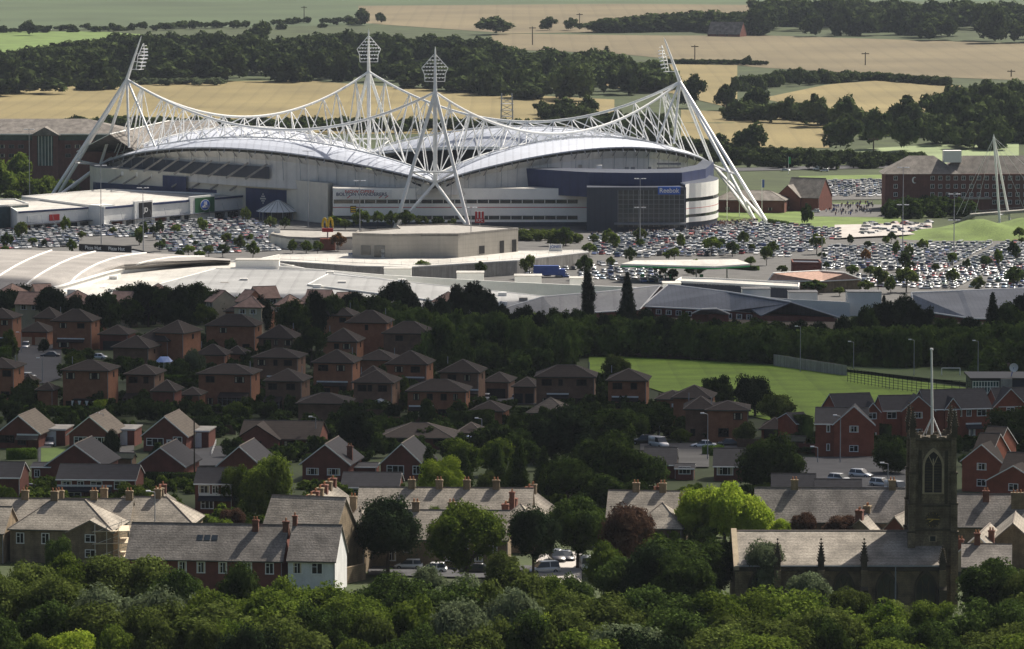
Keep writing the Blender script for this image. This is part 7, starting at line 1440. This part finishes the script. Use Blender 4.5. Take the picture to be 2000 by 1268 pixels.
# ---- gardens of the estate
GG = 'garden trees of the brick estate'
gd = [(575, 580, 690, 66, 'dark', 'round', 'tree growing up against the broad brick house'), (608, 632, 720, 60, 'dark', 'round', 'tall garden tree between the brown and the tall brick house'), (255, 575, 640, 60, 'dark', 'wide', 'tree rising behind the stepped brick cluster'), (345, 585, 672, 56, 'deep', 'round', 'dark tree behind the sunlit east hip'), (402, 592, 650, 44, 'green', 'round', 'lighter tree beside the highest brick house'), (150, 585, 640, 60, 'dark', 'round', 'tree behind the house with the long lean-to'),
      (48, 752, 806, 52, 'dark', 'wide', 'round shrub tree below the cul-de-sac'), (150, 686, 722, 56, 'green', 'wide', 'bushy hedge tree beside the turning head'), (385, 682, 740, 46, 'silver', 'wide', 'grey green shrub beside the blue gazebo'), (350, 700, 742, 50, 'dark', 'wide', 'dark shrubs below the blue gazebo'), (690, 798, 884, 82, 'deep', 'wide', 'large dark round tree between the two long bungalows'), (793, 733, 805, 36, 'green', 'cone', 'upright tree between the conservatory and the long house'),
      (770, 786, 822, 36, 'deep', 'wide', 'dark bush before the white gabled conservatory'), (875, 690, 745, 44, 'dark', 'round', 'tree behind the easternmost brown brick houses'), (20, 648, 700, 36, 'green', 'wide', 'small tree beside the silver car'), (85, 664, 690, 26, 'deep', 'wide', 'dark shrub in front of the cream garage doors'), (215, 840, 905, 46, 'deep', 'wide', 'egg shaped dark bush in front of the second bungalow'), (1008, 803, 850, 42, 'green', 'wide', 'round tree beside the low pyramid roof'),
      (1205, 690, 760, 52, 'olive', 'round', 'thin birch standing against the playing field'), (1410, 738, 800, 60, 'dark', 'wide', 'rounded tree at the near side of the playing field'), (1475, 732, 815, 84, 'deep', 'wide', 'large dark tree before the playing field'), (1520, 768, 838, 70, 'olive', 'round', 'olive tree beside the large dark one'), (1385, 742, 786, 36, 'dark', 'wide', 'bush behind the orange brick roof'), (1455, 820, 872, 52, 'olive', 'wide', 'round olive tree beside the joined brick pair'),
      (1490, 850, 968, 140, 'dark', 'wide', 'big dark tree beside the close, above the lime tree'), (1740, 858, 925, 90, 'dark', 'wide', 'broad tree in front of the close and left of the belfry'.replace('left of', 'beside')), (1975, 800, 880, 110, 'dark', 'wide', 'large tree behind the stepped red terrace'), (1285, 790, 862, 66, 'dark', 'round', 'dark tree before the low garage with white doors'), (1255, 770, 800, 40, 'deep', 'wide', 'dark bushes beside the brick house at the field'), (560, 820, 870, 40, 'dark', 'wide', 'tree above the long ridged bungalow'.replace('above', 'behind')),
      (1080, 752, 792, 60, 'green', 'wide', 'creeper covered shrub before the hipped porch'), (470, 785, 828, 60, 'green', 'wide', 'shrubs below the glazed garden room'), (395, 790, 820, 60, 'dark', 'wide', 'low bushes before the glazed garden room'), (190, 632, 678, 40, 'dark', 'wide', 'bush between the lean-to house and the carport'), (430, 655, 684, 60, 'green', 'wide', 'leafy shrubs before the broad brick house'), (735, 810, 852, 60, 'dark', 'wide', 'garden shrubs beside the round dark tree'), (1550, 880, 950, 40, 'dark', 'round', 'slim tree at the mouth of the close'), (1330, 834, 866, 44, 'green', 'wide', 'shrub behind the white van'), (835, 775, 850, 30, 'dark', 'round', 'thin tree behind the wooden fence') ]
for px, tp, b, wd, lf, sh, lb in gd: tree(px, tp, b, wd, lf, sh, 'mid' if wd < 80 else 'near', lb, GG)
# ---- dark and conifer clumps between bungalows and stone terraces
GK = 'trees in the dip below the bungalows'
dk = [(1060, 812, 905, 110, 'deep', 'wide'), (1120, 800, 905, 120, 'deep', 'wide'), (1190, 805, 900, 120, 'dark', 'wide'), (1235, 800, 880, 60, 'dark', 'round'), (1020, 845, 920, 90, 'dark', 'wide'), (965, 850, 930, 90, 'green', 'wide'), (905, 862, 935, 90, 'green', 'wide'),
      (838, 862, 972, 56, 'dark', 'cone'), (905, 868, 960, 50, 'dark', 'cone'), (970, 860, 962, 54, 'dark', 'cone'), (1015, 856, 985, 56, 'dark', 'cone'), (1000, 890, 968, 42, 'green', 'cone'), (1062, 902, 978, 34, 'green', 'cone'), (1085, 880, 985, 50, 'dark', 'cone'), (1062, 865, 960, 50, 'dark', 'cone'),
      (1150, 850, 985, 150, 'dark', 'wide'), (1215, 855, 990, 140, 'dark', 'wide'), (1110, 890, 1000, 100, 'dark', 'round'), (1262, 880, 992, 96, 'dark', 'round'), (1190, 920, 1005, 110, 'dark', 'wide'), (1152, 908, 990, 50, 'green', 'cone'), (1235, 930, 1010, 70, 'dark', 'wide'), (955, 925, 985, 56, 'olive', 'wide')]
for px, tp, b, wd, lf, sh in dk: tree(px, tp, b, wd, lf, sh, 'mid', None, GK)
for px, tp, b, wd, lf, sh, lb in [(520, 882, 1020, 112, 'green', 'wide', 'large sunlit tree beside the slate roofed house, east half of the pair'), (470, 905, 1000, 76, 'green', 'wide', 'smaller sunlit tree joined to the large one beside the slate house'), (866, 898, 985, 100, 'lime', 'wide', 'rounded yellow green tree among the dark conifers'), (265, 945, 1010, 90, 'green', 'wide', 'leafy tree behind the chimneys of the first stone terrace'), (15, 952, 1000, 44, 'green', 'wide', 'bright bush at the west edge'), (455, 990, 1040, 56, 'copper', 'wide', 'purple leaved shrub in the garden by the stone block'),
      (408, 1025, 1060, 34, 'gold', 'wide', 'golden shrub in the terrace garden'), (440, 1018, 1056, 30, 'green', 'cone', 'small green conifer beside the golden shrub'), (470, 1032, 1062, 40, 'dark', 'wide', 'dark bush next to the tall stone block'), (955, 958, 1014, 30, 'green', 'round', 'bright young tree behind the stepping chimneys'), (852, 985, 1050, 34, 'green', 'round', 'thin pale tree between the two big street trees'),
      (757, 965, 1122, 126, 'deep', 'round', 'big dark street tree beside the tall stone block'), (912, 972, 1140, 146, 'green', 'round', 'broad street tree above the white hatchback'), (1042, 980, 1128, 100, 'deep', 'round', 'near black tree beside the sunlit street'), (1128, 964, 1112, 112, 'dark', 'round', 'leafy tree above the parked black off-roader'), (1222, 985, 1120, 128, 'copper', 'wide', 'copper coloured bushy tree beside the lit stone roof'),
      (1362, 945, 1056, 96, 'lime', 'wide', 'lime green tree, west crown of the bright group'), (1415, 940, 1062, 96, 'lime', 'wide', 'lime green tree, tallest middle crown of the bright group'), (1470, 960, 1062, 90, 'lime', 'wide', 'lime green tree, east crown of the bright group'), (1447, 968, 1060, 44, 'deep', 'cone', 'dark conifer standing before the lime green group'), (1520, 1010, 1056, 60, 'lime', 'wide', 'low yellow green shrub behind the church roof'), (1565, 1000, 1058, 66, 'copper', 'wide', 'copper beech shrub behind the church roof'), (1640, 1008, 1056, 80, 'copper', 'wide', 'spreading copper shrub below the white dormer'),
      (1300, 1050, 1190, 190, 'dark', 'wide', 'massive dark green tree before the copper one'), (1210, 1085, 1200, 120, 'dark', 'wide', 'dark green tree at the foot of the sunlit street'), (1400, 1052, 1180, 120, 'dark', 'wide', 'rounded tree between the massive one and the church'), (1262, 1070, 1215, 130, 'deep', 'wide', 'shadowy tree between the massive one and the sunlit street'), (1345, 1090, 1225, 150, 'dark', 'wide', 'low spreading tree before the massive dark green one'), (985, 1072, 1165, 90, 'olive', 'wide', 'olive tree beside the near black street tree'), (1180, 1060, 1170, 80, 'green', 'wide', 'green tree beneath the copper one'), (835, 1105, 1190, 80, 'silver', 'wide', 'silvery tree below the white hatchback'), (1490, 1056, 1190, 120, 'silver', 'wide', 'silvery tree in front of the church west end'), (1575, 1110, 1215, 120, 'silver', 'wide', 'silvery bushy tree below the church windows'), (1655, 1148, 1250, 100, 'olive', 'wide', 'flowering tree under the middle church windows'), (1735, 1166, 1262, 110, 'olive', 'wide', 'flowering tree under the easternmost church window'),
      (1820, 1176, 1270, 110, 'green', 'wide', 'tree at the foot of the tower'), (1920, 1090, 1220, 150, 'dark', 'wide', 'large tree beside the tower base at the east edge'), (1990, 1105, 1230, 110, 'olive', 'wide', 'lighter tree at the east edge below the grey roofs'), (115, 1045, 1130, 60, 'dark', 'wide', 'dark tree against the scaffolded house')]:
    tree(px, tp, b, wd, lf, sh, 'near', lb, 'trees around the stone terraces and the church')
# ---- the leafy front of the picture
GW = 'leafy trees of the nearest wood'
tops = [(-20, 1090), (100, 1076), (240, 1084), (330, 1092), (430, 1098), (520, 1112), (600, 1130), (690, 1150), (770, 1112), (850, 1135), (920, 1125), (990, 1088), (1060, 1130), (1130, 1150), (1250, 1155), (1400, 1150), (1500, 1150), (1620, 1180), (1720, 1190), (1850, 1200), (1960, 1165), (2020, 1150)]
def rowof(off, h, st, ph, wds, leaves):
    x = -30 + ph
    while x < 2040:
        tp = curve(tops, x) + off + rt.uniform(-16, 20); tree(x, tp, tp + h + rt.uniform(-8, 8), rt.uniform(*wds), rt.choice(leaves), rt.choice(['round', 'wide', 'wide']), 'near', None, GW); x += st * rt.uniform(.8, 1.2)
rowof(0, 165, 84, 0, (110, 195), ['green', 'green', 'dark', 'olive', 'dark', 'green']); rowof(44, 165, 100, 30, (120, 210), ['dark', 'olive', 'green', 'dark', 'green', 'silver']); rowof(90, 165, 110, 10, (130, 220), ['dark', 'olive', 'deep', 'green'])
x = -20
while x < 2040: tree(x, 1216 + rt.uniform(-16, 18), 1350, rt.uniform(100, 140), rt.choice(['green', 'olive', 'lime' if 80 < x < 300 or 680 < x < 820 or 950 < x < 1080 else 'dark']), 'wide', 'near', None, GW); x += 84
for px, tp, b, wd, lf in ((1070, 1124, 1230, 110, 'green'), (1125, 1118, 1220, 90, 'dark'), (880, 1128, 1240, 150, 'silver'), (1040, 1120, 1230, 120, 'silver'), (700, 1150, 1240, 110, 'deep'), (250, 1052, 1120, 10, 'green')):
    if wd > 20: tree(px, tp, b, wd, lf, 'wide', 'near', None, GW)
def lab(group, noun, tail):
    L_ = sorted(TREE_N.get(group, []), key=lambda t: -t[0]); i = 0
    for _, r_ in L_:
        if 'label' not in r_.keys(): i += 1; r_['label'] = f'{noun}, {ordw(i)} {tail}'
lab(GC, 'small rounded tree among the parked cars', 'counting from the footbridge side'); lab(GD, 'dark tree on the skyline of the belt', 'counting from the spruce side'); lab(GK, 'dark tree in the dip below the bungalows', 'counting from the close'); lab(GW, 'leafy tree of the nearest wood', 'counting from the church side')
for L_ in TREE_N.values():
    for _, r_ in L_:
        if 'px' in r_.keys(): del r_['px']
# ---- hedges and fences
for a in [(262, 850, 350, 848), ]: pass
for a, b, c, d, h, w_, lb, lf in [(48, 812, 212, 815, 1.9, 1.5, 'long clipped hedge below the veranda house', 'hedge'), (190, 812, 218, 800, 2.6, 1.6, 'bright yellow green hedge end beside the veranda steps', 'lime'), (308, 752, 382, 752, 2.0, 1.4, 'clipped bright hedge behind the narrow brown house', 'hedge'), (355, 838, 425, 838, 2.2, 1.4, 'dark hedge between bungalow and glazed house', 'dark'), (14, 898, 70, 896, 1.8, 1.3, 'clipped hedge in front of the westernmost bungalow', 'hedge'),
                             (0, 706, 16, 702, 3.0, 1.5, 'hedge at the west edge beside the cul-de-sac', 'hedge'), (880, 838, 960, 832, 3.0, 1.8, 'tall dark hedge above the cream garage', 'dark'), (1375, 890, 1410, 888, 1.6, 1.3, 'small rounded hedge below the white saloon', 'hedge'), (1545, 862, 1578, 870, 5.0, 2.2, 'tall clipped conifer hedge beside the corner red house', 'dark'), (1692, 862, 1734, 866, 3.2, 2.0, 'dark box hedge beside the corner red house', 'deep'), (280, 950, 420, 952, 2.2, 1.6, 'dark hedge below the slate gables', 'dark'),
                             (640, 884, 740, 884, 1.6, 1.3, 'low hedge beyond the round dark tree', 'dark'), (735, 884, 830, 886, 1.7, 1.4, 'hedge in front of the wide hipped bungalow', 'dark'), (1400, 524, 1480, 530, 1.6, 2, 'low hedge beside the petrol station', 'dark'), (1495, 436, 1535, 442, 1.6, 3, 'box hedge around the east pylon foot', 'dark'), (1480, 398, 1600, 402, 1.8, 2, 'clipped hedge below the lodge', 'dark')]:
    hedge(a, b, c, d, h, w_, lb, lf)
def fence(pts, h, n, m_, label, name='fence', mesh=True, rails=2):
    g0 = G(*pts[0]); t = thing(name, label, 'fence', g0); P_ = [G(*p) for p in pts]; q = MB(); tot = n
    L_ = [P_[0]]; seg = [(P_[i + 1] - P_[i]).length for i in range(len(P_) - 1)]; T = sum(seg); pp = []
    for k in range(n + 1):
        d = T * k / n; i = 0
        while i < len(seg) - 1 and d > seg[i]: d -= seg[i]; i += 1
        pp.append(P_[i].lerp(P_[i + 1], min(1, d / seg[i])))
    for p in pp: q = MB(); q.tube(p, p + Vector((0, 0, h)), .07, m_, n=4); q.build('post', t)
    q = MB()
    for r_ in range(rails): z = h * (r_ + 1) / rails - .05; q.path([p + Vector((0, 0, z)) for p in pp], .04, m_, 4)
    if not mesh: q.surf([[p + Vector((0, 0, .05)) for p in pp], [p + Vector((0, 0, h - .1)) for p in pp]], m_, th=0)
    q.build('rail' if mesh else 'panel', t)
fence([(1655, 748), (1740, 762), (1800, 770), (1905, 776)], 3.2, 26, 'fence_dark', 'dark mesh fence around the sports pitch', 'mesh_fence', rails=6)
fence([(1655, 712), (1960, 718)], 3.2, 26, 'fence_dark', 'far dark mesh fence of the sports pitch', 'mesh_fence', rails=5)
fence([(752, 832), (880, 836)], 1.8, 10, 'wood_fence', 'reddish wooden fence below the long brick house', 'garden_fence', False)
for pa, pb, hh_, n_, m_, lb in [((222, 806), (296, 808), 1.7, 6, 'wood_fence', 'dark timber garden fence below the narrow brown house'), ((398, 806), (470, 810), 1.6, 6, 'concrete', 'low pale garden wall before the glazed garden room'), ((600, 784), (668, 786), 1.6, 6, 'wood_fence', 'timber fence below the bright lean-to house'), ((690, 815), (750, 817), 1.6, 5, 'wood_fence', 'timber fence beneath the white gabled conservatory'), ((500, 770), (545, 772), 1.5, 4, 'wood_fence', 'short timber fence beside the black conservatory'),
                                ((845, 796), (900, 798), 1.6, 5, 'concrete', 'grey block wall beside the drive of the brown garages'), ((130, 910), (200, 912), 1.4, 6, 'wood_fence', 'low fence between the round bush and the slate gable'), ((395, 952), (440, 954), 1.6, 4, 'concrete', 'pale wall beside the slate house with a cream band'), ((1440, 874), (1500, 876), 1.6, 5, 'wood_fence', 'timber fence beside the small hipped garage'), ((1180, 812), (1240, 814), 1.4, 5, 'brick_dark', 'low brick wall before the house by the playing field')]:
    fence([pa, pb], hh_, n_, m_, lb, 'garden_fence', False)
for xa, xb, ev, ap, bs, lb in [(470, 492, 772, 766, 784, 'small dark garden shed beside the black conservatory'), (655, 676, 790, 784, 802, 'garden shed at the corner of the brown garage block'), (928, 948, 800, 795, 812, 'garden shed next to the low pyramid roof'), (232, 250, 906, 900, 918, 'small shed by the round bush and the paved drive'), (1545, 1562, 872, 867, 884, 'garden shed beside the tall clipped hedge')]:
    house(xa, xb, ev, ap, bs, 'gable_x', 'wood_fence', 'fence_dark', 2.4, -12, (), (), lb, name='garden_shed', cat='shed', wside=False, rh=.7, over=.15)
fence([(425, 848), (460, 850)], 1.8, 4, 'wood_fence', 'wooden fence beside the long ridged bungalow', 'garden_fence', False)
fence([(1560, 885), (1700, 890)], 1.7, 8, 'brick_dark', 'brick garden wall along the top of the close', 'garden_wall', False)
fence([(413, 892), (422, 868)], .9, 5, 'white_paint', 'white low rail beside the silver hatchback drive', 'white_rail')
m = MB(); a, b = G(1511, 716), G(1654, 736); zt = 24 / S(a.y); m.surf([[a, b], [a + Vector((0, 0, zt)), b + Vector((0, 0, 22 / S(b.y)))], [a + Vector((0, .35, zt)), b + Vector((0, .35, 22 / S(b.y)))], [a + Vector((0, .35, 0)), b + Vector((0, .35, 0))]], 'concrete'); tag(m.build('boundary_wall'), 'long grey rebound wall at the edge of the playing field', 'wall')
g = G(1857, 740); w_ = 36 / S(g.y); t = thing('goal', 'white framed football goal on the fenced pitch', 'goal', g); q = MB(); h = 2.3
for x in (-w_ / 2, w_ / 2): q.tube((g.x + x, g.y, g.z), (g.x + x, g.y, g.z + h), .09, 'white_paint'); q.tube((g.x + x, g.y, g.z + h), (g.x + x, g.y + 1.8, g.z), .05, 'white_paint')
q.tube((g.x - w_ / 2, g.y, g.z + h), (g.x + w_ / 2, g.y, g.z + h), .09, 'white_paint'); q.tube((g.x - w_ / 2, g.y + 1.8, g.z + .05), (g.x + w_ / 2, g.y + 1.8, g.z + .05), .05, 'white_paint'); q.build('frame', t)
# ---- street lamps
for px, b, tp, lb in [(202, 872, 808, 'street lamp before the second bungalow'), (617, 884, 815, 'street lamp before the long ridged bungalow'), (941, 866, 818, 'street lamp at the cream garage'), (1288, 862, 818, 'street lamp rising behind the white van'), (1382, 900, 808, 'street lamp before the joined brick pair'), (42, 690, 650, 'street lamp beside the silver car'), (83, 748, 700, 'street lamp beside the cul-de-sac road'), (1128, 798, 770, 'short street lamp before the hipped porch'), (1597, 905, 874, 'street lamp at the top of the close'),
                      (1641, 905, 812, 'tall street lamp before the corner red house'), (303, 1062, 960, 'street lamp before the hipped terrace end'), (1563, 728, 638, 'tall grey mast before the rebound wall'), (1667, 728, 668, 'pitch floodlight at the wall end of the fence'), (1785, 740, 664, 'pitch floodlight behind the church flag pole'), (1910, 745, 666, 'pitch floodlight before the spruce'), (1734, 985, 905, 'lamp between the cars and the belfry'), (985, 640, 590, 'thin lamp before the pale office roof')]:
    t, g, h = pole_thing('street_lamp', lb, 'street lamp', px, b, tp, .1, .06, 'pole_grey', 'street lamps'); q = MB(); q.tube((g.x, g.y, g.z + h), (g.x - .7, g.y - .1, g.z + h + .15), .05, 'pole_grey', n=5); q.box(g.x - 1.25, g.x - .6, g.y - .28, g.y + .1, g.z + h + .1, g.z + h + .28, 'lamp_glass'); q.build('lamp_head', t)
for px, b, tp, lb in [(380, 945, 815, 'bare wooden pole beside the third bungalow drive'), (1600, 1000, 1000, '')]:
    if lb: pole_thing('utility_pole', lb, 'pole', px, b, tp, .13, .1, 'bark')
# ---------------------------------------------------------------- cloud outside the frame that shades the town, and the air
for cloudname, opac in (('cloud', .68), ('thin_cloud', .4)):
  cm, cn, cb = nodes_of(cloudname); cn.nodes.remove(cb); dd = cn.nodes.new('ShaderNodeBsdfDiffuse'); tr_ = cn.nodes.new('ShaderNodeBsdfTransparent'); mx_ = cn.nodes.new('ShaderNodeMixShader'); dd.inputs[0].default_value = (.9, .9, .9, 1)
  mx_.inputs[0].default_value = opac; cn.links.new(tr_.outputs[0], mx_.inputs[1]); cn.links.new(dd.outputs[0], mx_.inputs[2]); cn.links.new(mx_.outputs[0], cn.nodes['Material Output'].inputs[0])
def cloud(poly_px, alt, label, seed, cmat='cloud'):
    """a flat bottomed cumulus whose shadow lies on the ground inside the outline"""
    pts = [G(x, y) for x, y in poly_px]; k = lambda p: Vector((p.x + sd.x / sd.z * (alt - p.z), p.y + sd.y / sd.z * (alt - p.z), alt)); C_ = [k(p) for p in pts]; c = sum(C_, Vector()) / len(C_); n = 48; rg = random.Random(seed); P_ = []
    seg = []
    for i in range(len(C_)):
        for j in range(10): seg.append(C_[i].lerp(C_[(i + 1) % len(C_)], j / 10))
    N_ = len(seg); rings = []; nz = [rg.uniform(-1, 1) for _ in range(N_)]
    for t, h in ((1.0, 0), (1.0, 12), (.9, 40), (.7, 70), (.45, 90), (.15, 100), (.01, 102)): rings.append([c + (p - c) * t * (1 + .012 * nz[i % N_]) + Vector((0, 0, h + nz[i % N_] * 6 * (t < 1))) for i, p in enumerate(seg + [seg[0]])])
    q = MB(); q.surf(rings, cmat); q.add(rings[0][:-1], [tuple(range(N_ - 1, -1, -1))], cmat); tag(q.build('cloud', smooth=True), label, kind='structure')
cloud([(-350, 985), (500, 985), (1330, 962), (2400, 1004), (2400, 900), (1500, 872), (1000, 846), (700, 832), (-350, 832)], 890, 'thin edge of the cloud drifting over the town', 6, 'thin_cloud')
cloud([(-350, 835), (700, 835), (1000, 850), (1500, 876), (2400, 905), (2600, 640), (1700, 612), (1300, 612), (850, 622), (560, 612), (300, 612), (-400, 602)], 900, 'broad flat bottomed cloud drifting over the town', 3)
HAZE = True
if HAZE:
    hm = bpy.data.materials.new('haze'); hm.use_nodes = True; hn = hm.node_tree; hn.nodes.clear(); ho = hn.nodes.new('ShaderNodeOutputMaterial'); pv = hn.nodes.new('ShaderNodeVolumePrincipled'); pv.inputs['Color'].default_value = (.74, .84, 1, 1); pv.inputs['Density'].default_value = .00002; pv.inputs['Anisotropy'].default_value = .2
    hn.links.new(pv.outputs[0], ho.inputs['Volume']); MATS['haze'] = hm; q = MB(); q.box(-4200, 4200, -460, 8100, float(TZ.min()) - 12, 145, 'haze'); tag(q.build('haze'), 'thin blue summer haze over the valley', kind='stuff')
print('objects', len(bpy.data.objects))
